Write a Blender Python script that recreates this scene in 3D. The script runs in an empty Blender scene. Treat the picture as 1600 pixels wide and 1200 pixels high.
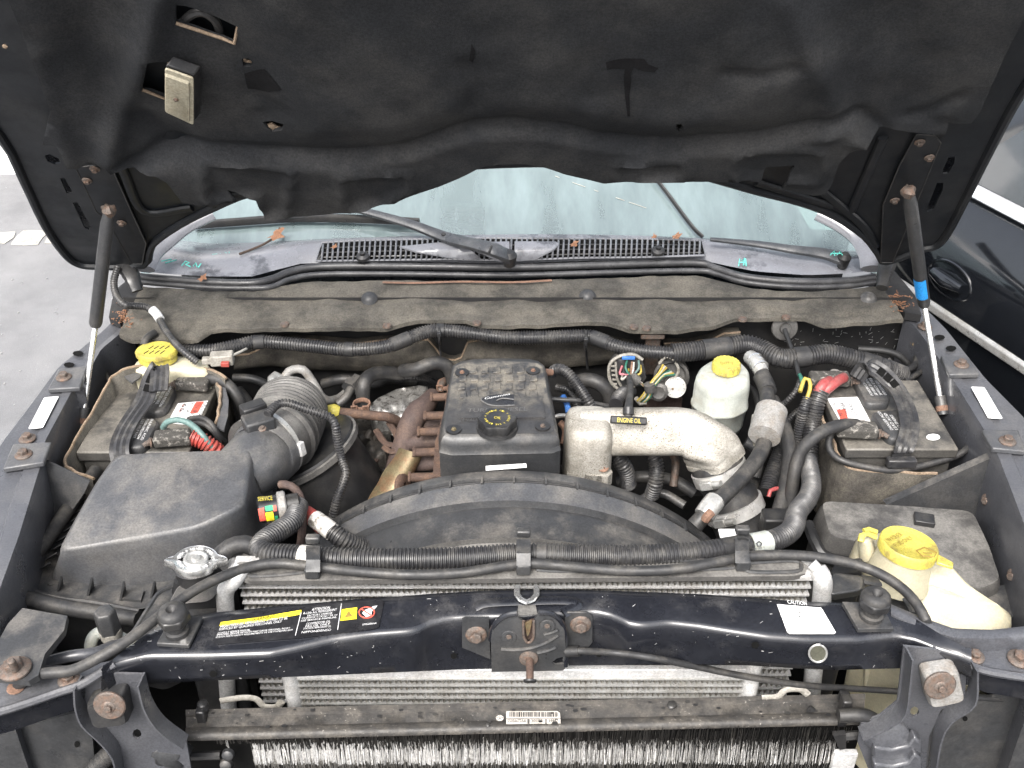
import bpy, bmesh, math, random
from mathutils import Vector as V, Matrix, noise
from mathutils.geometry import delaunay_2d_cdt
random.seed(7)
sc = bpy.context.scene
C = sc.collection
R = math.radians

# ---------------------------------------------------------------- camera
FPX, PITCH, CAMZ = 1600.0, R(34.0), 2.34
cam = bpy.data.cameras.new('camera'); camo = bpy.data.objects.new('camera', cam); C.objects.link(camo)
cam.sensor_width = 36.0; cam.lens = 36.0 * FPX / 1600.0; cam.clip_start = 0.02; cam.clip_end = 500
camo.location = (0, 0, CAMZ); camo.rotation_euler = (R(90) - PITCH, 0, 0)
sc.camera = camo
# ---------------------------------------------------------------- sky, sun, exposure
SUN_EL, SUN_AZ = R(52), R(200)
world = bpy.data.worlds.new('World'); sc.world = world; world.use_nodes = True
nt = world.node_tree; bg = nt.nodes['Background']
sky = nt.nodes.new('ShaderNodeTexSky'); sky.sky_type = 'NISHITA'; sky.sun_disc = False
sky.sun_elevation = SUN_EL; sky.sun_rotation = SUN_AZ; sky.air_density = 1.2; sky.dust_density = 6.0; sky.ozone_density = 1.0
hsv = nt.nodes.new('ShaderNodeHueSaturation'); hsv.inputs['Saturation'].default_value = 0.42
nt.links.new(sky.outputs[0], hsv.inputs['Color']); nt.links.new(hsv.outputs[0], bg.inputs['Color'])
bg.inputs['Strength'].default_value = 0.135
sun = bpy.data.lights.new('sun', 'SUN'); sun.energy = 1.35; sun.angle = R(28); sun.color = (1, .98, .955)
suno = bpy.data.objects.new('sun', sun); C.objects.link(suno)
suno.rotation_euler = (R(90) - SUN_EL, 0, R(180) - SUN_AZ)
sc.view_settings.view_transform = 'Standard'; sc.view_settings.look = 'None'
sc.view_settings.exposure = 1.5; sc.view_settings.gamma = 1.0; sc.view_settings.use_curve_mapping = False

# ---------------------------------------------------------------- points of the place from sight lines
cp, sp = math.cos(PITCH), math.sin(PITCH)
CAM = V((0, 0, CAMZ))
def ray(u, v):
    a = (u - 800) / FPX; b = (600 - v) / FPX
    return V((a, cp + b * sp, -sp + b * cp))
def Z(u, v, z): d = ray(u, v); return CAM + d * ((z - CAMZ) / d.z)
def Y(u, v, y): d = ray(u, v); return CAM + d * (y / d.y)
def PL(u, v, p, n): d = ray(u, v); return CAM + d * ((V(p) - CAM).dot(V(n)) / d.dot(V(n)))
def ZP(*pts): return [Z(*p) for p in pts]

# ---------------------------------------------------------------- mesh builder
class MB:
    def __init__(s): s.v = []; s.f = []
    def add(s, vs, fs):
        k = len(s.v); s.v += [V(p) for p in vs]; s.f += [tuple(i + k for i in f) for f in fs]; return s
    def box(s, c, d, rot=None):
        c = V(c); M = rot if rot else Matrix.Identity(3)
        vs = [c + M @ V((sx * d[0] / 2, sy * d[1] / 2, sz * d[2] / 2)) for sz in (-1, 1) for sy in (-1, 1) for sx in (-1, 1)]
        return s.add(vs, [(0, 2, 3, 1), (4, 5, 7, 6), (0, 1, 5, 4), (2, 6, 7, 3), (0, 4, 6, 2), (1, 3, 7, 5)])
    def prism(s, poly, off):
        n = len(poly); off = V(off); p = [V(q) for q in poly]
        return s.add(p + [q + off for q in p], [tuple(range(n)), tuple(range(2 * n - 1, n - 1, -1))] + [(i, i + n, (i + 1) % n + n, (i + 1) % n) for i in range(n)])
    def loft(s, rings, closed=True, cap0=True, cap1=True):
        n = len(rings[0]); k = len(rings); vs = [p for r in rings for p in r]; fs = []
        for j in range(k - 1):
            for i in range(n if closed else n - 1):
                a = j * n + i; b = j * n + (i + 1) % n
                fs.append((a, b, b + n, a + n))
        if closed and cap0: fs.append(tuple(range(n - 1, -1, -1)))
        if closed and cap1: fs.append(tuple(range((k - 1) * n, k * n)))
        return s.add(vs, fs)
    def tube(s, path, r, segs=10, cap=True, ry=None, up=None, ex=2.0):
        P = [V(p) for p in path]; n = len(P)
        T = [(P[min(i + 1, n - 1)] - P[max(i - 1, 0)]).normalized() for i in range(n)]
        u = V(up) if up else (V((0, 0, 1)) if abs(T[0].z) < .9 else V((0, 1, 0)))
        rings = []
        for i in range(n):
            if up: u = V(up)
            u = (u - T[i] * u.dot(T[i])).normalized(); w = T[i].cross(u)
            rr = r(i / (n - 1)) if callable(r) else (r[i] if isinstance(r, (list, tuple)) else r)
            r2 = rr if ry is None else (ry(i / (n - 1)) if callable(ry) else ry)
            ring = []
            for k in range(segs):
                t = 2 * math.pi * k / segs; c, q = math.cos(t), math.sin(t)
                c = math.copysign(abs(c) ** (2 / ex), c); q = math.copysign(abs(q) ** (2 / ex), q)
                ring.append(P[i] + w * (rr * c) + u * (r2 * q))
            rings.append(ring)
        return s.loft(rings, True, cap, cap)
    def lathe(s, base, axis, prof, segs=20, a0=0, a1=2 * math.pi, ref=None):
        base = V(base); ax = V(axis).normalized()
        e1 = V(ref) if ref else (V((1, 0, 0)) if abs(ax.x) < .9 else V((0, 1, 0)))
        e1 = (e1 - ax * e1.dot(ax)).normalized(); e2 = ax.cross(e1)
        full = abs(a1 - a0 - 2 * math.pi) < 1e-6
        m = segs if full else segs + 1
        rings = [[base + ax * h + (e1 * math.cos(a0 + (a1 - a0) * k / segs) + e2 * math.sin(a0 + (a1 - a0) * k / segs)) * r for k in range(m)] for (h, r) in prof]
        return s.loft(rings, full)
    def sheet(s, f, outline, holes=(), step=10, back=None):
        """triangulated plate with outline/holes in a 2D chart, f maps chart->space; back = offset vector for thickness"""
        pts = [V(p) for p in outline]; m = len(pts)
        def dens(poly):
            out = []
            for i in range(len(poly)):
                a, b = V(poly[i]), V(poly[(i + 1) % len(poly)]); k = max(1, int((b - a).length / step))
                out += [a + (b - a) * (j / k) for j in range(k)]
            return out
        bnd = dens(outline); hs = [dens(h) for h in holes]
        vv = list(bnd); ee = [(i, (i + 1) % len(bnd)) for i in range(len(bnd))]
        for h in hs:
            k = len(vv); vv += h; ee += [(k + i, k + (i + 1) % len(h)) for i in range(len(h))]
        x0 = min(p.x for p in bnd); x1 = max(p.x for p in bnd); y0 = min(p.y for p in bnd); y1 = max(p.y for p in bnd)
        j = 0; y = y0 + step / 2
        while y < y1:
            x = x0 + step / 2 + (step / 2 if j % 2 else 0)
            while x < x1:
                q = V((x, y))
                if inpoly(q, bnd) and not any(inpoly(q, h) for h in hs) and min((q - b).length for b in bnd) > step * .45 and all(min((q - b).length for b in h) > step * .4 for h in hs): vv.append(q)
                x += step
            y += step; j += 1
        o = delaunay_2d_cdt(vv, ee, [], 0, 1e-7)
        ov, of = o[0], o[2]
        tris = []
        for t in of:
            c = sum((ov[i] for i in t), V((0, 0))) / len(t)
            if inpoly(c, bnd) and not any(inpoly(c, h) for h in hs): tris.append(tuple(t))
        P = [f(p.x, p.y) for p in ov]
        if back is None: return s.add(P, tris)
        n = len(P); B = [p + V(back) for p in P]
        ec = {}
        for t in tris:
            for i in range(len(t)):
                e = (t[i], t[(i + 1) % len(t)]); ec[e] = 1
        fs = tris + [tuple(i + n for i in reversed(t)) for t in tris] + [(b, a, a + n, b + n) for (a, b) in ec if (b, a) not in ec]
        return s.add(P + B, fs)
def inpoly(q, poly):
    r = False; n = len(poly)
    for i in range(n):
        a, b = poly[i], poly[i - 1]
        if (a[1] > q[1]) != (b[1] > q[1]) and q[0] < (b[0] - a[0]) * (q[1] - a[1]) / (b[1] - a[1]) + a[0]: r = not r
    return r
def spline(pts, n=8):
    P = [V(p) for p in pts]; out = []
    for i in range(len(P) - 1):
        p0 = P[i - 1] if i else P[0] * 2 - P[1]; p1 = P[i]; p2 = P[i + 1]; p3 = P[i + 2] if i + 2 < len(P) else P[-1] * 2 - P[-2]
        for k in range(n):
            t = k / n
            out.append(.5 * ((2 * p1) + (p2 - p0) * t + (2 * p0 - 5 * p1 + 4 * p2 - p3) * t * t + (3 * p1 - p0 - 3 * p2 + p3) * t ** 3))
    return out + [P[-1]]
def resample(path, d):
    P = [V(p) for p in path]; L = [0]
    for i in range(1, len(P)): L.append(L[-1] + (P[i] - P[i - 1]).length)
    n = max(2, int(L[-1] / d)); out = []; j = 0
    for k in range(n + 1):
        s = L[-1] * k / n
        while j < len(P) - 2 and L[j + 1] < s: j += 1
        q = (s - L[j]) / max(1e-9, L[j + 1] - L[j]); out.append(P[j].lerp(P[j + 1], q))
    return out
def corr(mb, path, r, pitch=.006, depth=.12, segs=12):
    """corrugated conduit: square-ish ridges along the path"""
    P = resample(path, pitch / 4); rr = [r * (1 - (depth if (i % 4) in (2, 3) else 0)) for i in range(len(P))]
    return mb.tube(P, rr, segs)
def rrect(w, h, r, n=5):
    out = []
    for cx, cy, a in ((w / 2 - r, h / 2 - r, 0), (-w / 2 + r, h / 2 - r, 90), (-w / 2 + r, -h / 2 + r, 180), (w / 2 - r, -h / 2 + r, 270)):
        for k in range(n + 1):
            t = R(a + 90 * k / n); out.append((cx + r * math.cos(t), cy + r * math.sin(t)))
    return out
def rpoly(poly, r, n=4):
    """round the corners of a 2D/3D polygon"""
    P = [V(p) for p in poly]; out = []
    for i in range(len(P)):
        a, b, c = P[i - 1], P[i], P[(i + 1) % len(P)]
        d1 = min(r, (a - b).length * .45); d2 = min(r, (c - b).length * .45)
        p1 = b + (a - b).normalized() * d1; p2 = b + (c - b).normalized() * d2
        for k in range(n + 1):
            t = k / n; out.append(p1 * (1 - t) ** 2 + b * (2 * t * (1 - t)) + p2 * t * t)
    return out

# ---------------------------------------------------------------- objects
WL = {}
def empty(name, loc, label, cat, group=None):
    o = bpy.data.objects.new(name, None); C.objects.link(o); o.location = loc; o.empty_display_size = .05
    WL[o.name] = V(loc); o['label'] = label; o['category'] = cat
    if group: o['group'] = group
    return o
def build(mb, name, m, parent=None, bevel=0, angle=40, label=None, cat=None, group=None, kind=None, seg=2, weld=False):
    me = bpy.data.meshes.new(name)
    if parent is None:
        lo = V((sum(p.x for p in mb.v) / len(mb.v), sum(p.y for p in mb.v) / len(mb.v), min(p.z for p in mb.v)))
    else: lo = V((0, 0, 0))
    me.from_pydata([p - lo for p in mb.v], [], mb.f); me.validate()
    if weld or True:
        bm = bmesh.new(); bm.from_mesh(me)
        if weld: bmesh.ops.remove_doubles(bm, verts=bm.verts, dist=1e-5)
        bmesh.ops.recalc_face_normals(bm, faces=bm.faces); bm.to_mesh(me); bm.free()
    me.polygons.foreach_set('use_smooth', [True] * len(me.polygons)); me.set_sharp_from_angle(angle=R(angle))
    me.materials.append(m)
    o = bpy.data.objects.new(name, me); C.objects.link(o)
    if parent is None: o.location = lo; WL[o.name] = lo
    else: o.parent = parent; o.location = -WL[parent.name]; WL[o.name] = V((0, 0, 0))
    if bevel:
        b = o.modifiers.new('Bevel', 'BEVEL'); b.width = bevel; b.segments = seg; b.limit_method = 'ANGLE'; b.angle_limit = R(35); b.harden_normals = False
    if label: o['label'] = label
    if cat: o['category'] = cat
    if group: o['group'] = group
    if kind: o['kind'] = kind
    return o
def frame(n, ref=(0, 1, 0)):
    z = V(n).normalized(); x = V(ref); x = (x - z * x.dot(z))
    if x.length < 1e-3: x = V((1, 0, 0)) - z * z.x
    x.normalize(); return Matrix((x, z.cross(x), z)).transposed()
_shared = {}
def inst(key, make, name, m, parent, pos, n=(0, 0, 1), s=1.0, ref=(0, 1, 0), angle=35):
    """one piece of shared mesh data placed under its thing"""
    if key not in _shared:
        mb = make(); me = bpy.data.meshes.new(key); me.from_pydata([tuple(p) for p in mb.v], [], mb.f); me.validate()
        me.polygons.foreach_set('use_smooth', [True] * len(me.polygons)); me.set_sharp_from_angle(angle=R(angle)); _shared[key] = me
    me = _shared[key]
    k2 = key + m.name
    if k2 not in _shared:
        me2 = me.copy(); me2.materials.clear(); me2.materials.append(m); _shared[k2] = me2
    o = bpy.data.objects.new(name, _shared[k2]); C.objects.link(o); o.parent = parent
    o.location = V(pos) - WL[parent.name]; o.rotation_euler = frame(n, ref).to_euler(); o.scale = (s, s, s); WL[o.name] = V(pos)
    return o
def _bolt():
    mb = MB(); mb.lathe((0, 0, 0), (0, 0, 1), [(0, 1.0), (.12, 1.0), (.2, .92), (.3, .62)], 20)
    hexr = [[V((.58 * math.cos(R(60 * k)), .58 * math.sin(R(60 * k)), h)) * 1 for k in range(6)] for h in (.2, .68)]
    top = [V((.5 * math.cos(R(60 * k)), .5 * math.sin(R(60 * k)), .76)) for k in range(6)]
    mb.loft(hexr + [top]); return mb
def bolt(parent, pos, n=(0, 0, 1), s=.014, m=None, name='bolt'):
    return inst('bolt', _bolt, name, m or M['rust_bolt'], parent, pos, n, s, ref=(random.random(), 1, .3))

TEXTS = []
def texts(parent, m, items, name='lettering', lift=.0006):
    TEXTS.append((parent, m, items, name, lift))
def box4(f, bl, br, tl):
    o = f(*bl); return (o, f(*br) - o, f(*tl) - o)
def flush_texts():
    obs = []
    for (parent, m, items, name, lift) in TEXTS:
        for (s, O, X, Yv) in items:
            cu = bpy.data.curves.new('t', 'FONT'); cu.body = s; cu.resolution_u = 2; cu.fill_mode = 'FRONT'
            ob = bpy.data.objects.new('t', cu); C.objects.link(ob); obs.append(ob)
    bpy.context.view_layer.update(); dg = bpy.context.evaluated_depsgraph_get(); k = 0
    for (parent, m, items, name, lift) in TEXTS:
        mb = MB()
        for (s, O, X, Yv) in items:
            me = bpy.data.meshes.new_from_object(obs[k].evaluated_get(dg)); k += 1
            if not me.vertices: continue
            xs = [v.co.x for v in me.vertices]; ys = [v.co.y for v in me.vertices]
            x0, x1, y0, y1 = min(xs), max(xs), min(ys), max(ys); n = X.cross(Yv).normalized()
            mb.add([O + X * ((v.co.x - x0) / max(1e-6, x1 - x0)) + Yv * ((v.co.y - y0) / max(1e-6, y1 - y0)) + n * lift for v in me.vertices], [tuple(p.vertices) for p in me.polygons])
            bpy.data.meshes.remove(me)
        if mb.v: build(mb, name, m, parent, kind='stuff')
    for ob in obs:
        cu = ob.data; bpy.data.objects.remove(ob); bpy.data.curves.remove(cu)

# ---------------------------------------------------------------- materials
M = {}
def mat(name, col, rough=.55, metal=0., dust=None, amt=.5, scale=14., lo=.42, hi=.68, up=.0, bump=0., bscale=300., spec=.5, coat=0., speck=None, speck_scale=500., speck_lo=.72, var=.12, rvar=.15, sss=0., grit=.42):
    m = bpy.data.materials.new(name); m.use_nodes = True; t = m.node_tree; b = t.nodes['Principled BSDF']; L = t.links.new
    geo = t.nodes.new('ShaderNodeNewGeometry')
    def ns(sc_, det=6, rg=.6):
        n = t.nodes.new('ShaderNodeTexNoise'); n.inputs['Scale'].default_value = sc_; n.inputs['Detail'].default_value = det; n.inputs['Roughness'].default_value = rg
        L(geo.outputs['Position'], n.inputs['Vector']); return n
    def ramp(src, a, c):
        r = t.nodes.new('ShaderNodeMapRange'); r.inputs['From Min'].default_value = a; r.inputs['From Max'].default_value = c
        r.interpolation_type = 'SMOOTHSTEP'; L(src, r.inputs['Value']); return r
    def mixc(fac, A, Bc):
        x = t.nodes.new('ShaderNodeMix'); x.data_type = 'RGBA'
        if hasattr(fac, 'links'): L(fac, x.inputs[0])
        else: x.inputs[0].default_value = fac
        for sck, val in ((x.inputs[6], A), (x.inputs[7], Bc)):
            if hasattr(val, 'links'): L(val, sck)
            else: sck.default_value = (*val, 1)
        return x.outputs[2]
    nv = ns(scale * 2.3, 8)
    rv = ramp(nv.outputs['Fac'], .25, .75)
    c = mixc(rv.outputs[0], tuple(x * (1 - var) for x in col), tuple(min(1, x * (1 + var)) for x in col))
    ng = ns(260., 4, .7); rg_ = ramp(ng.outputs['Fac'], .3, .7); gm = t.nodes.new('ShaderNodeMix'); gm.data_type = 'RGBA'; gm.blend_type = 'MULTIPLY'; gm.inputs[0].default_value = grit
    gr = t.nodes.new('ShaderNodeMapRange'); gr.inputs[3].default_value = .45; gr.inputs[4].default_value = 1.55; L(rg_.outputs[0], gr.inputs[0])
    if dust:
        nd = ns(scale, 9, .68); rd = ramp(nd.outputs['Fac'], lo, hi)
        fac = t.nodes.new('ShaderNodeMath'); fac.operation = 'MULTIPLY'; L(rd.outputs[0], fac.inputs[0]); fac.inputs[1].default_value = amt
        fo = fac.outputs[0]
        if up:
            sx = t.nodes.new('ShaderNodeSeparateXYZ'); L(geo.outputs['Normal'], sx.inputs[0])
            ru = ramp(sx.outputs['Z'], .1, .9); f2 = t.nodes.new('ShaderNodeMath'); f2.operation = 'MULTIPLY_ADD'; L(ru.outputs[0], f2.inputs[0]); f2.inputs[1].default_value = up; f2.inputs[2].default_value = 1 - up
            f3 = t.nodes.new('ShaderNodeMath'); f3.operation = 'MULTIPLY'; L(fo, f3.inputs[0]); L(f2.outputs[0], f3.inputs[1]); fo = f3.outputs[0]
        c = mixc(fo, c, dust)
    if speck:
        n2 = ns(speck_scale, 3, .5); r2 = ramp(n2.outputs['Fac'], speck_lo, speck_lo + .05); n4 = ns(9., 4, .6); r4 = ramp(n4.outputs['Fac'], .36, .62)
        mm = t.nodes.new('ShaderNodeMath'); mm.operation = 'MULTIPLY'; L(r2.outputs[0], mm.inputs[0]); L(r4.outputs[0], mm.inputs[1])
        c = mixc(mm.outputs[0], c, speck)
    L(c, gm.inputs[6]); L(gr.outputs[0], gm.inputs[7]); c = gm.outputs[2]
    L(c, b.inputs['Base Color'])
    nr = ns(scale * 1.7, 5); rr = t.nodes.new('ShaderNodeMapRange'); L(nr.outputs['Fac'], rr.inputs['Value'])
    rr.inputs['From Min'].default_value = .3; rr.inputs['From Max'].default_value = .7
    rr.inputs['To Min'].default_value = max(.03, rough - rvar); rr.inputs['To Max'].default_value = min(1, rough + rvar); L(rr.outputs[0], b.inputs['Roughness'])
    b.inputs['Metallic'].default_value = metal; b.inputs['Specular IOR Level'].default_value = spec
    b.inputs['Coat Weight'].default_value = coat; b.inputs['Coat Roughness'].default_value = .12
    if sss:
        b.inputs['Subsurface Weight'].default_value = sss; b.inputs['Subsurface Radius'].default_value = (.02, .016, .01); b.inputs['Subsurface Scale'].default_value = .6
    if bump:
        nb = ns(bscale, 6, .7); bp = t.nodes.new('ShaderNodeBump'); bp.inputs['Strength'].default_value = bump; bp.inputs['Distance'].default_value = .003
        L(nb.outputs['Fac'], bp.inputs['Height']); L(bp.outputs[0], b.inputs['Normal'])
    M[name] = m; return m
DUST = (.165, .152, .135); TAN = (.24, .2, .145)
mat('paint', (.012, .013, .017), .27, dust=(.11, .107, .105), amt=.55, scale=9, lo=.5, hi=.75, up=.6, coat=.6, speck=(.5, .5, .5), speck_scale=330, speck_lo=.745, bump=.03, bscale=40)
mat('paint_rail', (.062, .064, .072), .36, dust=(.12, .118, .118), amt=.5, scale=6, up=.7, coat=.3, speck=(.4, .4, .4), speck_scale=400, speck_lo=.75)  # navy base lifted to grey, sky reflection put into the colour
mat('hood_metal', (.008, .0095, .012), .45, dust=(.03, .03, .03), amt=.4, scale=8, speck=(.08, .06, .04), speck_scale=250, speck_lo=.76, spec=.3)
mat('pad', (.021, .0222, .0245), .95, dust=(.043, .0425, .0425), amt=.9, scale=5, lo=.38, hi=.68, bump=.5, bscale=500, spec=.12, speck=(.10, .09, .075), speck_scale=320, speck_lo=.765)
mat('plastic', (.032, .033, .035), .42, dust=DUST, amt=.6, scale=12, up=.75, bump=.08, bscale=700, speck=(.2, .18, .15), speck_scale=600, speck_lo=.76)
mat('plastic_grey', (.06, .062, .067), .42, dust=(.17, .16, .145), amt=.62, scale=8, lo=.42, hi=.66, up=.5, bump=.1, bscale=900, speck=(.012, .012, .012), speck_scale=260, speck_lo=.75)
mat('plastic_dusty', (.055, .053, .051), .55, dust=(.19, .182, .168), amt=.8, scale=13, lo=.36, hi=.62, up=.8, bump=.15, bscale=500, speck=(.3, .27, .22), speck_scale=500, speck_lo=.74)
mat('plastic_black', (.015, .015, .016), .42, dust=(.09, .085, .075), amt=.35, scale=15, up=.5)
mat('rubber', (.022, .022, .023), .55, dust=(.12, .11, .095), amt=.5, scale=22, up=.6, bump=.06, bscale=500)
mat('conduit', (.025, .025, .027), .42, dust=(.14, .132, .118), amt=.5, scale=26, up=.5)
mat('felt', (.060, .057, .051), .95, dust=(.148, .135, .113), amt=.8, scale=9, lo=.36, hi=.66, bump=.6, bscale=420, spec=.15, speck=(.03, .028, .025), speck_scale=240, speck_lo=.70, var=.3)
mat('felt_dark', (.042, .039, .035), .95, dust=(.12, .108, .088), amt=.75, scale=11, lo=.38, hi=.68, bump=.6, bscale=380, spec=.15, speck=(.25, .22, .17), speck_scale=300, speck_lo=.73, var=.3)
mat('felt_edge', (.27, .205, .15), .95, dust=(.12, .09, .06), amt=.7, scale=30, bump=.5, bscale=500, spec=.1)
mat('rust', (.085, .057, .046), .75, .15, dust=(.17, .105, .07), amt=.7, scale=30, bump=.5, bscale=350, spec=.25, speck=(.03, .02, .02), speck_scale=260, speck_lo=.66)
mat('rust_dark', (.070, .050, .045), .7, dust=(.13, .088, .066), amt=.6, scale=22, bump=.4, bscale=400, spec=.3, speck=(.03, .02, .02), speck_scale=300, speck_lo=.68)
mat('rust_bolt', (.115, .095, .082), .6, .35, dust=(.17, .10, .068), amt=.7, scale=90, speck=(.03, .025, .02), speck_scale=420, speck_lo=.64, bump=.3, bscale=500)
mat('rust_orange', (.19, .11, .075), .85, dust=(.10, .06, .045), amt=.6, scale=40, bump=.3, bscale=400)
mat('cast', (.37, .352, .315), .5, .25, dust=(.18, .162, .13), amt=.8, scale=10, bump=.25, bscale=420, speck=(.10, .08, .05), speck_scale=360, speck_lo=.585)
mat('alu', (.52, .52, .505), .38, .6, grit=.25, dust=(.36, .33, .28), amt=.45, scale=25, bump=.1, bscale=400)
mat('alu_white', (.52, .52, .515), .5, .35, dust=(.40, .37, .33), amt=.4, scale=20, bump=.1, bscale=300)
mat('fin', (.42, .41, .38), .45, .6, dust=(.2, .18, .15), amt=.6, scale=30)
mat('fin_dark', (.035, .033, .031), .5, .3, dust=(.16, .15, .13), amt=.5, scale=60, lo=.5, hi=.7)
mat('fin_white', (.80, .79, .77), .45, .2, dust=(.14, .135, .125), amt=.6, scale=90, lo=.56, hi=.66)  # pale copy of the fins, light caught by bent ones put into the colour
mat('channel', (.035, .033, .031), .55, dust=(.10, .09, .077), amt=.7, scale=26, lo=.4, hi=.64, bump=.3, bscale=200, speck=(.3, .28, .25), speck_scale=260, speck_lo=.68)
mat('brass', (.17, .14, .08), .55, .5, dust=(.20, .11, .06), amt=.8, scale=24, lo=.45, hi=.65, bump=.3, bscale=120)
mat('foil', (.40, .39, .37), .38, .7, dust=(.09, .08, .07), amt=.8, scale=60, lo=.5, hi=.62, bump=.5, bscale=120)
mat('blanket', (.035, .033, .03), .5, .2, dust=(.15, .13, .11), amt=.5, scale=35, bump=.9, bscale=90)
mat('chrome', (.80, .80, .79), .27, .9, dust=(.55, .53, .5), amt=.25, scale=40, grit=.12)
mat('steel_band', (.62, .61, .59), .33, .55, dust=(.42, .39, .34), amt=.4, scale=30, grit=.1)
mat('cream', (.47, .435, .315), .42, grit=.18, dust=(.42, .36, .24), amt=.5, scale=8, lo=.45, hi=.75, sss=.25, speck=(.2, .15, .08), speck_scale=230, speck_lo=.77)
mat('cream_white', (.40, .42, .385), .38, grit=.2, dust=(.22, .185, .125), amt=.75, scale=12, lo=.46, hi=.68, up=.6, sss=.2, speck=(.2, .15, .08), speck_scale=260, speck_lo=.75)
mat('yellow', (.46, .395, .075), .38, dust=(.20, .155, .06), amt=.8, scale=22, lo=.5, hi=.66)
mat('label_white', (.74, .74, .73), .5, var=.03, grit=.15)
mat('label_dirty', (.55, .53, .49), .6, dust=(.12, .105, .085), amt=.9, scale=45, lo=.5, hi=.62)
mat('label_dirty2', (.50, .47, .43), .6, dust=(.3, .27, .23), amt=.6, scale=45, grit=.15)
mat('bright_trim', (.85, .85, .86), .12, .6, grit=.1)
mat('label_black', (.012, .012, .014), .35, dust=(.07, .07, .07), amt=.3, scale=20)
mat('label_yellow', (.80, .66, .03), .5)
mat('print_white', (.62, .62, .62), .6, var=.05)
mat('print_black', (.02, .02, .02), .6)
mat('print_red', (.58, .09, .06), .6)
mat('print_yellow', (.52, .43, .06), .6)
mat('print_brown', (.22, .15, .03), .6)
mat('print_grey', (.07, .07, .072), .5)
mat('print_green', (.03, .30, .14), .6)
mat('chalk_teal', (.12, .52, .45), .8)
mat('red', (.34, .05, .04), .5, dust=(.13, .07, .055), amt=.7, scale=30)
mat('wire_red', (.30, .055, .055), .5, dust=(.15, .09, .08), amt=.6, scale=40)
mat('wire_yellow', (.38, .29, .06), .5); mat('wire_green', (.03, .14, .10), .5); mat('wire_teal', (.10, .165, .155), .55)
mat('wire_white', (.45, .43, .38), .6); mat('wire_pink', (.42, .14, .16), .5); mat('wire_black', (.02, .02, .02), .5)
mat('grey_clip', (.28, .265, .235), .6, dust=(.12, .11, .09), amt=.6, scale=50)
mat('grey_block', (.24, .235, .225), .6, dust=(.16, .13, .10), amt=.6, scale=40, speck=(.08, .06, .04), speck_scale=400, speck_lo=.7)
mat('blue_tape', (.02, .28, .72), .5); mat('blue', (.05, .16, .45), .5)
mat('lamp', (.36, .33, .25), .4, dust=(.34, .29, .2), amt=.5, scale=40)
mat('asphalt', (.130, .132, .138), .55, dust=(.172, .173, .178), amt=.8, scale=2.2, lo=.35, hi=.7, bump=.5, bscale=160, speck=(.32, .315, .31), speck_scale=150, speck_lo=.67, rvar=.2)
mat('line_paint', (.40, .39, .35), .8, dust=(.19, .19, .185), amt=.8, scale=16, lo=.45, hi=.6)
mat('stain0', (.09, .09, .092), .9); mat('wall_white', (.80, .80, .80), .8); mat('concrete', (.28, .28, .28), .85, dust=(.3, .3, .29), amt=.5, scale=6)
mat('cowl', (.17, .174, .19), .24, grit=.15, dust=(.06, .062, .07), amt=.85, scale=5.5, lo=.52, hi=.60, bump=.05, bscale=60, coat=.25)  # grey base paints the sky sheen of black plastic, darker wet patches
mat('wiper', (.042, .045, .05), .4, dust=(.14, .14, .14), amt=.3, scale=20)
mat('seal', (.030, .030, .032), .38, dust=(.12, .12, .12), amt=.45, scale=20, up=.5)
mat('leaf', (.20, .095, .05), .8, dust=(.30, .17, .10), amt=.6, scale=60)
mat('twig', (.06, .04, .03), .9)
mat('car_black', (.006, .007, .009), .08, coat=1.0, speck=(.35, .35, .36), speck_scale=300, speck_lo=.755, rvar=.04)
mat('car_glass', (.03, .035, .04), .05, spec=1.0, coat=1.0, rvar=.02, speck=(.3, .3, .3), speck_scale=240, speck_lo=.76)
mat('hole_shade', (.075, .075, .055), .6)  # cream seen through the hole, interior shade put into its colour
mat('dash', (.03, .036, .036), .8)
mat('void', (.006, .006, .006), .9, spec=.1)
mat('bay', (.011, .011, .012), .7, dust=(.05, .046, .04), amt=.5, scale=10, up=.4, speck=(.2, .2, .2), speck_scale=180, speck_lo=.765)
mat('battery', (.038, .037, .036), .5, dust=(.165, .152, .13), amt=.85, scale=14, lo=.34, hi=.62, up=.8, speck=(.02, .02, .02), speck_scale=200, speck_lo=.7)
mat('corrosion', (.05, .047, .042), .85, dust=(.32, .30, .27), amt=.6, scale=90, lo=.52, hi=.62, bump=.6, bscale=300)
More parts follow.
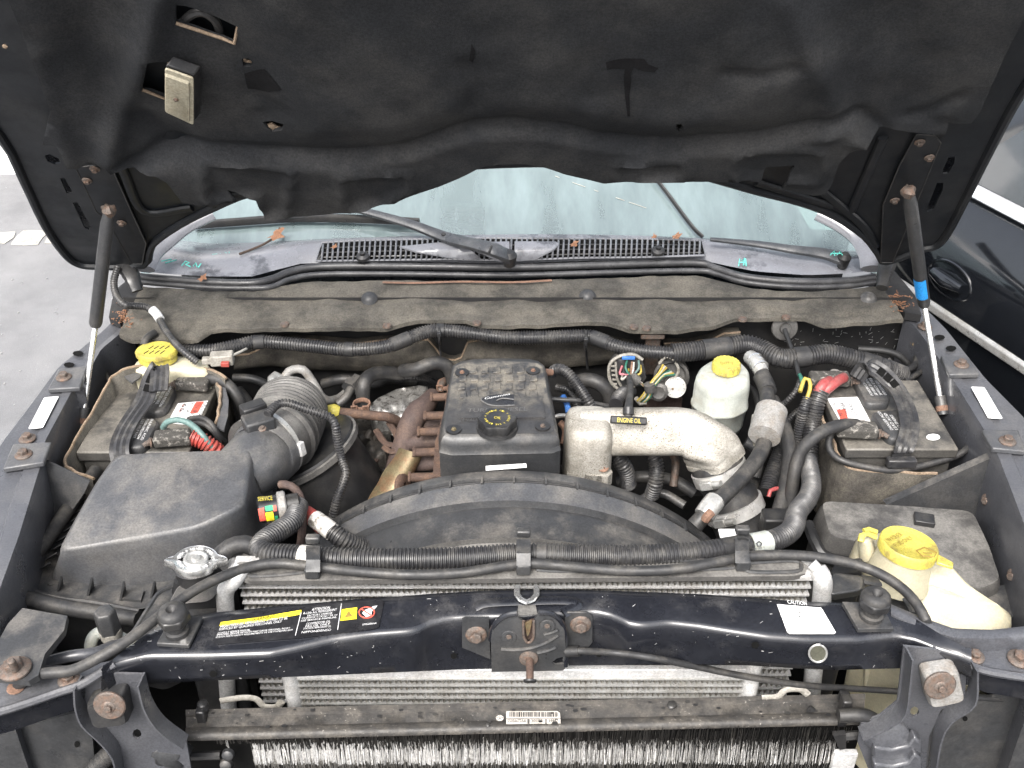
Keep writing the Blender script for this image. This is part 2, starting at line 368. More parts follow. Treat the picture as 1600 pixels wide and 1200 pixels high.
def glass_mat():
    m = bpy.data.materials.new('windscreen'); m.use_nodes = True; t = m.node_tree; t.nodes.clear(); L = t.links.new
    out = t.nodes.new('ShaderNodeOutputMaterial'); tr = t.nodes.new('ShaderNodeBsdfTransparent'); tr.inputs[0].default_value = (.62, .80, .76, 1)
    df = t.nodes.new('ShaderNodeBsdfDiffuse'); df.inputs[0].default_value = (.215, .275, .28, 1)
    gl = t.nodes.new('ShaderNodeBsdfGlossy'); gl.inputs['Roughness'].default_value = .03; gl.inputs[0].default_value = (.92, .98, 1, 1)
    geo = t.nodes.new('ShaderNodeNewGeometry'); mp = t.nodes.new('ShaderNodeMapping'); mp.inputs['Scale'].default_value = (7, 2.2, 2.2); L(geo.outputs['Position'], mp.inputs[0])
    n = t.nodes.new('ShaderNodeTexNoise'); n.inputs['Scale'].default_value = 1.2; n.inputs['Detail'].default_value = 8; n.inputs['Roughness'].default_value = .62; L(mp.outputs[0], n.inputs['Vector'])
    r = t.nodes.new('ShaderNodeMapRange'); r.inputs[1].default_value = .35; r.inputs[2].default_value = .7; r.inputs[3].default_value = .46; r.inputs[4].default_value = .86; L(n.outputs['Fac'], r.inputs[0])
    m1 = t.nodes.new('ShaderNodeMixShader'); L(r.outputs[0], m1.inputs[0]); L(tr.outputs[0], m1.inputs[1]); L(df.outputs[0], m1.inputs[2])
    lw_ = t.nodes.new('ShaderNodeLayerWeight'); pw = t.nodes.new('ShaderNodeMath'); pw.operation = 'POWER'; L(lw_.outputs['Facing'], pw.inputs[0]); pw.inputs[1].default_value = 4.0
    fr = t.nodes.new('ShaderNodeMath'); fr.operation = 'MULTIPLY_ADD'; L(pw.outputs[0], fr.inputs[0]); fr.inputs[1].default_value = .85; fr.inputs[2].default_value = .09
    m2 = t.nodes.new('ShaderNodeMixShader'); L(fr.outputs[0], m2.inputs[0]); L(m1.outputs[0], m2.inputs[1]); L(gl.outputs[0], m2.inputs[2]); L(m2.outputs[0], out.inputs[0])
    M['glass'] = m
glass_mat()

# ================================================================ ground and surroundings
g = build(MB().add([(-60, -30, 0), (60, -30, 0), (60, 90, 0), (-60, 90, 0)], [(0, 1, 2, 3)]), 'ground', M['asphalt'], kind='structure', label='worn grey asphalt of the parking lot', cat='ground')
random.seed(3)
xx = -6.2
yl = Z(150, 372, 0).y
while xx < -1.0:                     # flaking painted bay line
    w = random.uniform(.10, .22); d = .085 + random.uniform(-.02, .02)
    pts = [(xx, yl - d), (xx + w * .5, yl - d + random.uniform(-.02, .02)), (xx + w, yl - d), (xx + w + random.uniform(-.02, .02), yl), (xx + w, yl + d), (xx + w * .4, yl + d + random.uniform(-.02, .02)), (xx, yl + d), (xx + random.uniform(-.02, .02), yl)]
    build(MB().prism([(p[0], p[1], .001) for p in pts], (0, 0, .004)), 'paint_patch', M['line_paint'], g)
    xx += w + random.uniform(.015, .05)
random.seed(44)
for k in range(0):                   # cracks and litter on the lot
    u, v = random.uniform(0, 190), random.uniform(300, 620); pts = [V((u, v))]
    an_c = random.uniform(-.6, .6)
    for j in range(random.randint(4, 9)): an_c += random.gauss(0, .5); pts.append(pts[-1] + V((7 * math.cos(an_c), 4 * math.sin(an_c))))
    mbc = MB(); P3 = [Z(p.x, p.y, .004) for p in pts]
    for a, b in zip(P3, P3[1:]): mbc.add([a, b, b + V((0, .006, 0)), a + V((0, .006, 0))], [(0, 1, 2, 3)])
    build(mbc, 'crack', M['stain0'], g)
mbc = MB()
for k in range(90):
    p = Z(random.uniform(-100, 215), random.uniform(285, 660), .002); r = random.uniform(.003, .010); mbc.box(p, (r, r * .7, r * .5), Matrix.Rotation(random.random() * 3, 3, 'Z'))
build(mbc, 'grit', M['concrete'], g, kind='stuff')
wall_y = Z(20, 272, 0).y
ww = empty('white_wall', (-6, wall_y, 0), 'white wall standing beyond the asphalt past the hood edge', 'wall')
build(MB().box((-6, wall_y + .15, 1.9), (9, .2, 3.4)), 'wall_face', M['wall_white'], ww)
build(MB().box((-6, wall_y + .12, .21), (9, .3, .035)), 'ledge', M['concrete'], ww)
build(MB().box((-6, wall_y + .12, .10), (9, .24, .2)), 'footing', M['wall_white'], ww)

# ---------------------------------------------------------------- neighbouring parked car (stands at an angle)
NB = V((1.109, 2.375, 0)); ND = V((.3753, -.9269, 0)).normalized(); NN = V((ND.y, -ND.x, 0)) * 1.0   # along side (towards viewer), outward normal (towards truck)
if NN.x > 0: NN = -NN
def nbp(s, n, z): return NB + ND * s + NN * n + V((0, 0, z))
car = empty('parked_car', nbp(1.2, -.8, 0), 'glossy black car parked close beside the truck', 'car')
prof = [(-.10, .28), (-.02, .32), (.0, .6), (.012, .98), (.018, 1.12), (.0, 1.19), (-.05, 1.255), (-.075, 1.29)]
rings = []
for s_, k in ((-.40, .25), (-.36, .12), (-.25, .03), (0, 0), (1.2, 0), (2.6, 0), (3.2, .05), (3.4, .2)):
    rings.append([nbp(s_, n - k, z) for n, z in prof] + [nbp(s_, -1.62 + k, 1.28), nbp(s_, -1.7 + k, .9), nbp(s_, -1.6 + k, .28)])
build(MB().loft(rings), 'body', M['car_black'], car, angle=60)
cab = []
for s_, k, zt in ((-.28, .02, 1.40), (-.1, .06, 1.62), (.3, .10, 1.74), (1.3, .10, 1.74), (2.1, .06, 1.34)):
    cab.append([nbp(s_, -.10, 1.27), nbp(s_, -.16 - k * 1.2, zt - .06), nbp(s_, -.28 - k, zt), nbp(s_, -1.36 + k, zt), nbp(s_, -1.5 + k, zt - .06), nbp(s_, -1.56, 1.27)])
build(MB().loft(cab), 'cabin', M['car_black'], car, angle=50)
build(MB().loft([[nbp(-.12, -.082, 1.30), nbp(2.0, -.082, 1.30)], [nbp(.02, -.135, 1.46), nbp(1.75, -.135, 1.46)], [nbp(.15, -.21, 1.63), nbp(1.35, -.21, 1.63)]], closed=False), 'side_window', M['car_glass'], car)
build(MB().loft([[nbp(s_, -.060, 1.283), nbp(s_, -.052, 1.290), nbp(s_, -.066, 1.312), nbp(s_, -.082, 1.312)] for s_ in (-.3, 2.1)]), 'belt_moulding', M['bright_trim'], car, bevel=.002)
build(MB().loft([[nbp(s_, .008, .985), nbp(s_, .024, .992), nbp(s_, .024, 1.012), nbp(s_, .008, 1.02)] for s_ in (-.3, 2.8)]), 'body_side_moulding', M['alu'], car, bevel=.003)
hp = nbp(.06, .016, 1.10)
hm = MB(); hm.tube([hp + ND * (.075 * math.cos(t)) + V((0, 0, .045 * math.sin(t))) for t in [R(k * 15) for k in range(25)]], .004, 6)
h_ = build(hm, 'door_handle', M['car_black'], car)
build(MB().tube([hp + ND * -.05 + NN * .008, hp + NN * .016, hp + ND * .05 + NN * .008], [.014, .018, .012], 10), 'handle_grip', M['car_black'], h_)
for s_ in (.35, 2.6):
    c0 = nbp(s_, -.02, .33)
    w_ = build(MB().lathe(c0, -NN, [(0, .2), (0, .31), (.02, .33), (.2, .33), (.22, .2)], 28), 'wheel', M['rubber'], car)
    build(MB().lathe(c0 + NN * .004, -NN, [(0, .02), (.02, .1), (.0, .19), (.03, .205)], 24), 'rim', M['alu'], w_)

# ================================================================ the truck
truck = empty('pickup_truck', (0, 2.2, 0), 'dark navy pickup truck with its hood raised', 'truck')
PHI = R(55); HB = V((0, 2.12, 1.25)); HS = V((0, -math.cos(PHI), math.sin(PHI))); HN = V((0, -math.sin(PHI), -math.cos(PHI)))
def H(x, s, n=0): return HB + V((x, 0, 0)) + HS * s + HN * n
def Hc(u, v, n=0): p = PL(u, v, HB + HN * n, HN); return (p.x, (p - HB).dot(HS))
def Hp(u, v, n=0): return PL(u, v, HB + HN * n, HN)
rear = [(224, 413), (238, 381), (280, 350), (336, 322), (402, 297), (560, 268), (736, 257), (800, 254), (873, 254), (1060, 266), (1182, 297), (1252, 315), (1305, 336), (1350, 367), (1372, 395), (1385, 408)]
lft = [(0, 210), (35, 276), (70, 350), (101, 395), (122, 411), (150, 415)]
rgt = [(1438, 389), (1462, 383), (1480, 364), (1508, 311), (1550, 227), (1600, 136)]
out = [Hc(*p) for p in lft + rear + rgt]
xl, xr = out[0][0], out[-1][0]
out = [(xl, 1.16), (xl, .8)] + out + [(xr, .8), (xr, 1.16)]
slots = []
for q in ([(70, 243), (78, 241), (92, 248), (94, 255), (86, 257), (74, 252)], [(94, 279), (101, 278), (113, 300), (111, 303), (104, 302)], [(114, 317), (121, 316), (142, 355), (139, 359), (132, 356)],
          [(1482, 246), (1492, 245), (1491, 255), (1482, 271), (1473, 272), (1474, 264)], [(1464, 286), (1474, 286), (1473, 297), (1458, 328), (1449, 331), (1450, 322)]):
    slots.append([Hc(*p) for p in q])
hood = build(MB().sheet(lambda x, s: H(x, s, 0), out, slots, .06, HN * -.004), 'hood', M['hood_metal'], truck, label='raised hood seen from below')
cx = sum(p[0] for p in out) / len(out); cs = sum(p[1] for p in out) / len(out)
skin = [(p[0] * 1.012, p[1] - (.010 if p[1] < .35 else -.012)) for p in out]
build(MB().sheet(lambda x, s: H(x, s, -.045 - .03 * (1 - (x / 1.05) ** 2)), skin, (), .09, HN * -.004), 'outer_skin', M['paint'], hood)
edge = spline([H(p[0], p[1], .002) for p in out[1:-1]], 3)
build(MB().tube(edge, .009, 8), 'hem_flange', M['hood_metal'], hood)
# inner reinforcement pressings behind the hinge ends
for pts in ([(250, 262), (330, 318), (345, 312), (400, 296)], [(160, 262), (215, 395)], [(190, 262), (225, 330), (300, 325)], [(1380, 215), (1330, 330)], [(1280, 295), (1345, 350), (1368, 385)], [(1182, 285), (1300, 322)]):
    build(MB().tube(spline([Hp(u, v, .004) for u, v in pts], 6), .010, 8, ry=.006, up=HN), 'stiffener', M['hood_metal'], hood)
# hinge side brackets (the darker channels the gas struts bolt to)
for q, bp in (([(118, 262), (150, 258), (175, 262), (205, 330), (228, 380), (222, 412), (205, 412), (168, 345), (150, 330)], [(148, 264), (136, 282), (190, 348), (165, 325)]),
              ([(1432, 210), (1462, 212), (1470, 224), (1432, 318), (1395, 410), (1376, 410), (1380, 320), (1405, 260)], [(1437, 222), (1452, 246), (1398, 313), (1421, 293)])):
    hb = build(MB().sheet(lambda u, v: Hp(u, v, .010), q, (), 14, HN * -.004), 'hinge_bracket', M['hood_metal'], hood)
    cs_ = [Hp(u, v, .010) for u, v in q]
    hb2 = MB(); hb2.tube(cs_ + [cs_[0]], .0014, 5); build(hb2, 'bracket_edge', M['rubber'], hood)
    for u, v in bp: bolt(hood, Hp(u, v, .011), HN, .010)
# ------------ insulation pad
padpx = [(-60, -150), (14, 0), (56, 105), (80, 168), (66, 228), (90, 226), (105, 259), (122, 260), (140, 256), (175, 262), (210, 257), (245, 261), (262, 270), (287, 303), (315, 309), (371, 299), (357, 285), (402, 294), (416, 322), (470, 323), (530, 318), (635, 294), (687, 276), (730, 257), (750, 247), (775, 240), (822, 240), (850, 246), (880, 256), (912, 264), (943, 271), (975, 268), (1070, 268), (1186, 269), (1196, 248), (1240, 245), (1221, 281), (1270, 291), (1288, 288), (1298, 273), (1308, 240), (1325, 222), (1364, 206), (1410, 207), (1459, 210), (1473, 222), (1483, 196), (1518, 192), (1532, 175), (1564, 101), (1599, 31), (1690, -150)]
pad2 = [Hc(*p, .03) for p in padpx]
holes_px = [[(275, 4), (330, 22), (372, 38), (366, 68), (347, 60), (275, 36)], [(232, 86), (264, 98), (262, 156), (222, 140)],
            [(378, 92), (388, 90), (395, 96), (392, 104), (380, 103)], [(410, 193), (424, 190), (444, 192), (441, 203), (425, 207), (416, 200)], [(1055, 168), (1063, 167), (1066, 176), (1060, 186), (1055, 180)]]
def line_s(pts):
    q = [Hc(*p, .03) for p in pts]
    def f(x):
        if x <= q[0][0]: return q[0][1]
        for a, b in zip(q, q[1:]):
            if x <= b[0]: return a[1] + (b[1] - a[1]) * (x - a[0]) / (b[0] - a[0])
        return q[-1][1]
    return f
crease = line_s([(120, 275), (300, 232), (420, 238), (530, 243), (640, 224), (700, 203), (745, 190), (800, 187), (870, 193), (930, 205), (990, 214), (1060, 219), (1180, 208), (1290, 186), (1340, 178), (1400, 230)])
def sst(a, b, x): t = max(0, min(1, (x - a) / (b - a))); return t * t * (3 - 2 * t)
def seg_d(x, s, pl):
    best = 9
    for a, b in zip(pl, pl[1:]):
        dx, dy = b[0] - a[0], b[1] - a[1]; t = max(0, min(1, ((x - a[0]) * dx + (s - a[1]) * dy) / (dx * dx + dy * dy))); best = min(best, math.hypot(x - a[0] - dx * t, s - a[1] - dy * t))
    return best
ridges = [([Hc(*p) for p in pl], w, a) for pl, w, a in (
    ([(252, -40), (235, 40), (195, 150), (178, 200), (176, 262)], .022, .020), ([(140, -40), (150, 80), (200, 160), (270, 210)], .05, -.030),
    ([(60, 60), (90, 160), (120, 255)], .02, .008), ([(1232, -40), (1262, 40), (1296, 110), (1302, 145), (1285, 170)], .024, .016),
    ([(1330, 183), (1360, 192)], .012, .010), ([(1420, 165), (1450, 155), (1495, 130)], .012, -.010), ([(1445, 168), (1478, 172)], .008, -.006),
    ([(1130, 70), (1180, 72), (1240, 60)], .012, -.008), ([(730, 60), (745, 90), (740, 120)], .02, -.008), ([(1060, 150), (1150, 120), (1240, 70)], .05, .008), ([(1400, 0), (1420, 80), (1400, 160)], .05, -.014), ([(390, 120), (440, 150), (410, 160)], .018, -.006), ([(935, 170), (930, 120)], .02, .006))]
pockets = []
for a in ([(318, 240), (455, 250), (448, 320), (412, 322), (405, 290), (325, 300)], [(535, 262), (635, 255), (640, 282), (600, 305), (540, 312)], [(962, 240), (1066, 236), (1070, 260), (965, 262)], [(1150, 228), (1180, 218), (1280, 220), (1286, 240), (1272, 270), (1150, 262)]):
    pockets.append([Hc(*p, .03) for p in a])
dome = [Hc(*p, .03) for p in [(330, -120), (420, 60), (480, 200), (620, 215), (735, 175), (800, 170), (880, 178), (1000, 200), (1200, 190), (1275, 160), (1280, 100), (1215, -10), (1200, -140)]]
def padn(x, s):
    n = .030 + .004 * noise.noise(V((x * 5, s * 5, 0))) + .0025 * noise.noise(V((x * 16, s * 16, 3)))
    n += .022 * sst(-.004, .024, crease(x) - s) - .010 * math.exp(-((crease(x) - s + .008) / .012) ** 2)
    for pl, w, a in ridges:
        d = seg_d(x, s, pl)
        if d < w * 3: n += a * math.exp(-(d / w) ** 2)
    for pk in pockets:
        d = seg_d(x, s, pk + [pk[0]])
        n += .011 * math.exp(-(d / .009) ** 2) + (-.004 if inpoly((x, s), pk) else 0)
    d = seg_d(x, s, dome + [dome[0]])
    n += .030 * sst(-.07, .07, d if inpoly((x, s), dome) else -d)
    return n
pad = build(MB().sheet(lambda x, s: H(x, s, padn(x, s)), pad2, [[Hc(*p, .03) for p in h] for h in holes_px], .0125, HN * -.008), 'insulation_pad', M['pad'], hood, angle=75)
mat('stain', (.010, .010, .011), .9, spec=.1)
for q in ([(946, 88), (960, 84), (980, 82), (1006, 84), (1012, 92), (1028, 98), (1022, 104), (1004, 102), (990, 96), (985, 106), (986, 118), (983, 140), (984, 172), (980, 172), (976, 140), (974, 112), (976, 98), (958, 97), (948, 99)], [(737, 60), (743, 70), (739, 92), (733, 88)], [(380, 130), (412, 118), (440, 146), (420, 156), (385, 158)]):
    build(MB().sheet(lambda x, s: H(x, s, padn(x, s) + .0012), [Hc(*p, .05) for p in q], (), .012), 'grease_stain', M['stain'], hood)
# torn spots with foam, cut edges of the openings
random.seed(11)
def blob(c, r, nrm, seed=0, sq=.5):
    mb = MB(); fr = frame(nrm); rings = []
    for j in range(1, 6):
        th = math.pi * j / 6; ring = []
        for k in range(10):
            d = V((math.sin(th) * math.cos(2 * math.pi * k / 10), math.sin(th) * math.sin(2 * math.pi * k / 10), sq * math.cos(th)))
            ring.append(V(c) + fr @ (d * r * (1 + .45 * noise.noise(d * 2.3 + V((seed, 0, 0))))))
        rings.append(ring)
    return mb.loft(rings)
for u, v, r in ((388, 99, .010), (381, 94, .006), (424, 197, .013), (433, 200, .009), (1059, 174, .009), (1058, 181, .006), (8, 73, .006), (1590, 35, .008)):
    build(blob(Hp(u, v, .020), r * .75, HN, u), 'foam_tuft', M['felt_edge'], hood)
for h, k in ((holes_px[0], (1, 2, 3, 4, 5, 0)), (holes_px[1], (2, 3))):
    ed = [Hp(*h[i], .031) for i in range(len(h))]
    lo_ = ed[2:6] if len(h) == 6 else ed[1:4]
    build(MB().tube(lo_, .0028, 6), 'cut_edge', M['felt_edge'], hood)
build(MB().tube(spline([Hp(280, 40, .012), Hp(300, 22, .02), Hp(320, 20, .02), Hp(338, 35, .018), Hp(345, 58, .012)], 6), .007, 8), 'hidden_hose', M['rubber'], hood)
# under-hood lamp
lampf = empty('hood_lamp', Hp(280, 150, .05), 'square cream under-hood lamp hanging from the hood liner', 'lamp')
LP = [(258, 104), (303, 120), (303, 193), (258, 172)]
lq = [Hp(u, v, .062) for u, v in LP]; lb = [p - HN * .022 + V((.010, 0, 0)) for p in lq]
build(MB().loft([lb, [p - HN * .003 for p in lq]]), 'housing', M['plastic_black'], lampf, bevel=.003)
ln = build(MB().loft([rpoly(lq, .006), rpoly([p + HN * .004 for p in lq], .006)]), 'lens', M['lamp'], lampf, bevel=.001)
ctr = sum(lq, V((0, 0, 0))) / 4
build(MB().loft([rpoly([ctr.lerp(p, .86) + HN * .0041 - V((.003, 0, 0)) for p in lq], .004), rpoly([ctr.lerp(p, .80) + HN * .008 - V((.003, 0, 0)) for p in lq], .004)]), 'lens_face', M['lamp'], ln)
bolt(ln, Hp(275, 156, .071), HN, .0042)
build(MB().box(Hp(286, 112, .045), (.03, .02, .012)), 'clip', M['alu'], lampf, bevel=.002)

# ------------ cab, windscreen, cowl
WS0 = V((0, 2.40, 1.195)); WT = V((0, math.cos(R(33)), math.sin(R(33)))); WN = V((0, -math.sin(R(33)), math.cos(R(33))))
def W(x, s, n=0): return WS0 + V((x, 0, 0)) + WT * (s - .0) + WN * n + V((0, .16 * (x / .9) ** 2, 0))
def Wp(u, v, n=0):
    x = 0.
    for _ in range(6):
        p = PL(u, v, WS0 + WN * n + V((0, .16 * (x / .9) ** 2, 0)), WN); x = p.x
    return p
gl = []
for j in range(9):
    s = -.03 + .88 * j / 8; gl.append([W((-.98 + .13 * j / 8) * (1 - 2 * k / 20), s - (.20 * (1 - j / 8) * (1 - 2 * k / 20) ** 2)) for k in range(21)])
ws = build(MB().loft(gl, closed=False), 'windscreen', M['glass'], truck, label='grimy pale windscreen glass')
gb = [[W((-1.0 + .13 * j / 8) * sd, -.04 + .9 * j / 8, 0) + V((sd * -.0, 0, 0)) for j in range(9)] for sd in (1, -1)]
for pl_ in gb: build(MB().tube(pl_, .03, 8), 'pillar', M['paint'], truck)
# rain streaks, cracks and grime lines on the glass
for pts in ([(835, 262), (880, 280), (960, 308), (1010, 325)], [(985, 280), (1004, 272)]):
    mbk = MB()
    pp = [Wp(u, v, .002) for u, v in pts]
    pp = resample(pp, .012)
    for i in range(len(pp) - 1):
        if random.random() < .35: mbk.tube([pp[i], pp[i + 1]], .0008, 4)
    if mbk.v: build(mbk, 'chip_line', M['wire_white'], ws, kind='stuff')
# inspection sticker behind glass at lower corner
stq = [Wp(1245, 322, -.006), Wp(1300, 334, -.006), Wp(1312, 360, -.006), Wp(1266, 358, -.006)]
build(MB().add(stq, [(0, 1, 2, 3)]), 'window_sticker', M['label_white'], ws)
build(MB().box((0, 2.86, 1.16), (1.84, .5, .03)), 'dashboard', M['dash'], truck, bevel=.01)
build(MB().box((0, 3.1, 1.02), (1.5, .12, .3)), 'dash_front', M['dash'], truck, bevel=.03)
build(MB().loft([[(-.93, 2.56, .5), (.93, 2.56, .5), (.93, 2.56, 1.13), (-.93, 2.56, 1.13)], [(-.95, 4.2, .5), (.95, 4.2, .5), (.95, 4.2, 1.15), (-.95, 4.2, 1.15)]], cap1=True), 'cab_body', M['paint'], truck)
build(MB().loft([[(-.74, 3.15, 1.665), (.74, 3.15, 1.665), (.74, 3.15, 1.70), (-.74, 3.15, 1.70)], [(-.76, 4.2, 1.68), (.76, 4.2, 1.68), (.70, 4.2, 1.75), (-.70, 4.2, 1.75)]]), 'roof', M['paint'], truck, bevel=.02)
build(MB().loft([[(-.86, 4.2, 1.15), (-.76, 4.2, 1.68), (.76, 4.2, 1.68), (.86, 4.2, 1.15)], [(-.86, 4.24, 1.15), (-.76, 4.24, 1.68), (.76, 4.24, 1.68), (.86, 4.24, 1.15)]]), 'cab_back', M['dash'], truck)
for sd in (-1, 1):
    build(MB().prism([(sd * .95, 2.9, 1.15), (sd * .95, 4.2, 1.15), (sd * .76, 4.2, 1.68), (sd * .76, 3.2, 1.66)], (sd * .01, 0, 0)), 'door_frame', M['dash'], truck)
    st = empty('seat_back', (sd * .4, 3.5, .7), 'x', 'seat'); del st['label'], st['category']; st.parent = truck; st.location = V((sd * .4, 3.5, .7)) - V((0, 2.2, 0)); WL[st.name] = V((sd * .4, 3.5, .7))
    build(MB().tube([(sd * .4, 3.45, .7), (sd * .4, 3.55, 1.0), (sd * .4, 3.65, 1.38)], [.25, .26, .22], 14, ry=.08, up=(0, -1, .3), ex=3), 'backrest', M['felt_dark'], st)

# cowl: plastic panel between the weatherstrip and the glass
lip = [(222, 424), (260, 428), (330, 432), (395, 432), (430, 422), (470, 412), (560, 409), (700, 410), (800, 412), (900, 408), (1030, 406), (1090, 405), (1130, 414), (1180, 424), (1260, 430), (1330, 427), (1364, 422)]
gbase = [(285, 376), (330, 381), (420, 378), (505, 373), (620, 369), (800, 366), (900, 366), (1000, 368), (1100, 372), (1200, 382), (1290, 391), (1335, 392)]
def interp(pl, u):
    if u <= pl[0][0]: return pl[0][1]
    for a, b in zip(pl, pl[1:]):
        if u <= b[0]: return a[1] + (b[1] - a[1]) * (u - a[0]) / (b[0] - a[0])
    return pl[-1][1]
cols = []
NCOL = 60
for i in range(NCOL + 1):
    q = i / NCOL; ub = 222 + (1366 - 222) * q; ut = 262 + (1352 - 262) * q
    vb = interp(lip, ub); vt = interp(gbase, ut)
    a = Z(ub, vb, 1.150); c = Wp(ut, vt, .004); c = c + V((0, .0, 0))
    cols.append([a + (c - a) * t + V((0, 0, .016 * math.sin(math.pi * t))) for t in (0, .06, .15, .3, .5, .7, .85, .95, 1)])
cowl = build(MB().loft(cols, closed=False), 'cowl_panel', M['cowl'], truck, angle=60, label='wet black plastic cowl panel, sky sheen painted grey, below the windscreen')
def CW(u, v, n=0):
    """point on the cowl panel under a sight line"""
    lo_, hi_ = interp(lip, u), interp(gbase, u); t = (lo_ - v) / (lo_ - hi_)
    a = Z(u, lo_, 1.150); c = Wp(u, hi_, .004); z = a.z + (c.z - a.z) * t + .016 * math.sin(math.pi * max(0, min(1, t))) + n
    return Z(u, v, z)
# side corners of the cowl (raised ends beside the glass)
for pts in ([(224, 420), (236, 396), (262, 372), (290, 350), (330, 330)], [(1364, 420), (1360, 398), (1345, 372), (1318, 350), (1280, 330)]):
    build(MB().tube(spline([Z(u, v, 1.19 + .02 * i) for i, (u, v) in enumerate(pts)], 5), .030, 10, ry=.016), 'cowl_end', M['cowl'], truck)
# vents
def vent(uvs, du):
    vg = build(MB().sheet(lambda u, v: CW(u, v, .004), uvs, (), 12), 'vent_recess', M['void'], cowl)
    xs = [p[0] for p in uvs]; mb = MB(); u = min(xs)
    def yr(u):
        ys = []
        for a, b in zip(uvs, uvs[1:] + uvs[:1]):
            if (a[0] - u) * (b[0] - u) <= 0 and a[0] != b[0]: ys.append(a[1] + (b[1] - a[1]) * (u - a[0]) / (b[0] - a[0]))
        return (min(ys), max(ys)) if len(ys) > 1 else None
    k = 0
    while u < max(xs):
        r = yr(u)
        if r and r[1] - r[0] > 3:
            sl = (1 - (u - 800) / 900.) * 2.0
            mb.tube([CW(u + sl * (1 - q_ / 5), r[0] + (r[1] - r[0]) * q_ / 5, .008) for q_ in range(6)], .0024, 4)
        u += du
    build(mb, 'vent_ribs', M['cowl'], cowl, kind='stuff')
    mb = MB()
    for t in (.3, .55, .8):
        line = []
        uu = min(xs) + 2
        while uu < max(xs) - 2:
            r = yr(uu)
            if r: line.append(CW(uu, r[0] + (r[1] - r[0]) * t, .0055))
            uu += 8
        if len(line) > 1: mb.tube(line, .0018, 4)
    build(mb, 'vent_louvres', M['plastic_black'], cowl, kind='stuff')
    ed = [CW(u, v, .007) for u, v in uvs]; build(MB().tube(ed + [ed[0]], .003, 6), 'vent_rim', M['cowl'], cowl)
vent([(503, 379), (560, 376), (640, 374), (760, 372), (880, 373), (1000, 373), (1096, 376), (1102, 399), (1000, 402), (900, 403), (800, 407), (700, 405), (560, 407), (494, 408)], 8.2)
for q in ([(624, 385), (680, 379), (720, 378), (752, 404), (700, 401), (650, 393)], [(757, 378), (796, 377), (796, 406), (780, 407), (745, 392)], [(804, 377), (868, 377), (874, 381), (866, 389), (838, 403), (812, 406), (804, 406)]):
    build(MB().sheet(lambda u, v: CW(u, v, .011), q, (), 8, (0, 0, -.004)), 'vent_blank', M['cowl'], cowl)
for u, v in ((567, 402), (1028, 393)):
    build(MB().lathe(CW(u, v, .010), (0, -.3, 1), [(0, .018), (.006, .016), (.010, .007), (.016, .006)], 12), 'washer_nozzle', M['plastic_black'], cowl)
# weatherstrip: bulb seal + lower bead
ws_px = [(218, 432), (260, 436), (330, 441), (392, 442), (425, 436), (455, 424), (500, 417), (600, 416), (800, 418), (950, 414), (1085, 411), (1120, 420), (1165, 433), (1240, 440), (1320, 439), (1366, 433)]
build(MB().tube(spline([Z(u, v, 1.152) for u, v in ws_px], 6), .0095, 10), 'weatherstrip', M['seal'], cowl)
build(MB().tube(spline([Z(u, v + 8 + (4 if 420 < u < 1120 else 0), 1.142) for u, v in ws_px], 6), .0075, 10), 'weatherstrip_lip', M['seal'], cowl)
# cowl shelf covered in dusty insulation
top_e = [(205, 446), (330, 455), (392, 456), (430, 450), (470, 441), (600, 438), (800, 440), (960, 434), (1085, 430), (1130, 440), (1180, 452), (1260, 456), (1372, 448)]
bot_e = [(184, 521), (203, 531), (307, 531), (331, 515), (380, 514), (513, 512), (607, 512), (636, 503), (660, 500), (727, 500), (748, 507), (800, 509), (920, 503), (947, 503), (987, 516), (1053, 516), (1107, 511), (1144, 499), (1160, 497), (1264, 497), (1290, 508), (1412, 499)]
cols = []
for i in range(121):
    q = i / 120; ub = 186 + (1412 - 186) * q; ut = 222 + (1376 - 222) * q
    a = Z(ub, interp(bot_e, ub), 1.118); c = Z(ut, interp(top_e, ut), 1.138)
    n1 = noise.noise(V((q * 9, 0, 0))) * .010
    cl = []
    for t, dz in ((0, -.010), (.0, 0), (.10, .004), (.17, .001), (.22, .007), (.30, .008), (.45, .005), (.6, .003), (.75, .004), (.88, .005), (1, 0)):
        t = t + (.10 * noise.noise(V((q * 7, 3.3, 0))) + .05 * noise.noise(V((q * 23, 1.1, 0)))) * (1 if 0 < t < 1 else 0) * math.sin(math.pi * min(1, t + .2)); p = a + (c - a) * t; cl.append(p + V((0, 0, dz + (n1 + .006 * noise.noise(V((q * 21, 9, 0)))) * math.sin(math.pi * t) + .004 * noise.noise(V((q * 40, t * 6, 1))))))
    cols.append(cl)
shelf = build(MB().loft(cols, closed=False), 'cowl_shelf', M['felt'], truck, angle=60, label='dusty felt-covered shelf along the firewall top')
for u, v in ((577, 467), (918, 463), (1357, 467)):
    build(MB().lathe(Z(u, v, 1.136), (0, -.45, .9), [(0, .019), (.002, .020), (.004, .0175), (.010, .014), (.013, .007), (.014, .0005)], 18), 'push_pin', M['plastic'], shelf)
build(MB().tube(spline([Z(u, v, 1.147) for u, v in ((598, 441), (650, 442), (720, 440), (800, 441), (862, 438))], 5), .0045, 6, ry=.002), 'rusty_seam', M['rust_orange'], shelf)
for u, v in ((445, 511), (605, 513), (745, 509), (990, 515), (1010, 517), (1160, 503), (1228, 500)):
    build(MB().lathe(Z(u, v - 3, 1.122), (0, 0, 1), [(0, .011), (.005, .010), (.006, .003)], 12), 'shelf_clip', M['rust_bolt'], shelf)
build(MB().loft([[Z(u, interp(bot_e, u), 1.107), Z(u, interp(bot_e, u), 1.107) + V((0, .09, -.008))] for u in range(186, 1413, 12)], closed=False), 'shelf_underside', M['bay'], truck)

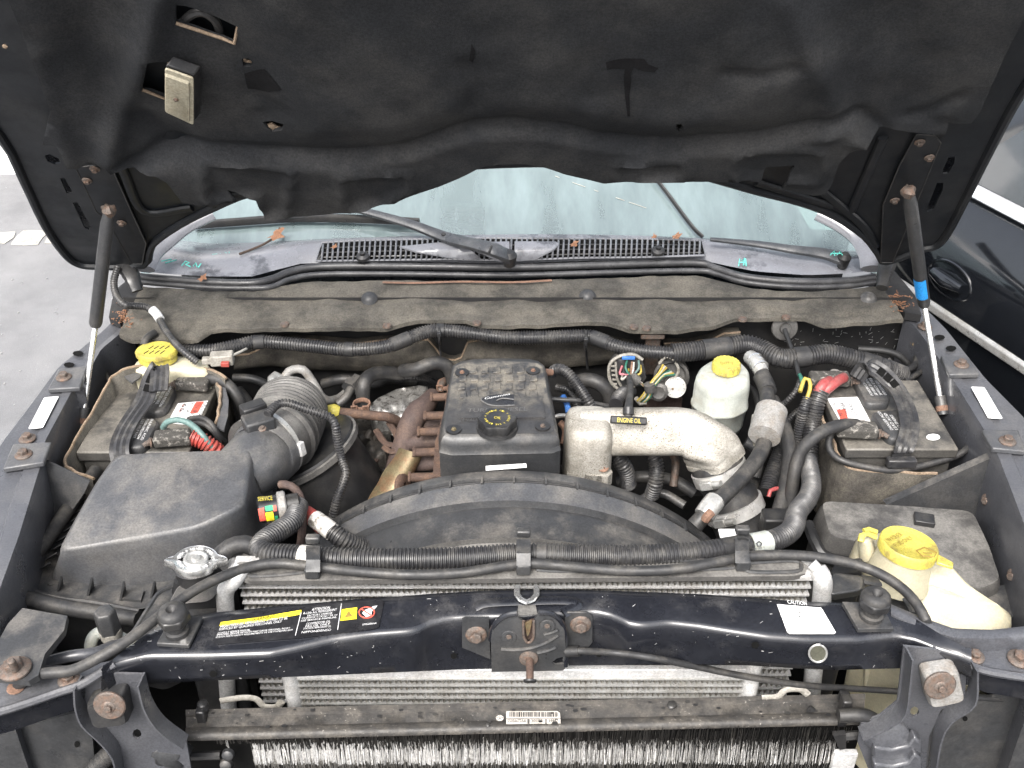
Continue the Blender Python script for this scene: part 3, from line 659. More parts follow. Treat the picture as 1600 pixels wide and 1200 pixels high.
# firewall and its insulation
FWY = 2.15
build(MB().loft([[(-.95, FWY, 1.14), (.95, FWY, 1.14)], [(-.95, FWY, .3), (.95, FWY, .3)]], closed=False), 'firewall', M['bay'], truck)
random.seed(77); mb = MB()
for k in range(60):
    u = random.uniform(1215, 1400); v = random.uniform(515, 555); p = Y(u, v, FWY - .002); l = random.uniform(.002, .012); a = random.uniform(-.3, 1.8); q = V((math.cos(a) * l, 0, math.sin(a) * l)); n_ = V((-math.sin(a), 0, math.cos(a))) * .0009
    mb.add([p, p + q, p + q + n_, p + n_], [(0, 1, 2, 3)])
build(mb, 'scratches', M['alu_white'], truck, kind='stuff')
def ins(top, bot, name, bul=.035, y0=2.10, m='felt_dark', n=60):
    cols = []
    u0, u1 = top[0][0], top[-1][0]
    for i in range(n + 1):
        u = u0 + (u1 - u0) * i / n; a = Y(u, interp(top, u), y0 + .03); c = Y(u, interp(bot, u), y0 + .02)
        cl = [a + V((0, .012, 0))]
        for t in (0, .08, .2, .4, .6, .8, .95, 1):
            p = a + (c - a) * t; b_ = bul * math.sin(math.pi * min(1, .15 + t * .8)) * (1 + .5 * noise.noise(V((u * .012, t * 2, 7)))) + .006 * noise.noise(V((u * .05, t * 5, 2)))
            cl.append(p + V((0, -b_, 0)))
        cols.append(cl + [c + V((0, .03, 0))])
    o = build(MB().loft(cols, closed=False), name, M[m], truck, angle=70)
    build(MB().tube([cl[1] + V((0, .002, .0015)) for cl in cols], .0028, 6), 'torn_edge', M['felt_edge'], o)
    return o
ins([(370, 552), (395, 549), (432, 526), (480, 527), (552, 533), (600, 528), (672, 527), (684, 545), (692, 556), (706, 560), (716, 559), (726, 552), (729, 532), (760, 525), (850, 520), (880, 524), (930, 524), (990, 535)],
    [(370, 575), (420, 570), (470, 576), (560, 578), (630, 578), (690, 566), (760, 566), (820, 570), (860, 573), (920, 570), (990, 562)], 'firewall_insulation')
ins([(1036, 533), (1080, 532), (1110, 525), (1130, 516), (1155, 515)], [(1036, 556), (1080, 560), (1120, 556), (1155, 550)], 'firewall_insulation', n=24)
build(MB().box(Y(1019, 545, 2.07), (.035, .012, .14)), 'support_bracket', M['rust_bolt'], truck, bevel=.002)
build(MB().box(Y(1019, 522, 2.06), (.055, .03, .012)), 'bracket_foot', M['rust_bolt'], truck, bevel=.002)

# fenders: rail tops, inner walls, outer skins
def rail(sd, inner, outer, plates, sticker, bolts, group):
    zr = 1.10
    I = [Z(u, v, zr) for u, v in inner]; O = [Z(u, v, zr) for u, v in outer]
    I = resample(I, .02); n = len(I); O2 = resample(O, .001); O = [O2[int(k * (len(O2) - 1) / (n - 1))] for k in range(n)]
    rings = []
    for a, b in zip(I, O):
        e = (b - a); e.z = 0; e.normalize()
        rings.append([a + V((0, 0, -.45)) + e * .02, a + V((0, 0, -.1)), a + V((0, 0, -.012)), a + e * .004, a.lerp(b, .3), a.lerp(b, .33) + V((0, 0, -.004)), b - e * .006, b + V((0, 0, -.006)), b + e * .045 + V((0, 0, -.06)), b + e * .085 + V((0, 0, -.22)), b + e * .10 + V((0, 0, -.6))])
    r = build(MB().loft(rings, closed=False), 'fender', M['paint_rail'], truck, angle=35)
    for q in plates:
        p = [Z(u, v, zr + .012) for u, v in q]
        build(MB().prism(p, (0, 0, -.012)), 'mounting_plate', M['plastic_grey'], r, bevel=.003)
    p = [Z(u, v, zr + .0045) for u, v in sticker]
    build(MB().prism(rpoly(p, .004), (0, 0, -.001)), 'white_sticker', M['label_white'], r)
    for u, v, k in bolts: bolt(r, Z(u, v + 3, zr + (.012 if k else .003)), (0, 0, 1), .0165)
    return r
fl = rail(-1, [(204, 508), (187, 524), (160, 546), (128, 605), (117, 607), (74, 688), (64, 735), (32, 840), (5, 915), (-25, 1010)], [(178, 497), (157, 517), (88, 573), (32, 648), (0, 690), (-50, 770), (-80, 880), (-95, 1010)],
     ([(91, 576), (137, 571), (125, 605), (74, 608)], [(20, 693), (81, 690), (68, 722), (4, 732)]), [(69, 621), (92, 619), (67, 668), (44, 670)], ((100, 587, 1), (37, 708, 1), (43, 683, 0)), 'x')
fr_ = rail(1, [(1412, 498), (1432, 515), (1459, 552), (1484, 588), (1534, 670), (1557, 712), (1586, 789), (1602, 832), (1630, 920), (1650, 1000)], [(1432, 470), (1453, 486), (1479, 512), (1542, 590), (1602, 650), (1650, 730), (1680, 830), (1700, 1000)],
     ([(1470, 555), (1514, 557), (1531, 584), (1484, 585)], [(1534, 671), (1591, 671), (1604, 705), (1551, 700)]), [(1517, 604), (1538, 605), (1567, 654), (1544, 653)], ((1502, 567, 1), (1574, 687, 1), (1445, 508, 0)), 'x')
for u, v in ((1468, 527), (1486, 544), (122, 552), (108, 570)):
    build(MB().sheet(lambda a, b: Z(a, b, 1.1035), [(u + 8 * math.cos(R(k * 45)) * 1.1, v + 4.2 * math.sin(R(k * 45))) for k in range(8)], (), 6), 'rail_hole', M['void'], fr_ if u > 800 else fl)
# inner fender bolts facing the bay
for u, v, z, nx in ((161, 560, 1.03, 1), (144, 610, 1.0, 1), (92, 705, 1.03, 1), (90, 702, .98, 1)):
    bolt(fl, Z(u, v, z), (1, -.3, .2), .013)
for u, v, z in ((1432, 538, 1.05), (1457, 597, 1.0), (1507, 662, 1.0), (1543, 782, 1.0), (1578, 858, 1.0), (1584, 900, 1.0)):
    bolt(fr_, Z(u, v, z), (-1, -.4, .2), .014)
build(MB().loft([[(-1.05, .5, .52), (1.05, .5, .52)], [(-1.05, 2.2, .52), (1.05, 2.2, .52)]], closed=False), 'bay_light_blocker', M['void'], truck)  # unseen dark floor pan added to keep light out of the bay
# hinge ends beside the cowl
for sd, pts in ((-1, [(196, 350), (188, 395), (205, 430), (214, 455)]), (1, [(1420, 320), (1402, 370), (1386, 415), (1378, 450)])):
    build(MB().tube(spline([Z(u, v, 1.28 - .03 * i) for i, (u, v) in enumerate(pts)], 6), [.026, .026, .026, .026, .026, .026, .025, .024, .023, .022, .022, .02, .02, .018, .018, .016, .016, .014, .014], 8, ry=.012), 'hinge_arm', M['plastic_black'], truck)
for sd, q in ((-1, [(178, 455), (205, 432), (222, 440), (215, 470), (198, 492), (186, 500), (170, 495)]), (1, [(1368, 438), (1395, 420), (1412, 440), (1430, 462), (1440, 492), (1415, 488), (1392, 470)])):
    build(MB().sheet(lambda u, v: Z(u, v, 1.125), q, (), 10, (0, 0, -.02)), 'hinge_base', M['bay'], truck)
for sd, c in ((-1, (196, 495)), (1, (1402, 470))):
    mb = MB(); random.seed(5)
    for k in range(110):
        p = Z(c[0] + random.gauss(0, 9), c[1] + random.gauss(0, 7), 1.128 + .006 * random.random()); a = random.random() * 3.1
        mb.box(p, (.002 + .007 * random.random(), .0022, .001), Matrix.Rotation(a, 3, 'Z') @ Matrix.Rotation(random.gauss(0, .4), 3, 'X'))
    build(mb, 'leaf_litter', M['leaf'], kind='stuff', label='orange leaf litter caught at the ' + ('left' if sd < 0 else 'right') + ' hood hinge base', cat='leaf litter')
for pl_ in ([(196, 448), (206, 443), (214, 458), (206, 470)],): pass

# ------------ radiator support crossmember
rearE = [(150, 1052), (200, 1010), (250, 975), (300, 960), (340, 953), (430, 944), (490, 939), (560, 933), (680, 925), (780, 920), (900, 920), (1000, 922), (1100, 926), (1160, 930), (1240, 936), (1330, 940), (1390, 945), (1430, 965), (1470, 990), (1510, 1012)]
ridge = [(95, 1085), (140, 1058), (180, 1035), (230, 1024), (330, 1023), (420, 1020), (460, 1012), (520, 998), (580, 990), (635, 986), (650, 984), (672, 972), (700, 965), (760, 962), (800, 962), (880, 957), (930, 954), (955, 960), (985, 974), (1005, 976), (1045, 972), (1090, 977), (1140, 985), (1200, 994), (1260, 998), (1340, 998), (1400, 992), (1430, 998), (1460, 1010), (1500, 1022), (1520, 1032)]
lowE = [(95, 1118), (130, 1088), (240, 1068), (400, 1060), (560, 1053), (700, 1047), (780, 1044), (890, 1040), (1000, 1038), (1140, 1038), (1240, 1044), (1300, 1047), (1420, 1044), (1500, 1052), (1520, 1062)]
def xm(u):
    vr, vf, vl = interp(rearE, u), interp(ridge, u), interp(lowE, u)
    b = Z(u, vf, 1.096); a = Z(u, vr, 1.102); lo_ = Y(u, vl, b.y + .004)
    return a, b, lo_
cols = []
for i in range(141):
    u = 158 + (1518 - 158) * i / 140; a, b, c = xm(u); d = (b - a)
    cl = [a + V((0, .002, -.05)), a + V((0, 0, -.006)), a + d * .05, a + d * .25, a + d * .5, a + d * .78, a + d * .9 + V((0, 0, -.001))]
    for t in range(5): an = R(90 * t / 4); cl.append(b + V((0, .010 - .012 * math.sin(an), -.010 + .010 * math.cos(an))))
    cl += [b.lerp(c, .45), b.lerp(c, .8), c, c + V((0, .03, -.004))]
    cols.append(cl)
xmem = build(MB().loft(cols, closed=False), 'crossmember', M['paint'], truck, angle=80, label='scratched navy radiator support crossmember')
def XT(u, v, n=0):
    a, b, c = xm(u); t = (v - interp(rearE, u)) / (interp(ridge, u) - interp(rearE, u)); return Z(u, v, a.z + (b.z - a.z) * t + n)
def XF(u, v, n=0): a, b, c = xm(u); return Y(u, v, b.y - .003 - n)
def disc(f, u, v, ru, rv, name, m, par, k=16):
    return build(MB().sheet(f, [(u + ru * math.cos(2 * math.pi * i / k), v + rv * math.sin(2 * math.pi * i / k)) for i in range(k)], (), max(ru, rv)), name, M[m], par)
for u, v, ru in ((333, 1053, 6), (709, 1025, 5), (936, 1022, 5), (1180, 1008, 6)):
    disc(lambda a, b: XF(a, b, .0015), u, v, ru, ru * .9, 'hole', 'void', xmem)
disc(lambda a, b: XF(a, b, .0015), 1278, 1021, 14, 13, 'round_hole', 'hole_shade', xmem)
build(MB().tube([XF(1278 + 14 * math.cos(R(k * 20)), 1021 + 13.5 * math.sin(R(k * 20)), .002) for k in range(19)], .0018, 6), 'hole_rim', M['alu'], xmem)
# scratches down to metal
random.seed(21); mb = MB()
for k in range(150):
    u = random.uniform(180, 1420); a, b, c = xm(u)
    if random.random() < .5:
        v = interp(rearE, u) + random.random() ** 2 * 45; f = XT
        if 345 < u < 610 or 1215 < u < 1320: continue
    else: v = random.uniform(interp(ridge, u) + 6, interp(lowE, u) - 2); f = XF
    if 735 < u < 935: continue
    l = random.choice((1.2, 1.5, 2, 2.5, 4, 7)); an = random.gauss(0, .8); w = random.uniform(.5, 1.1)
    dx, dy = l * math.cos(an), l * math.sin(an) * .6
    mb.add([f(u, v, .001), f(u + dx, v + dy, .001), f(u + dx * .9 - dy * .2, v + dy + w, .001), f(u, v + w, .001)], [(0, 1, 2, 3)])
build(mb, 'paint_chips', M['alu_white'], xmem, kind='stuff')
# raised pressing above the latch
pz = [XT(742, 950, .001), XT(780, 940, .010), XT(880, 938, .010), XT(906, 944, .001)]
build(MB().tube(spline([XT(742, 949, .001), XT(762, 942, .004), XT(822, 939, .004), XT(884, 938, .004), XT(903, 944, .002), XT(880, 958, .004)], 6), .009, 8, ry=.0022), 'pressing', M['paint'], xmem)
# bump stops
for u, v, tilt in ((277, 975, 0), (1361, 950, 0)):
    b0 = XT(u, v + 14, .0)
    q = [(u - 33, v + 30), (u + 18, v + 33), (u + 40, v - 12), (u - 5, v - 18)] if u < 800 else [(u - 20, v + 33), (u + 36, v + 32), (u + 16, v - 8), (u - 45, v - 10)]
    bs = build(MB().sheet(lambda a, b: XT(a, b, .010), q, (), 14, (0, 0, -.008)), 'bumper_pad', M['plastic'], xmem, bevel=.003)
    z0 = Z(u, v + 12, 1.112)
    build(MB().lathe(z0, (0, 0, 1), [(0, .019), (.006, .019), (.008, .015), (.02, .015), (.024, .019), (.028, .019)], 16), 'bumper_stem', M['rubber'], bs)
    hx = [[z0 + V((.0265 * math.cos(R(60 * k + 10)), .0265 * math.sin(R(60 * k + 10)), h)) for k in range(6)] for h in (.024, .040)]
    build(MB().loft(hx), 'bumper_hex', M['plastic_black'], bs, bevel=.003)
    build(MB().lathe(z0 + V((0, 0, .040)), (0, 0, 1), [(0, .023), (.006, .022), (.010, .018), (.011, .009), (.006, .006), (.002, .001)], 20), 'bumper_cap', M['rubber'], bs)

# ================================================================ front end
# ------------ fender ends of the crossmember, lamp brackets
def cap_part(pts, z, name, m, par, back=(0, 0, -.006), bevel=0, step=14, holes=(), **k):
    return build(MB().sheet(lambda u, v: Z(u, v, z), pts, holes, step, back), name, M[m], par, bevel=bevel, **k)
el = cap_part([(-40, 1075), (20, 1040), (100, 1040), (160, 1035), (185, 1030), (130, 1068), (60, 1090), (0, 1112), (-40, 1125)], 1.06, 'crossmember_end', 'paint_rail', truck, back=(0, 0, -.01))
build(MB().tube(spline(ZP((-40, 1122, 1.06), (20, 1106, 1.06), (90, 1082, 1.062), (130, 1068, 1.07), (180, 1036, 1.092)), 6), .007, 8), 'rolled_edge', M['paint_rail'], truck)
build(MB().loft([[Z(u, v, 1.058), Y(u, v + 36, Z(u, v, 1.058).y + .004)] for u, v in ((-40, 1122), (20, 1106), (90, 1082), (132, 1068))], closed=False), 'end_skirt', M['paint'], truck)
bolt(truck, Z(108, 1062, 1.066), (0, -.1, 1), .017); build(MB().lathe(Z(25, 1074, 1.062), (0, 0, 1), [(0, .014), (.002, .013)], 14), 'plug', M['rust_orange'], truck)
br = cap_part([(-10, 1015), (12, 975), (35, 950), (105, 962), (100, 985), (70, 1022), (60, 1055), (45, 1064), (-10, 1058)], 1.10, 'fender_brace', 'plastic', truck, back=(0, 0, -.012), bevel=.003)
bolt(br, Z(24, 1046, 1.102), (0, 0, 1), .024); build(MB().lathe(Z(24, 1046, 1.112), (0, -.1, 1), [(0, .006), (.022, .006), (.024, .004)], 10), 'stud', M['rust_bolt'], br)
er = cap_part([(1430, 985), (1470, 995), (1530, 1005), (1600, 1010), (1660, 1015), (1660, 1060), (1600, 1055), (1540, 1046), (1500, 1030), (1455, 1012)], 1.065, 'crossmember_end', 'paint_rail', truck, back=(0, 0, -.01))
tbz = lambda u: 1.100 - .012 * sst(1395, 1500, u)
tb_u = list(range(1392, 1661, 12)); tb_r = [(1392, 944), (1440, 964), (1490, 982), (1550, 984), (1596, 979), (1660, 972)]; tb_f = [(1392, 968), (1440, 990), (1490, 1004), (1550, 1006), (1596, 1002), (1660, 998)]
build(MB().loft([[Z(u, interp(tb_r, u), tbz(u)) + V((0, .004, -.03)), Z(u, interp(tb_r, u), tbz(u)), Z(u, interp(tb_r, u) * .7 + interp(tb_f, u) * .3, tbz(u) + .005), Z(u, interp(tb_r, u) * .35 + interp(tb_f, u) * .65, tbz(u) + .003), Z(u, interp(tb_f, u), tbz(u) - .006), Z(u, interp(tb_f, u), tbz(u) - .006) + V((0, -.001, -.03))] for u in tb_u], closed=False), 'upper_tie_bar', M['paint_rail'], truck, angle=60)
build(MB().tube(spline(ZP((1455, 1010, 1.09), (1500, 1032, 1.068), (1540, 1048, 1.066), (1600, 1058, 1.066), (1660, 1066, 1.066)), 6), .007, 8), 'rolled_edge', M['paint_rail'], truck)
build(MB().loft([[Z(u, v, 1.064), Y(u, v + 34, Z(u, v, 1.064).y + .004)] for u, v in ((1500, 1032), (1540, 1048), (1600, 1058), (1660, 1064))], closed=False), 'end_skirt', M['paint'], truck)
bolt(truck, Z(1523, 1026, 1.068), (0, -.1, 1), .015); bolt(truck, Z(1592, 1030, 1.068), (0, -.1, 1), .018)

def lampmount(sd, outl, blk, wash, yb, fl1, fl2, hole, lab):
    e = empty('headlamp_bracket', Y(wash[0], 1200, yb), lab, 'bracket')
    pl_ = build(MB().sheet(lambda u, v: Y(u, v, yb), outl, [[(hole[0] + 7 * math.cos(R(45 * k)), hole[1] + 8 * math.sin(R(45 * k))) for k in range(8)]], 14, (0, .004, 0)), 'plate', M['paint_rail'], e)
    for f in (fl1, fl2):
        P = [Y(u, v, yb) for u, v in f]; build(MB().loft([[p, p + V((0, -.032, .004)), p + V((.003, -.032, .004)), p + V((.003, 0, 0))] for p in spline(P, 4)]), 'flange', M['paint_rail'], e)
    q = [Y(u, v, yb - .002) for u, v in blk]
    rb = build(MB().loft([rpoly(q, .012), rpoly([p + V((0, -.022, .002)) for p in q], .012), rpoly([(sum(q, V()) / 4).lerp(p, .9) + V((0, -.03, .003)) for p in q], .012)]), 'rubber_isolator', M['grey_block'] if sd > 0 else M['rubber'], e)
    c0 = Y(wash[0], wash[1], yb - .034)
    w = build(MB().lathe(c0, (0, -1, .25), [(0, .025), (.003, .025), (.005, .023), (.006, .012)], 24), 'washer', M['rust_bolt'], e)
    bolt(e, c0 + V((0, -.005, .001)), (0, -1, .25), .0105)
    return e
lampmount(-1, [(126, 1060), (160, 1052), (222, 1054), (232, 1090), (252, 1120), (290, 1150), (300, 1210), (195, 1210), (185, 1165), (170, 1140), (140, 1120), (128, 1090)],
          [(140, 1072), (190, 1062), (212, 1078), (205, 1118)][:0] or [(142, 1080), (200, 1066), (210, 1112), (155, 1118)], (172, 1101), 1.07, [(126, 1055), (128, 1085), (138, 1112), (165, 1138), (185, 1165), (192, 1205)], [(224, 1050), (234, 1088), (255, 1120), (292, 1148)], (214, 1147), 'grey bracket with rubber block and rusty washer by the yellow warning label')
lampmount(1, [(1412, 1010), (1460, 1015), (1512, 1030), (1508, 1085), (1470, 1110), (1452, 1150), (1445, 1210), (1360, 1210), (1340, 1160), (1345, 1130), (1375, 1118), (1402, 1096)],
          [(1434, 1036), (1488, 1028), (1499, 1076), (1444, 1088)], (1468, 1070), 1.10, [(1414, 1010), (1410, 1050), (1403, 1096), (1376, 1118), (1340, 1135)], [(1514, 1028), (1510, 1080), (1474, 1108), (1458, 1140), (1448, 1205)], (1429, 1112), 'navy bracket with pale rubber block and washer by the white caution label')
# bulge and step under the right lamp bracket, panels at the lower corners
build(blob(Y(1388, 1152, 1.095), .042, (0, -1, .2), 3, .35), 'pressed_bulge', M['paint_rail'], truck, angle=80)
for k, dv in enumerate((0, 26)):
    build(MB().sheet(lambda u, v: Y(u, v, 1.075 - .012 * k), [(1366, 1168 + dv), (1395, 1172 + dv), (1420, 1166 + dv), (1430, 1152 + dv), (1440, 1160 + dv), (1442, 1176 + dv), (1420, 1192 + dv), (1366, 1196 + dv)], (), 14, (0, .02, 0)), 'pressed_step', M['paint_rail'], truck, bevel=.004)
for outl, y in (([(1480, 1095), (1610, 1085), (1610, 1210), (1440, 1210), (1450, 1150)], 1.16), ([(-10, 1150), (60, 1140), (135, 1112), (150, 1135), (165, 1210), (-10, 1210)], 1.14), ([(25, 1138), (140, 1108), (150, 1210), (40, 1210)], 1.12)):
    build(MB().sheet(lambda u, v: Y(u, v, y), outl, (), 30, (0, .006, 0)), 'baffle_panel', M['plastic'], truck)
disc(lambda a, b: Y(a, b, 1.118), 120, 1163, 4, 5, 'hole', 'void', truck); disc(lambda a, b: Y(a, b, 1.157), 1508, 1123, 4, 4, 'hole', 'void', truck)
corr_b = corr(MB(), spline([Y(u, v, 1.10) for u, v in ((135, 1215), (160, 1188), (190, 1165), (215, 1150))], 6), .016, .008, .2)
build(corr_b, 'corrugated_sleeve', M['rubber'], label='short ribbed black sleeve at the lower corner below the rusty bracket', cat='sleeve')

# ------------ heat exchangers
def core(e, x0, x1, y, z0, rows, pitch, finw, bars='alu_white', fins='fin', depth=.03, dx=.0048, amp=1.0):
    """rows of zig-zag fins between flat tubes; z0 = top"""
    build(MB().box(((x0 + x1) / 2, y + depth, z0 - rows * pitch / 2), (x1 - x0, .004, rows * pitch + .01)), 'core_back', M['void'], e)
    for r in range(rows + 1):
        zb = z0 - r * pitch
        build(MB().box(((x0 + x1) / 2, y + depth / 2, zb), (x1 - x0, depth, .0035)), 'flat_tube', M[bars], e)
    mb = MB()
    for r in range(rows):
        za = z0 - r * pitch - .0022; zb = z0 - (r + 1) * pitch + .0022; n = int((x1 - x0) / dx); vs = []; fs = []
        for i in range(n + 1):
            x = x0 + dx * i; zz = za if i % 2 else zb; zx = x + random.uniform(-.0006, .0006)
            vs += [(zx, y + .001 + random.uniform(0, .002), zz), (zx, y + depth * .9, zz)]
        fs = [(2 * i, 2 * i + 2, 2 * i + 3, 2 * i + 1) for i in range(n)]
        mb.add(vs, fs)
    build(mb, 'fins', M[fins], e, kind='stuff', angle=10)
ic = empty('charge_air_cooler', (0.02, 1.27, .6), 'wide silver charge air cooler behind the navy crossmember', 'radiator')
yc = Z(800, 905, 1.10).y
xL, xR = Y(376, 930, yc).x, Y(1268, 915, yc).x
core(ic, xL, xR, yc, 1.098, 17, .0185, .02)
build(MB().box(((xL + xR) / 2, yc + .02, 1.106), (xR - xL + .02, .05, .012)), 'top_bar', M['alu_white'], ic, bevel=.002)
tl = [(372, 882), (384, 890), (366, 935), (362, 990)]
build(MB().tube(spline([Z(378, 888, 1.125), Z(366, 905, 1.115), Y(352, 925, yc - .01), Y(353, 965, yc - .008), Y(355, 1075, yc + .0), Y(365, 1160, yc)], 6), .015, 12), 'side_tank', M['alu_white'], ic)
build(MB().tube(spline([Z(1268, 880, 1.125), Z(1277, 890, 1.118), Y(1285, 905, yc - .008), Y(1284, 935, yc - .006), Y(1270, 1060, yc), Y(1262, 1160, yc)], 6), [.010] * 6 + [.016] * 25, 12), 'side_tank', M['alu_white'], ic)
build(MB().tube([Y(362, 878, yc + .07), Y(370, 892, yc + .03)], .012, 10), 'tank_spout', M['alu_white'], ic)
seal = [(362, 884), (375, 878), (1245, 872), (1262, 884), (1258, 896), (1240, 900), (392, 908), (370, 900)]
tp = build(MB().sheet(lambda u, v: Z(u, v, 1.116), seal, (), 25, (0, 0, -.01)), 'top_air_seal', M['plastic_dusty'], ic, bevel=.003)
for a in ([(385, 886), (470, 880), (478, 893), (392, 900)], [(508, 884), (770, 878), (780, 888), (700, 898), (520, 895)], [(850, 880), (1120, 876), (1135, 888), (860, 892)], [(1165, 880), (1240, 876), (1252, 886), (1240, 893), (1170, 893)]):
    p = [Z(u, v, 1.1185) for u, v in a]; build(MB().tube(spline(p + [p[0]], 4), .0035, 6), 'seal_ridge', M['plastic'], tp)
# side tanks of the radiator behind
rad = empty('radiator', (0, 1.36, .5), 'black plastic radiator tanks behind the charge air cooler', 'radiator')
for u0, u1, v0 in ((262, 352, 905), (1292, 1352, 890)):
    q = [Z(u0, v0 + 10, 1.08), Z(u1, v0 + 5, 1.08), Z(u1, v0 - 22, 1.08), Z(u0 + 10, v0 - 12, 1.08)]
    build(MB().loft([rpoly([p + V((0, 0, -.4)) for p in q], .01), rpoly([p + V((0, 0, -.02)) for p in q], .012), rpoly([(sum(q, V()) / 4).lerp(p, .86) for p in q], .012)]), 'end_tank', M['plastic_black'], rad)
build(MB().lathe(Z(310, 905, 1.08), (0, 0, 1), [(0, .034), (.03, .034), (.036, .037), (.04, .03)], 20), 'filler_neck', M['plastic_black'], rad)
build(MB().loft([rpoly(ZP((262, 945, 1.075), (330, 940, 1.075), (352, 905, 1.075), (280, 912, 1.075)), .015), rpoly(ZP((262, 945, 1.088), (330, 940, 1.088), (352, 905, 1.088), (280, 912, 1.088)), .015)]), 'neck_foot', M['plastic'], rad, bevel=.004)
build(MB().box((0, 1.36, .74), (1.0, .05, .5)), 'core', M['void'], rad)
c0 = Z(306, 874, 1.125); an = V((.10, .12, 1)).normalized()
pr = []
fr0 = frame(an, (1, .18, 0))
def capring(k, h):
    out_ = []
    for i in range(64):
        t = 2 * math.pi * i / 64; r = .037 + .015 * (math.exp(-((t - 0) / .16) ** 2) + math.exp(-((t - 2 * math.pi) / .16) ** 2) + math.exp(-((t - math.pi) / .16) ** 2))
        out_.append(c0 + fr0 @ V((r * k * math.cos(t), r * k * math.sin(t), h)))
    return out_
rc = build(MB().loft([capring(.97, -.012), capring(1.0, -.010), capring(1.0, -.001), capring(.97, .002), capring(.93, .001), capring(.55, .0005)], cap1=False), 'radiator_cap', M['chrome'], rad, label='round silver radiator cap with two ears')
build(MB().lathe(c0, an, [(.0002, .021), (.004, .0195), (.0045, .0165), (.001, .014), (.001, .008), (.006, .007), (.007, .0005)], 28), 'cap_boss', M['alu'], rc)
ch = 'DO NOT OPEN HOT   BEFORE READING MANUAL '
it = []
for i, cch in enumerate('NEVER OPEN HOT * 18 PSI * NEVER OPEN * '):
    if cch == ' ': continue
    t = -2 * math.pi * i / 39 + 1.9; er_ = fr0 @ V((math.cos(t), math.sin(t), 0)); et = fr0 @ V((math.sin(t), -math.cos(t), 0)); p = c0 + er_ * .0250 + an * .0016
    it.append((cch, p - et * .0022, et * .0042, er_ * .0058))
texts(rc, M['label_white'], it, lift=.0006)

# front condenser/cooler seen below the crossmember
cd = empty('transmission_cooler', (0, 1.19, .6), 'narrow silver finned cooler below the hood latch', 'cooler')
yd = 1.185
x0, x1 = Y(462, 1075, yd).x, Y(1168, 1065, yd).x
ztop = Y(800, 1062, yd).z
core(cd, x0, x1, yd, ztop, 5, .0165, .02, 'alu', 'fin', .022, .0046)
build(MB().box(((x0 + x1) / 2, yd + .008, ztop + .012), (x1 - x0, .012, .022)), 'top_plate', M['alu_white'], cd, bevel=.002)
for x in (x0 - .008, x1 + .008): build(MB().tube([(x, yd + .008, ztop + .05), (x, yd + .008, ztop - .14)], .0145, 14), 'header_tube', M['alu_white'], cd)
for q in ([(345, 1095), (378, 1090), (400, 1092), (412, 1103), (432, 1104), (440, 1096)], [(1190, 1090), (1215, 1088), (1228, 1078), (1250, 1077), (1262, 1085)]):
    build(MB().tube(spline([Y(u, v, yd - .01) for u, v in q], 5), .0035, 8, ry=.007), 'wire_strap', M['grey_clip'], cd)

ac = empty('condenser', (0, 1.12, .5), 'grimy condenser with dirty top channel at the bottom edge', 'condenser')
chan = [(285, 1118), (330, 1106), (560, 1101), (800, 1092), (1000, 1089), (1180, 1086), (1300, 1083), (1330, 1084), (1345, 1112), (1360, 1122)]
cols = []
for i in range(71):
    u = 290 + (1352 - 290) * i / 70; vt = 1108 - 23 * (u - 330) / 970; vb = vt + 38
    a = Z(u, vt, .888); b = Z(u, vb, .880)
    nz = .0015 * noise.noise(V((u * .03, 0, 4)))
    cols.append([a + V((0, 0, -.02)), a, a.lerp(b, .22), a.lerp(b, .26) + V((0, 0, -.004)), a.lerp(b, .68) + V((0, 0, -.004 + nz)), a.lerp(b, .74) + V((0, 0, -.001)), b + V((0, 0, .003)), b + V((0, -.004, .0025)), b + V((0, -.008, -.002)), b + V((0, -.008, -.008)), b + V((0, -.003, -.012))])
chn = build(MB().loft(cols, closed=False), 'top_channel', M['channel'], ac, angle=50)
ya = Z(800, 1135, .88).y - .004
def fz(v): return Y(800, v, ya).z
rows = [(1140, 1162, 'fin_dark', .0020, .002), (1158, 1172, 'fin_dark', .0018, .006), (1163, 1191, 'fin_white', .0009, .004), (1186, 1206, 'fin', .0016, .003), (1196, 1215, 'fin_dark', .0020, .003)]
xa, xb = Y(395, 1180, ya).x, Y(1305, 1170, ya).x
build(MB().box(((xa + xb) / 2, ya + .03, .745), (xb - xa + .1, .004, .22)), 'core_back', M['void'], ac)
random.seed(9)
for j, (va, vb, mm, dx, jit) in enumerate(rows):
    mb = MB(); x = xa - .06 * (j < 1) ; za, zb = fz(va), fz(vb)
    while x < xb + .02 * (j < 1):
        w = dx * random.uniform(.5, 1.1) * (1.5 if mm == 'fin_white' else 1); lean = random.gauss(0, jit * .5); yy = ya + random.uniform(-.002, .006) - (.004 if mm == 'fin_white' else 0); zz = random.uniform(-.003, .003); tl_ = random.uniform(.003, .014) if mm == 'fin_white' else random.uniform(-.004, .006)
        mb.add([(x, yy, zb + zz), (x + w, yy + .003 * random.random(), zb + zz), (x + w + lean, yy + tl_, za + zz), (x + lean, yy + tl_ - .002, za + zz)], [(0, 1, 2, 3)])
        x += dx * random.uniform(.6, 1.3)
    build(mb, 'bent_fins', M[mm], ac, kind='stuff', angle=5)
build(MB().tube(spline([Y(u, v, ya - .006) for u, v in ((1310, 1118), (1352, 1118), (1370, 1132), (1372, 1160), (1370, 1215))], 5), .012, 10), 'side_pipe', M['plastic_black'], ac)
build(MB().tube([Y(1320, 1150, ya), Y(1365, 1146, ya)], .008, 8), 'inlet_stub', M['plastic_black'], ac)
build(MB().box(Y(1318, 1188, ya - .004), (.04, .012, .05)), 'mount_tab', M['alu_white'], ac, bevel=.002)
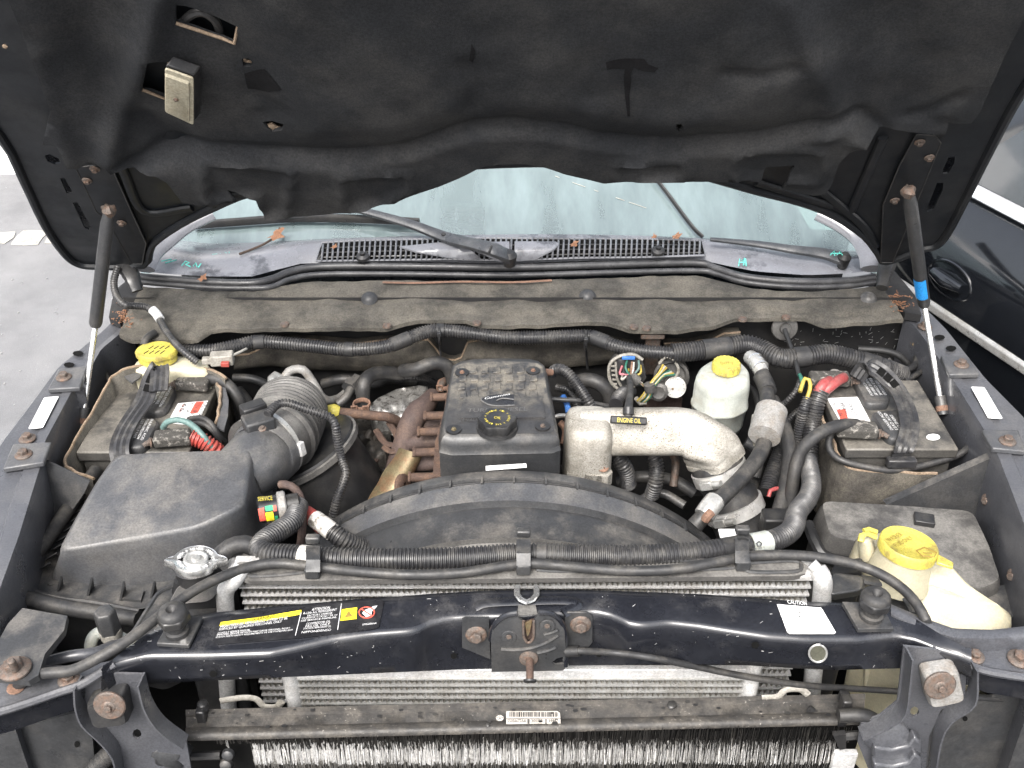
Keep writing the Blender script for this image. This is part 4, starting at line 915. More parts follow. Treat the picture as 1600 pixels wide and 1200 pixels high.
build(MB().sheet(lambda u, v: Y(u, v, ya - .008), [(1302, 1150), (1322, 1148), (1322, 1170), (1312, 1172)], (), 9, (0, .01, 0)), 'clip', M['plastic_black'], ac)
build(MB().tube([Y(300, 1182, ya - .004), Y(345, 1180, ya - .004)], .008, 8), 'inlet_stub', M['plastic_black'], ac)
for u, v in ((357, 1177), (354, 1192)): build(MB().lathe(Y(u, v, ya - .006), (0, -1, .3), [(0, .011), (.008, .010), (.011, .006)], 14), 'pipe_end', M['plastic'], ac)
for u, v in ((318, 1108), (1318, 1092)):
    build(MB().box(Y(u, v + 18, ya + .02), (.016, .02, .065)), 'retainer', M['plastic_black'], ac, bevel=.003)
    build(MB().lathe(Z(u, v - 2, .90), (0, 0, 1), [(0, .010), (.012, .009), (.015, .005)], 12), 'retainer_pin', M['plastic_black'], ac)
build(blob(Y(265, 1168, 1.09), .034, (0, -1, .3), 8, .8), 'receiver_drier', M['plastic'], ac)
for u, v, r in ((1050, 1101, .009), (762, 1132, .004), (1268, 1108, .007)): build(blob(Z(u, v, .885), r, (0, 0, 1), u, .4), 'mud_clod', M['plastic_black'], ac)
random.seed(31); mb = MB()
for k in range(46):
    u = random.uniform(320, 1320); t = random.random(); vt = 1110 - 23 * (u - 330) / 970 + 34 * t; r = random.uniform(.0015, .005)
    p = Z(u, vt, .888); mb.add([p + V((r * (1 + .5 * random.random()) * math.cos(a), r * .8 * math.sin(a), .0)) for a in [R(k2 * 60) for k2 in range(6)]], [tuple(range(6))])
build(mb, 'oil_spots', M['plastic_black'], ac, kind='stuff')
# barcode label
def CHL(u, v): return Z(u, v, .8865)
lb1 = build(MB().sheet(CHL, [(791, 1111), (871, 1111), (875, 1114), (876, 1130), (791, 1131)], (), 20, (0, 0, -.001)), 'barcode_label', M['label_dirty2'], ac)
random.seed(2); mb = MB(); u = 795
while u < 871:
    w = random.choice((.8, 1.1, 1.6, 2.2)); mb.add([Z(a, b, .8872) for a, b in ((u, 1112.5), (u + w, 1112.5), (u + w, 1120), (u, 1120))], [(0, 1, 2, 3)]); u += w + random.choice((.8, 1.0, 1.5))
build(mb, 'barcode_bars', M['print_black'], lb1, kind='stuff')
build(MB().sheet(lambda u, v: Z(u, v, .8873), [(791, 1122.6), (876, 1122.4), (876, 1123.4), (791, 1123.6)], (), 30), 'label_rule', M['plastic_dusty'], lb1)
for a, b in ((824, 827.5), (851.5, 854.5)): build(MB().sheet(lambda u, v: Z(u, v, .8874), [(a, 1123), (b, 1123), (b, 1131), (a, 1131)], (), 30), 'label_rule', M['plastic_dusty'], lb1)
f_ = lambda u, v: Z(u, v, .8866)
texts(lb1, M['print_black'], [('55056672AA', *box4(f_, (793, 1129.4), (822, 1129.2), (793, 1124.8))), ('30192', *box4(f_, (830, 1129.2), (848, 1129), (830, 1124.8))), ('34447', *box4(f_, (857, 1129), (872, 1128.8), (857, 1124.6)))], lift=.0012)
pent = [(781 + 7 * math.sin(R(72 * k)), 1122 - 5.5 * math.cos(R(72 * k))) for k in range(5)]
star = []
for k in range(5):
    star += []
pm = MB()
for k in range(5):
    a, b = pent[k], pent[(k + 1) % 5]; c_ = (781, 1122)
    pm.add([Z(a[0] + (b[0] - a[0]) * .08, a[1] + (b[1] - a[1]) * .08, .8866), Z(a[0] + (b[0] - a[0]) * .92, a[1] + (b[1] - a[1]) * .92, .8866), Z(c_[0] + ((a[0] + b[0]) / 2 - c_[0]) * .12, c_[1] + ((a[1] + b[1]) / 2 - c_[1]) * .12, .8866)], [(0, 1, 2)])
build(pm, 'star_emblem', M['label_dirty2'], ac, kind='stuff')

# ------------ labels on the crossmember
lw = empty('warning_label', XT(470, 990), 'black warning sticker with yellow strips on the navy crossmember', 'label')
lq = [(346, 968), (362, 962), (470, 949), (597, 937), (600, 941), (592, 979), (585, 982), (470, 996), (340, 1006), (333, 1003)]
base = build(MB().sheet(lambda u, v: XT(u, v, .0022), lq, (), 14, (0, 0, -.001)), 'sticker', M['label_black'], lw)
F3 = lambda u, v: XT(u, v, .0026)
build(MB().sheet(lambda u, v: XT(u, v, .0031), [(345, 972), (400, 965), (471, 953), (470, 960), (400, 972), (343, 978)], (), 10), 'yellow_strip', M['label_yellow'], base)
build(MB().sheet(lambda u, v: XT(u, v, .0031), [(534, 952), (558, 949), (557, 967), (532, 970)], (), 10), 'yellow_panel', M['label_yellow'], base)
build(MB().sheet(lambda u, v: XT(u, v, .0036), [(545, 954), (551, 963), (538, 965)], (), 10), 'hazard_triangle', M['print_brown'], base)
for a, b in (((470, 957), (461, 993)), ((533, 943), (527, 984))):
    build(MB().sheet(lambda u, v: XT(u, v, .0031), [a, (a[0] + 1, a[1]), (b[0] + 1, b[1]), b], (), 12), 'divider', M['print_white'], base)
rg = [XT(573 + 12 * math.cos(R(k * 15)), 957 + 8.5 * math.sin(R(k * 15)), .0034) for k in range(25)]
build(MB().tube(rg, .0011, 5), 'prohibition_ring', M['print_red'], base)
build(MB().tube([XT(564, 951, .0036), XT(582, 963, .0036)], .001, 5), 'prohibition_bar', M['print_red'], base)
build(MB().sheet(lambda u, v: XT(u, v, .0030), [(566, 958), (570, 953), (576, 951), (584, 947), (590, 946), (586, 951), (581, 955), (580, 962), (572, 964)], (), 10), 'hand_symbol', M['print_white'], base)
def tl3(s, u0, u1, v0, slope, h, sk=.25): return (s, *box4(F3, (u0, v0), (u1, v0 + slope * (u1 - u0)), (u0 + h * sk, v0 - h)))
texts(base, M['print_black'], [tl3('WARNING', 392, 429, 972.3, -.17, 5.0)], lift=.0016)
texts(base, M['print_white'], [tl3('HIGH-PRESSURE REFRIGERANT SYSTEM TO BE', 344, 449, 981.5, -.13, 4.2), tl3('SERVICED BY QUALIFIED PERSONNEL ONLY', 342, 440, 986.3, -.13, 4.2),
    tl3('CONSULT SERVICE MANUAL', 340, 391, 991.5, -.11, 3.2), tl3('IMPROPER SERVICE METHODS MAY CAUSE PERSONAL INJURY', 338.5, 453, 994.8, -.10, 3.2), tl3('SYSTEM MEETS SAFETY REQUIREMENTS OF SAE STANDARD J639', 337, 457, 998.2, -.10, 3.2),
    tl3('ATTENTION', 487, 515, 955, -.12, 4.2), tl3('R-134a A/C REFRIGERANT', 474, 526, 960.5, -.12, 3.6), tl3('FACTORY CHARGE', 480, 519, 964.2, -.12, 3.2), tl3('CHARGE 0.74 kg / 26 oz', 471, 527, 968.5, -.11, 3.0), tl3('SEE SERVICE MANUAL', 470, 526, 972, -.11, 3.0),
    tl3('COMPRESSOR OIL', 478, 516, 977, -.11, 3.4), tl3('PAG OIL ONLY', 477, 515, 980.5, -.10, 3.0), tl3('SYNTHETIC REFRIGERANT OIL', 474, 517, 984, -.09, 3.0), tl3('NIPPONDENSO', 471, 517, 990, -.09, 3.4), tl3('55056806AA', 566, 588, 977.5, -.1, 2.8)])
lc = empty('caution_label', XT(1260, 985), 'blank-looking white caution sticker on the navy crossmember', 'label')
cb = build(MB().sheet(lambda u, v: XT(u, v, .0022), [(1214, 944), (1283, 949.5), (1285, 952), (1306, 988), (1303, 990), (1234, 990), (1230, 987)], (), 12, (0, 0, -.001)), 'sticker', M['label_white'], lc)
texts(lc, M['label_white'], [('CAUTION', *box4(lambda u, v: XT(u, v, .0045), (1231, 943.6), (1261, 946.4), (1229.5, 937.6)))])
f2 = lambda u, v: XT(u, v, .0028)
for q in ([(1247, 954), (1251, 957), (1248, 958)], [(1256, 955), (1261, 958), (1258, 957)], [(1247, 962), (1252, 961), (1249, 965)], [(1249, 955), (1254, 959), (1251, 958)]):
    build(MB().sheet(f2, q, (), 9), 'ink_remnant', M['print_grey'], cb)

# ------------ hood latch
lt = empty('hood_latch', XF(825, 1050), 'black hood latch with rusty bolts at the crossmember centre', 'latch')
LY = XF(825, 1000).y - .012
def L_(u, v, n=0): return Y(u, v, LY - n)
plate = [(768, 1050), (767, 1000), (769, 985), (776, 972), (786, 963), (800, 959), (809, 958), (810, 966), (817, 970), (820, 997), (826, 1005), (833, 997), (835, 968), (840, 962), (841, 957), (856, 957), (868, 962), (877, 973), (882, 986), (884, 1012), (883, 1045), (879, 1048)]
pb = build(MB().sheet(lambda u, v: L_(u, v, .010 * sst(0, 1, min(1, max(0, (30 - abs(v - 1000) * .4) / 30)))), plate, [[(861, 1036), (870, 1029), (880, 1026), (881, 1037), (868, 1039)]], 7, (0, .004, 0)), 'plate', M['plastic'], lt, angle=60)
build(MB().tube(spline([L_(767, 1000, .002), L_(769, 984, .004), L_(778, 970, .006), L_(792, 961, .008), L_(808, 958, .008)], 5), .0045, 8), 'plate_rim', M['paint'], lt)
build(MB().tube(spline([L_(842, 957, .008), L_(858, 958, .008), L_(870, 964, .006), L_(879, 976, .004), L_(883, 995, .003), L_(884, 1040, .002)], 5), .0045, 8), 'plate_rim', M['paint'], lt)
build(MB().tube(spline([L_(818, 970, .011), L_(818, 992, .012), L_(822, 1002, .013), L_(826, 1004, .013), L_(831, 1001, .013), L_(834, 992, .012), L_(834, 970, .011)], 4), .0022, 6), 'slot_edge', M['rust_bolt'], lt)
build(MB().sheet(lambda u, v: L_(u, v, .001), [(818, 970), (835, 966), (834, 995), (826, 1003), (819, 995)], (), 9), 'slot_back', M['rust_dark'], lt)
build(MB().prism([L_(820, 972, .004), L_(831, 968, .004), (L_(828, 985, .004)), L_(824, 992, .004)], (0, -.004, 0)), 'pawl', M['brass'], lt)
for q, bb in (([(722, 968), (727, 966), (764, 966), (766, 1030), (722, 1012)], (744, 991)), ([(882, 961), (887, 957), (917, 957), (926, 964), (926, 1004), (920, 1011), (884, 1011)], (907, 975))):
    tb = build(MB().sheet(lambda u, v: XF(u, v, .004), q, (), 12, (0, .004, 0)), 'ear', M['plastic'], lt, bevel=.001)
    bolt(lt, XF(bb[0], bb[1], .0045), (0, -1, .15), .0175)
for u, v in ((795, 995), (855, 978)): build(MB().lathe(L_(u, v, .010), (0, -1, .1), [(0, .013), (.002, .012), (.0025, .006), (.0055, .0055), (.006, .003)], 18), 'rivet', M['plastic'], lt); build(MB().lathe(L_(u, v, .0158), (0, -1, .1), [(0, .0045), (.0015, .004)], 12), 'rivet_head', M['rust_bolt'], lt)
for pts in ([(783, 1014), (805, 1015), (830, 1012), (855, 1003), (873, 992)], [(840, 1020), (856, 1016), (869, 1011)], [(850, 991), (862, 988), (872, 984)]): build(MB().tube(spline([L_(u, v, .010) for u, v in pts], 5), .0032, 6), 'stiffening_rib', M['plastic'], lt)
build(MB().lathe(L_(826, 1029, .010), (0, -1, .1), [(0, .016), (.002, .015), (.004, .010)], 18), 'pin_boss', M['rust_bolt'], lt)
build(MB().tube([L_(827, 1028, .010), L_(828, 1045, .032), L_(828, 1062, .048)], .0062, 10), 'pin', M['rust'], lt)
build(MB().lathe(L_(828, 1062, .048), (0, -.8, -.5), [(0, .011), (.003, .011), (.0045, .009), (.0045, .005), (.003, .004)], 16), 'pin_head', M['plastic_black'], lt)
build(MB().tube([XT(808 + 0, 916, .010), XT(808, 929, .012), XT(814, 937, .013), XT(823, 941, .013), XT(832, 937, .013), XT(838, 929, .012), XT(838, 916, .010)], .0052, 8, ry=.0035, up=(0, 0, 1)), 'striker_loop', M['chrome'], lt)
build(MB().sheet(lambda u, v: XT(u, v, .004), [(810, 942), (836, 942), (840, 960), (808, 962)], (), 9), 'guide_tongue', M['plastic_dusty'], lt)
ca = [L_(884, 1018, .006), L_(905, 1017, .012), XF(960, 1020, .010), XF(1020, 1028, .012), Y(1090, 1042, LY + .0), Y(1160, 1056, LY + .01), Y(1250, 1070, LY + .02), Y(1320, 1075, LY + .04), Y(1400, 1080, LY + .05), Y(1480, 1086, 1.16), Y(1600, 1094, 1.17), Y(1660, 1097, 1.17)]
build(MB().tube(resample(spline(ca, 8), .012), .0058, 10), 'release_cable', M['rubber'], label='thin black release cable running from the hood latch', cat='cable')
build(MB().tube([L_(885, 1018, .006), L_(905, 1017, .011)], .009, 10), 'cable_ferrule', M['plastic_black'], lt)

# ================================================================ engine
eng = empty('diesel_engine', Z(780, 700, .6), 'diesel engine with dusty black valve cover and rusty manifold', 'engine')
T0 = [(711, 573), (722, 568), (740, 565.5), (784, 564.5), (828, 565.5), (840, 568), (847, 573), (851, 590), (857, 623), (865, 664), (866, 673), (858, 677), (706, 678), (697, 677), (695, 668), (702, 625), (706, 595)]
T1 = [(706, 575), (720, 567), (740, 563), (784, 562), (828, 563), (842, 567), (852, 575), (857, 592), (863, 625), (871, 668), (874, 690), (861, 695), (707, 698), (688, 694), (687, 672), (697, 627), (702, 597)]
def ringz(px, z): return [Z(u, v, z) for u, v in px]
def shr(r, k):
    c = sum(r, V()) / len(r); return [V((c.x + (p.x - c.x) * k, c.y + (p.y - c.y) * k, p.z)) for p in r]
t0 = ringz(T0, 1.128); t1 = [V((p.x, p.y, 1.110)) for p in ringz(T1, 1.110)]
t2 = [V((p.x, p.y, 1.100)) for p in shr(t1, 1.0)]; t3 = [V((p.x, p.y, 1.092)) for p in shr(t1, 1.025)]; t4 = [V((p.x, p.y, .90)) for p in shr(t1, 1.02)]
vc = build(MB().loft([t4, [V((p.x, p.y, 1.088)) for p in t4], t3, t2, t1, [a.lerp(b, .35) + V((0, 0, .005)) for a, b in zip(t1, t0)], [a.lerp(b, .72) + V((0, 0, .0028)) for a, b in zip(t1, t0)], t0], cap1=False), 'valve_cover', M['plastic'], eng, angle=32, label='dusty black valve cover')
def VT(u, v, n=0): return Z(u, v, 1.128 + n)
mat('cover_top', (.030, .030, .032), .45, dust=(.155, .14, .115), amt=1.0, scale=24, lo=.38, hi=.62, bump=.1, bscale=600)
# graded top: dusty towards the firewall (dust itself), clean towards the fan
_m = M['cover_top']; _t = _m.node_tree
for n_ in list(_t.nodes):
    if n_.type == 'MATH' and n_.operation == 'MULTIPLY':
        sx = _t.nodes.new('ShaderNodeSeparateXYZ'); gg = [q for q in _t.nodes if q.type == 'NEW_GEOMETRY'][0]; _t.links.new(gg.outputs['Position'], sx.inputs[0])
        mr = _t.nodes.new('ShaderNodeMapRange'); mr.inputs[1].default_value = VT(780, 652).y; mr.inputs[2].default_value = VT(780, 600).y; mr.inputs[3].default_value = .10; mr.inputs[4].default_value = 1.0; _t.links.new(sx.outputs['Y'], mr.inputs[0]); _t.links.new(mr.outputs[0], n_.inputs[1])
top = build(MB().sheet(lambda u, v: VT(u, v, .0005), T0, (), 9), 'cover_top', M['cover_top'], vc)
mb = MB()
for i in range(7):       # raised fins on the rear half of the cover
    for j in range(4):
        u = 716 + i * 18.5 + (j % 2) * 2; v = 572 + j * 13
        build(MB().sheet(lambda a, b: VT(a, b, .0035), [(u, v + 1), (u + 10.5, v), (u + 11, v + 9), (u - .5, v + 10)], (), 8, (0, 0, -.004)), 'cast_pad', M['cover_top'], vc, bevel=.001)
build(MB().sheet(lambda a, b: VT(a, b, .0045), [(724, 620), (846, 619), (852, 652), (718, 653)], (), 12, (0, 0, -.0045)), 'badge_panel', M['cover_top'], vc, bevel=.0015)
# embossed round-C emblem with its diagonal name, then the two words below
def VB(u, v): return VT(u, v, .0048)
ov = [(803, 633.8), (790, 630), (776, 618.5 + 9), (764, 621)]
cc = [(804, 633), (780, 634), (766, 632.5), (757, 629), (752, 625), (754, 621), (762, 617.5), (775, 616), (803, 615.5)]
build(MB().sheet(VB, [(803, 616), (775, 616.5), (762, 618), (755, 621.5), (753, 625), (758, 628.5), (767, 631.5), (780, 633), (803, 633)], (), 9), 'emblem_field', M['label_black'], vc)
build(MB().tube(spline([VT(u, v, .0055) for u, v in cc[:6]], 5), .0016, 6), 'emblem_ring', M['plastic_grey'], vc)
build(MB().tube(spline([VT(u, v, .0055) for u, v in ((803, 624), (790, 622.5), (782, 623), (776, 626))], 5), .0016, 6), 'emblem_bar', M['plastic_grey'], vc)
texts(vc, M['print_white'], [('Cummins', *box4(VB, (757, 625), (797, 617.5), (757.5, 621.5)))], lift=.001)
texts(vc, M['plastic_grey'], [('TURBO DIESEL', *box4(VB, (730, 644.5), (824, 642.5), (731, 639)))], lift=.001)
texts(vc, M['print_grey'], [('24 VALVE', *box4(VB, (717, 657.5), (752, 656.5), (718, 652.5)))], lift=-.002)
for u, v, m_ in ((722, 583, 'rust_orange'), (833, 580, 'rust_orange'), (709, 672, 'brass'), (848, 667, 'rust_bolt')):
    build(MB().lathe(VT(u, v, .001), (0, 0, 1), [(0, .0155), (.003, .015), (.003, .009)], 16), 'bolt_well', M['plastic_black'], vc); bolt(vc, VT(u, v, .002), (0, 0, 1), .0075, M[m_])
# oil filler cap
c0 = VT(777, 668, .002)
def lob(r, h, a=.0): return [c0 + V((r * (1 + .07 * math.cos(6 * t)) * math.cos(t), r * (1 + .07 * math.cos(6 * t)) * math.sin(t), h)) for t in [2 * math.pi * k / 60 for k in range(60)]]
oc = build(MB().loft([lob(.036, .003), lob(.0365, .006), lob(.0365, .020), lob(.0345, .0235), lob(.031, .0245)]), 'oil_filler_cap', M['plastic_black'], eng, label='lobed black oil cap with yellow print')
build(MB().lathe(c0, (0, 0, 1), [(-.002, .042), (.004, .040), (.005, .03)], 28), 'cap_seat', M['plastic_black'], oc)
ct = c0 + V((0, 0, .0247)); it = []
for i, cch in enumerate('ENGINE OIL * CHECK * SAE 15W-40 * '):
    if cch == ' ': continue
    t = -2 * math.pi * i / 34 + 2.6; er_ = V((math.cos(t), math.sin(t), 0)); et = V((math.sin(t), -math.cos(t), 0)); it.append((cch, ct + er_ * .0215 - et * .0016, et * .0031, er_ * .0046))
it.append(('OIL', ct + V((-.007, -.004, 0)), V((.014, -.003, 0)), V((.002, .008, 0))))
texts(oc, M['print_yellow'], it)
# block and head below
build(MB().box((Z(780, 640, 1.0).x, 1.80, .78), (.24, .42, .36)), 'cylinder_head', M['rust_dark'], eng, bevel=.01)
build(MB().box((Z(780, 640, 1.0).x + .02, 1.80, .62), (.5, .5, .2)), 'engine_block', M['bay'], eng, bevel=.02)
build(MB().sheet(lambda u, v: Z(u, v, 1.03), [(700, 600), (706, 600), (692, 690), (690, 745), (676, 745), (680, 690), (694, 640)], (), 8, (0, 0, -.05)), 'head_edge', M['rust'], eng)
# exhaust manifold
man = MB()
man.tube(spline(ZP((676, 618, .98), (664, 634, .99), (650, 648, .99), (640, 668, .975), (634, 690, .955), (626, 715, .925), (618, 745, .88)), 8), [.018 + .009 * min(1, i / 12) for i in range(49)], 16)
mf = build(man, 'exhaust_manifold', M['rust_dark'], eng, label='rust brown exhaust manifold')
for v, u0, u1, z in ((621, 672, 702, 1.01), (650, 662, 700, 1.01), (675, 652, 696, 1.01), (707, 645, 692, 1.01), (746, 638, 694, 1.0)):
    build(MB().tube([Z(u0, v, z), Z(u0 + 4, v, z)], .0125, 6), 'bolt_head', M['rust'], mf); build(MB().tube([Z(u0 + 4, v, z), Z(u1, v - 1, z)], .0095, 12), 'spacer', M['rust'], mf)
for (a, b, r) in (((662, 664), (690, 661), .014), ((652, 691), (690, 688), .0165), ((645, 726), (690, 722), .0165)):
    build(MB().tube([Z(a[0] - 14, a[1] + 4, .96), Z(a[0], a[1], .965), Z(b[0] + 4, b[1], .965)], r, 14), 'port_runner', M['rust_dark'], mf)
build(MB().lathe(Z(626, 760, .97), (1, -.35, .3), [(0, .026), (.008, .027), (.012, .022), (.012, .009), (0, .008)], 18), 'lifting_eye', M['rust'], eng)
hs = []
for i in range(15):
    t = i / 14; u = 642 + (585 - 642) * t; v = 705 + (808 - 705) * t; ring = []
    for k in range(9):
        a = -1.2 + 2.5 * k / 8; ring.append(Z(u + (20 + 6 * t) * math.sin(a) + 3 * noise.noise(V((t * 4, k, 0))), v + 6 * math.sin(a), .985 - .09 * t + .028 * math.cos(a)))
    hs.append(ring)
build(MB().loft(hs, closed=False), 'heat_shield', M['brass'], eng, angle=60, label='gold heat shield below the manifold')
for pts in ([(588, 672), (600, 690), (612, 695), (640, 692)], [(608, 660), (620, 680), (622, 694)], [(600, 698), (612, 706), (620, 700)]):
    build(MB().tube(spline(ZP(*[(u, v, .95) for u, v in pts]), 5), .008, 6, ry=.004), 'shield_bracket', M['rust'], eng)
# crumpled foil heat blanket behind, black turbo blanket
def crumple(px, z, name, m, par, amp=.02, fq=30, step=5, **k):
    return build(MB().sheet(lambda u, v: Z(u, v, z + amp * noise.noise(V((u / fq, v / fq, 1.3))) + amp * .5 * noise.noise(V((u / fq * 2.7, v / fq * 2.7, 5))) + amp * .25 * noise.noise(V((u / fq * 6, v / fq * 6, 9)))), px, (), step, (0, 0, -.05)), name, M[m], par, angle=70, **k)
crumple([(577, 634), (590, 622), (620, 608), (655, 602), (668, 604), (672, 622), (665, 632), (648, 640), (632, 655), (600, 652), (580, 645)], .955, 'foil_blanket', 'foil', eng, label='speckled silver foil heat blanket')
crumple([(535, 660), (552, 645), (580, 642), (605, 655), (612, 690), (600, 712), (560, 722), (535, 715)], .90, 'turbo_blanket', 'blanket', eng, .035, 24, label='wrinkled black turbo heat blanket')
# pipes at the rear of the engine bay
def hose(pts, r, name, m, label, cat, par=None, n=8, segs=12, corrp=None, dep=.13, d=.012, **k):
    P = spline([Z(*p) for p in pts], n)
    mb = corr(MB(), P, r, corrp, dep, segs) if corrp else MB().tube(resample(P, d), r, segs)
    return build(mb, name, M[m], par, label=label, cat=cat if par is None else None, **k)
hose([(432, 618, 1.0), (428, 600, 1.02), (426, 592, 1.02), (432, 588, 1.02), (438, 594, 1.01), (440, 612, .98), (442, 640, .93)], .0125, 'refrigerant_pipe', 'alu', 'short bright aluminium pipe bend above the ribbed intake hose', 'pipe')
hose([(446, 618, .98), (444, 600, 1.0), (448, 584, 1.02), (460, 577, 1.03), (474, 578, 1.03), (484, 590, 1.01), (494, 606, .99), (502, 620, .97), (514, 626, .95), (530, 622, .93), (545, 610, .92)], .0105, 'refrigerant_pipe', 'grey_block', 'dull grey pipe arching over beside the ribbed intake hose', 'pipe')
hose([(528, 632, .95), (540, 622, .96), (548, 608, .97), (556, 600, .97)], .011, 'hose_fitting', 'plastic', 'short black fitting behind the yellow dipstick loop', 'fitting')
build(MB().lathe(Z(549, 604, .97), (.5, 1, .2), [(-.01, .022), (.012, .022), (.014, .016), (.03, .016)], 6), 'hex_fitting', M['plastic'], label='large black hexagonal pipe nut behind the engine', cat='nut')
hose([(568, 634, .95), (567, 612, .99), (570, 596, 1.01), (580, 586, 1.01), (600, 582, 1.0), (625, 584, .98)], .0165, 'heater_hose', 'rubber', 'black heater hose curving up before the foil blanket', 'hose')
hc = hose([(630, 579, 1.0), (650, 577, 1.02), (668, 570, 1.03), (684, 567, 1.03), (698, 572, 1.02), (706, 588, .99), (706, 606, .96)], .0165, 'heater_hose', 'rubber', 'dusty heater hose bending down behind the valve cover', 'hose')
for a in ((565, 632), (697, 600)):
    e_ = empty('spring_clamp', Z(a[0], a[1], .97), 'rusty spring clamp on the ' + ('hose before the foil blanket' if a[0] < 600 else 'hose beside the valve cover'), 'clamp')
    c0 = Z(a[0], a[1], .98)
    build(MB().tube([c0 + V((.019 * math.cos(R(k * 20)), .019 * math.sin(R(k * 20)), 0)) for k in range(19)], .003, 6, ry=.006, up=(0, 0, 1)), 'band', M['rust_orange'], e_)
    for dx in (-.014, .012): build(MB().tube([c0 + V((dx - .006, -.02, -.006)), c0 + V((dx - .006, -.02, .009)), c0 + V((dx + .006, -.02, .009)), c0 + V((dx + .006, -.02, -.006)), c0 + V((dx - .006, -.02, -.006))], .0025, 6), 'clamp_ear', M['rust_orange'], e_)
# transmission dipstick: rusty tube with yellow cap
td = empty('transmission_dipstick', Z(545, 645, .95), 'yellow loop dipstick in a rusty tube left of the manifold', 'dipstick')
build(MB().tube(spline(ZP((528, 644, .985), (550, 646, .985), (590, 650, .975), (607, 652, .97), (625, 662, .94), (640, 690, .88)), 6), .0115, 10), 'tube', M['rust'], td)
build(MB().tube(ZP((512, 641, .99), (520, 642, .99), (524, 643, .988), (530, 644, .986)), [.012, .0165, .0165, .013], 14), 'cap', M['yellow'], td)
build(MB().tube(ZP((496, 642, .985), (514, 642, .99)), .006, 8, ry=.012, up=(0, 0, 1)), 'finger_loop', M['yellow'], td)

# ------------ intake horn, hose and clamps on the charge side
ih = empty('intake_horn', Z(1000, 700, .9), 'speckled cast aluminium intake horn right of the valve cover', 'intake')
pth = spline(ZP((912, 676, 1.05), (936, 675, 1.054), (970, 674, 1.055), (1020, 674, 1.055), (1070, 675, 1.052), (1101, 690, 1.04), (1114, 708, 1.015), (1119, 720, .998)), 8)
nn = len(pth)
build(MB().tube(pth, lambda t: .050 + .004 * sst(.45, .75, t), 32, ry=lambda t: .050, up=(.05, .55, .83), ex=4.6), 'horn', M['cast'], ih, angle=70)
fc0 = Z(919, 690, 1.05); hr_ = []
for z_, kx, ky in ((.90, 1.0, .9), (1.02, 1.0, .95), (1.06, .99, .97), (1.085, .95, .93), (1.098, .86, .82), (1.104, .70, .66)):
    hr_.append([V((fc0.x + math.copysign(abs(math.cos(t)) ** .5, math.cos(t)) * .050 * kx, fc0.y + .010 + math.copysign(abs(math.sin(t)) ** .5, math.sin(t)) * .062 * ky, z_)) for t in [2 * math.pi * k / 36 for k in range(36)]])
build(MB().loft(hr_), 'horn_foot', M['cast'], ih, angle=70)
build(MB().sheet(lambda u, v: Z(u, v, 1.0), [(886, 722), (950, 722), (957, 738), (950, 745), (886, 740)], (), 9, (0, 0, -.03)), 'flange_foot', M['cast'], ih, bevel=.004)
bolt(ih, Z(942, 731, 1.012), (0, -.2, 1), .012, M['rust_orange'])
bt = empty('charge_hose', Z(1140, 790, .8), 'black rubber charge hose with two steel clamps below the intake horn', 'hose')
d0, d1 = Z(1117, 718, 1.0), Z(1154, 812, .88); ax = (d1 - d0).normalized(); Ln = (d1 - d0).length
build(MB().lathe(d0, ax, [(0, .050), (.01, .056), (Ln * .33, .056), (Ln * .45, .050), (Ln * .52, .053), (Ln * .58, .060), (Ln * .8, .060), (Ln, .058), (Ln + .12, .055)], 28), 'rubber_boot', M['rubber'], bt)
for k, r in ((.21, .0585), (.80, .0640)):
    cb_ = build(MB().lathe(d0 + ax * Ln * k, ax, [(-.014, r - .002), (-.013, r + .001), (.013, r + .001), (.014, r - .002)], 36), 'steel_clamp', M['steel_band'], bt)
    fr1 = frame(ax, (-.6, -1, 0)); pc = d0 + ax * Ln * k + fr1 @ V((r + .006, 0, 0))
    build(MB().box(pc, (.014, .028, .018), fr1), 'screw_housing', M['alu'], bt, bevel=.002)
    build(MB().tube([pc + fr1 @ V((0, -.014, 0)), pc + fr1 @ V((0, -.034, 0))], .007, 10), 'clamp_screw', M['alu'], bt)
# engine oil dipstick
dk = empty('oil_dipstick', Z(975, 665, 1.1), 'black T-handle dipstick lettered ENGINE OIL on the intake horn', 'dipstick')
hy = Z(982, 657, 1.125)
xd = V((1, .02, -.08)).normalized(); ydir = V((.03, .62, .78)); ydir = (ydir - xd * xd.dot(ydir)).normalized(); nd = xd.cross(ydir)
rot = Matrix((xd, ydir, nd)).transposed()
build(MB().box(hy, (.074, .016, .014), rot), 'handle', M['plastic_black'], dk, bevel=.003)
build(MB().tube([hy - nd * .004 + ydir * .004, hy + ydir * .02 - nd * .008, Z(984, 620, 1.12), Z(985, 603, 1.11), Z(983, 590, 1.06)], [.008, .009, .0075, .0075, .007], 12), 'stem', M['rubber'], dk)
build(MB().tube([hy + ydir * .012 - nd * .004, hy + ydir * .026 - nd * .006], .0115, 14), 'collar', M['plastic_black'], dk)
o_ = hy + nd * .0071 - xd * .024 - ydir * .005
texts(dk, M['print_yellow'], [('ENGINE OIL', o_, xd * .048, ydir * .0095)], lift=.0004)

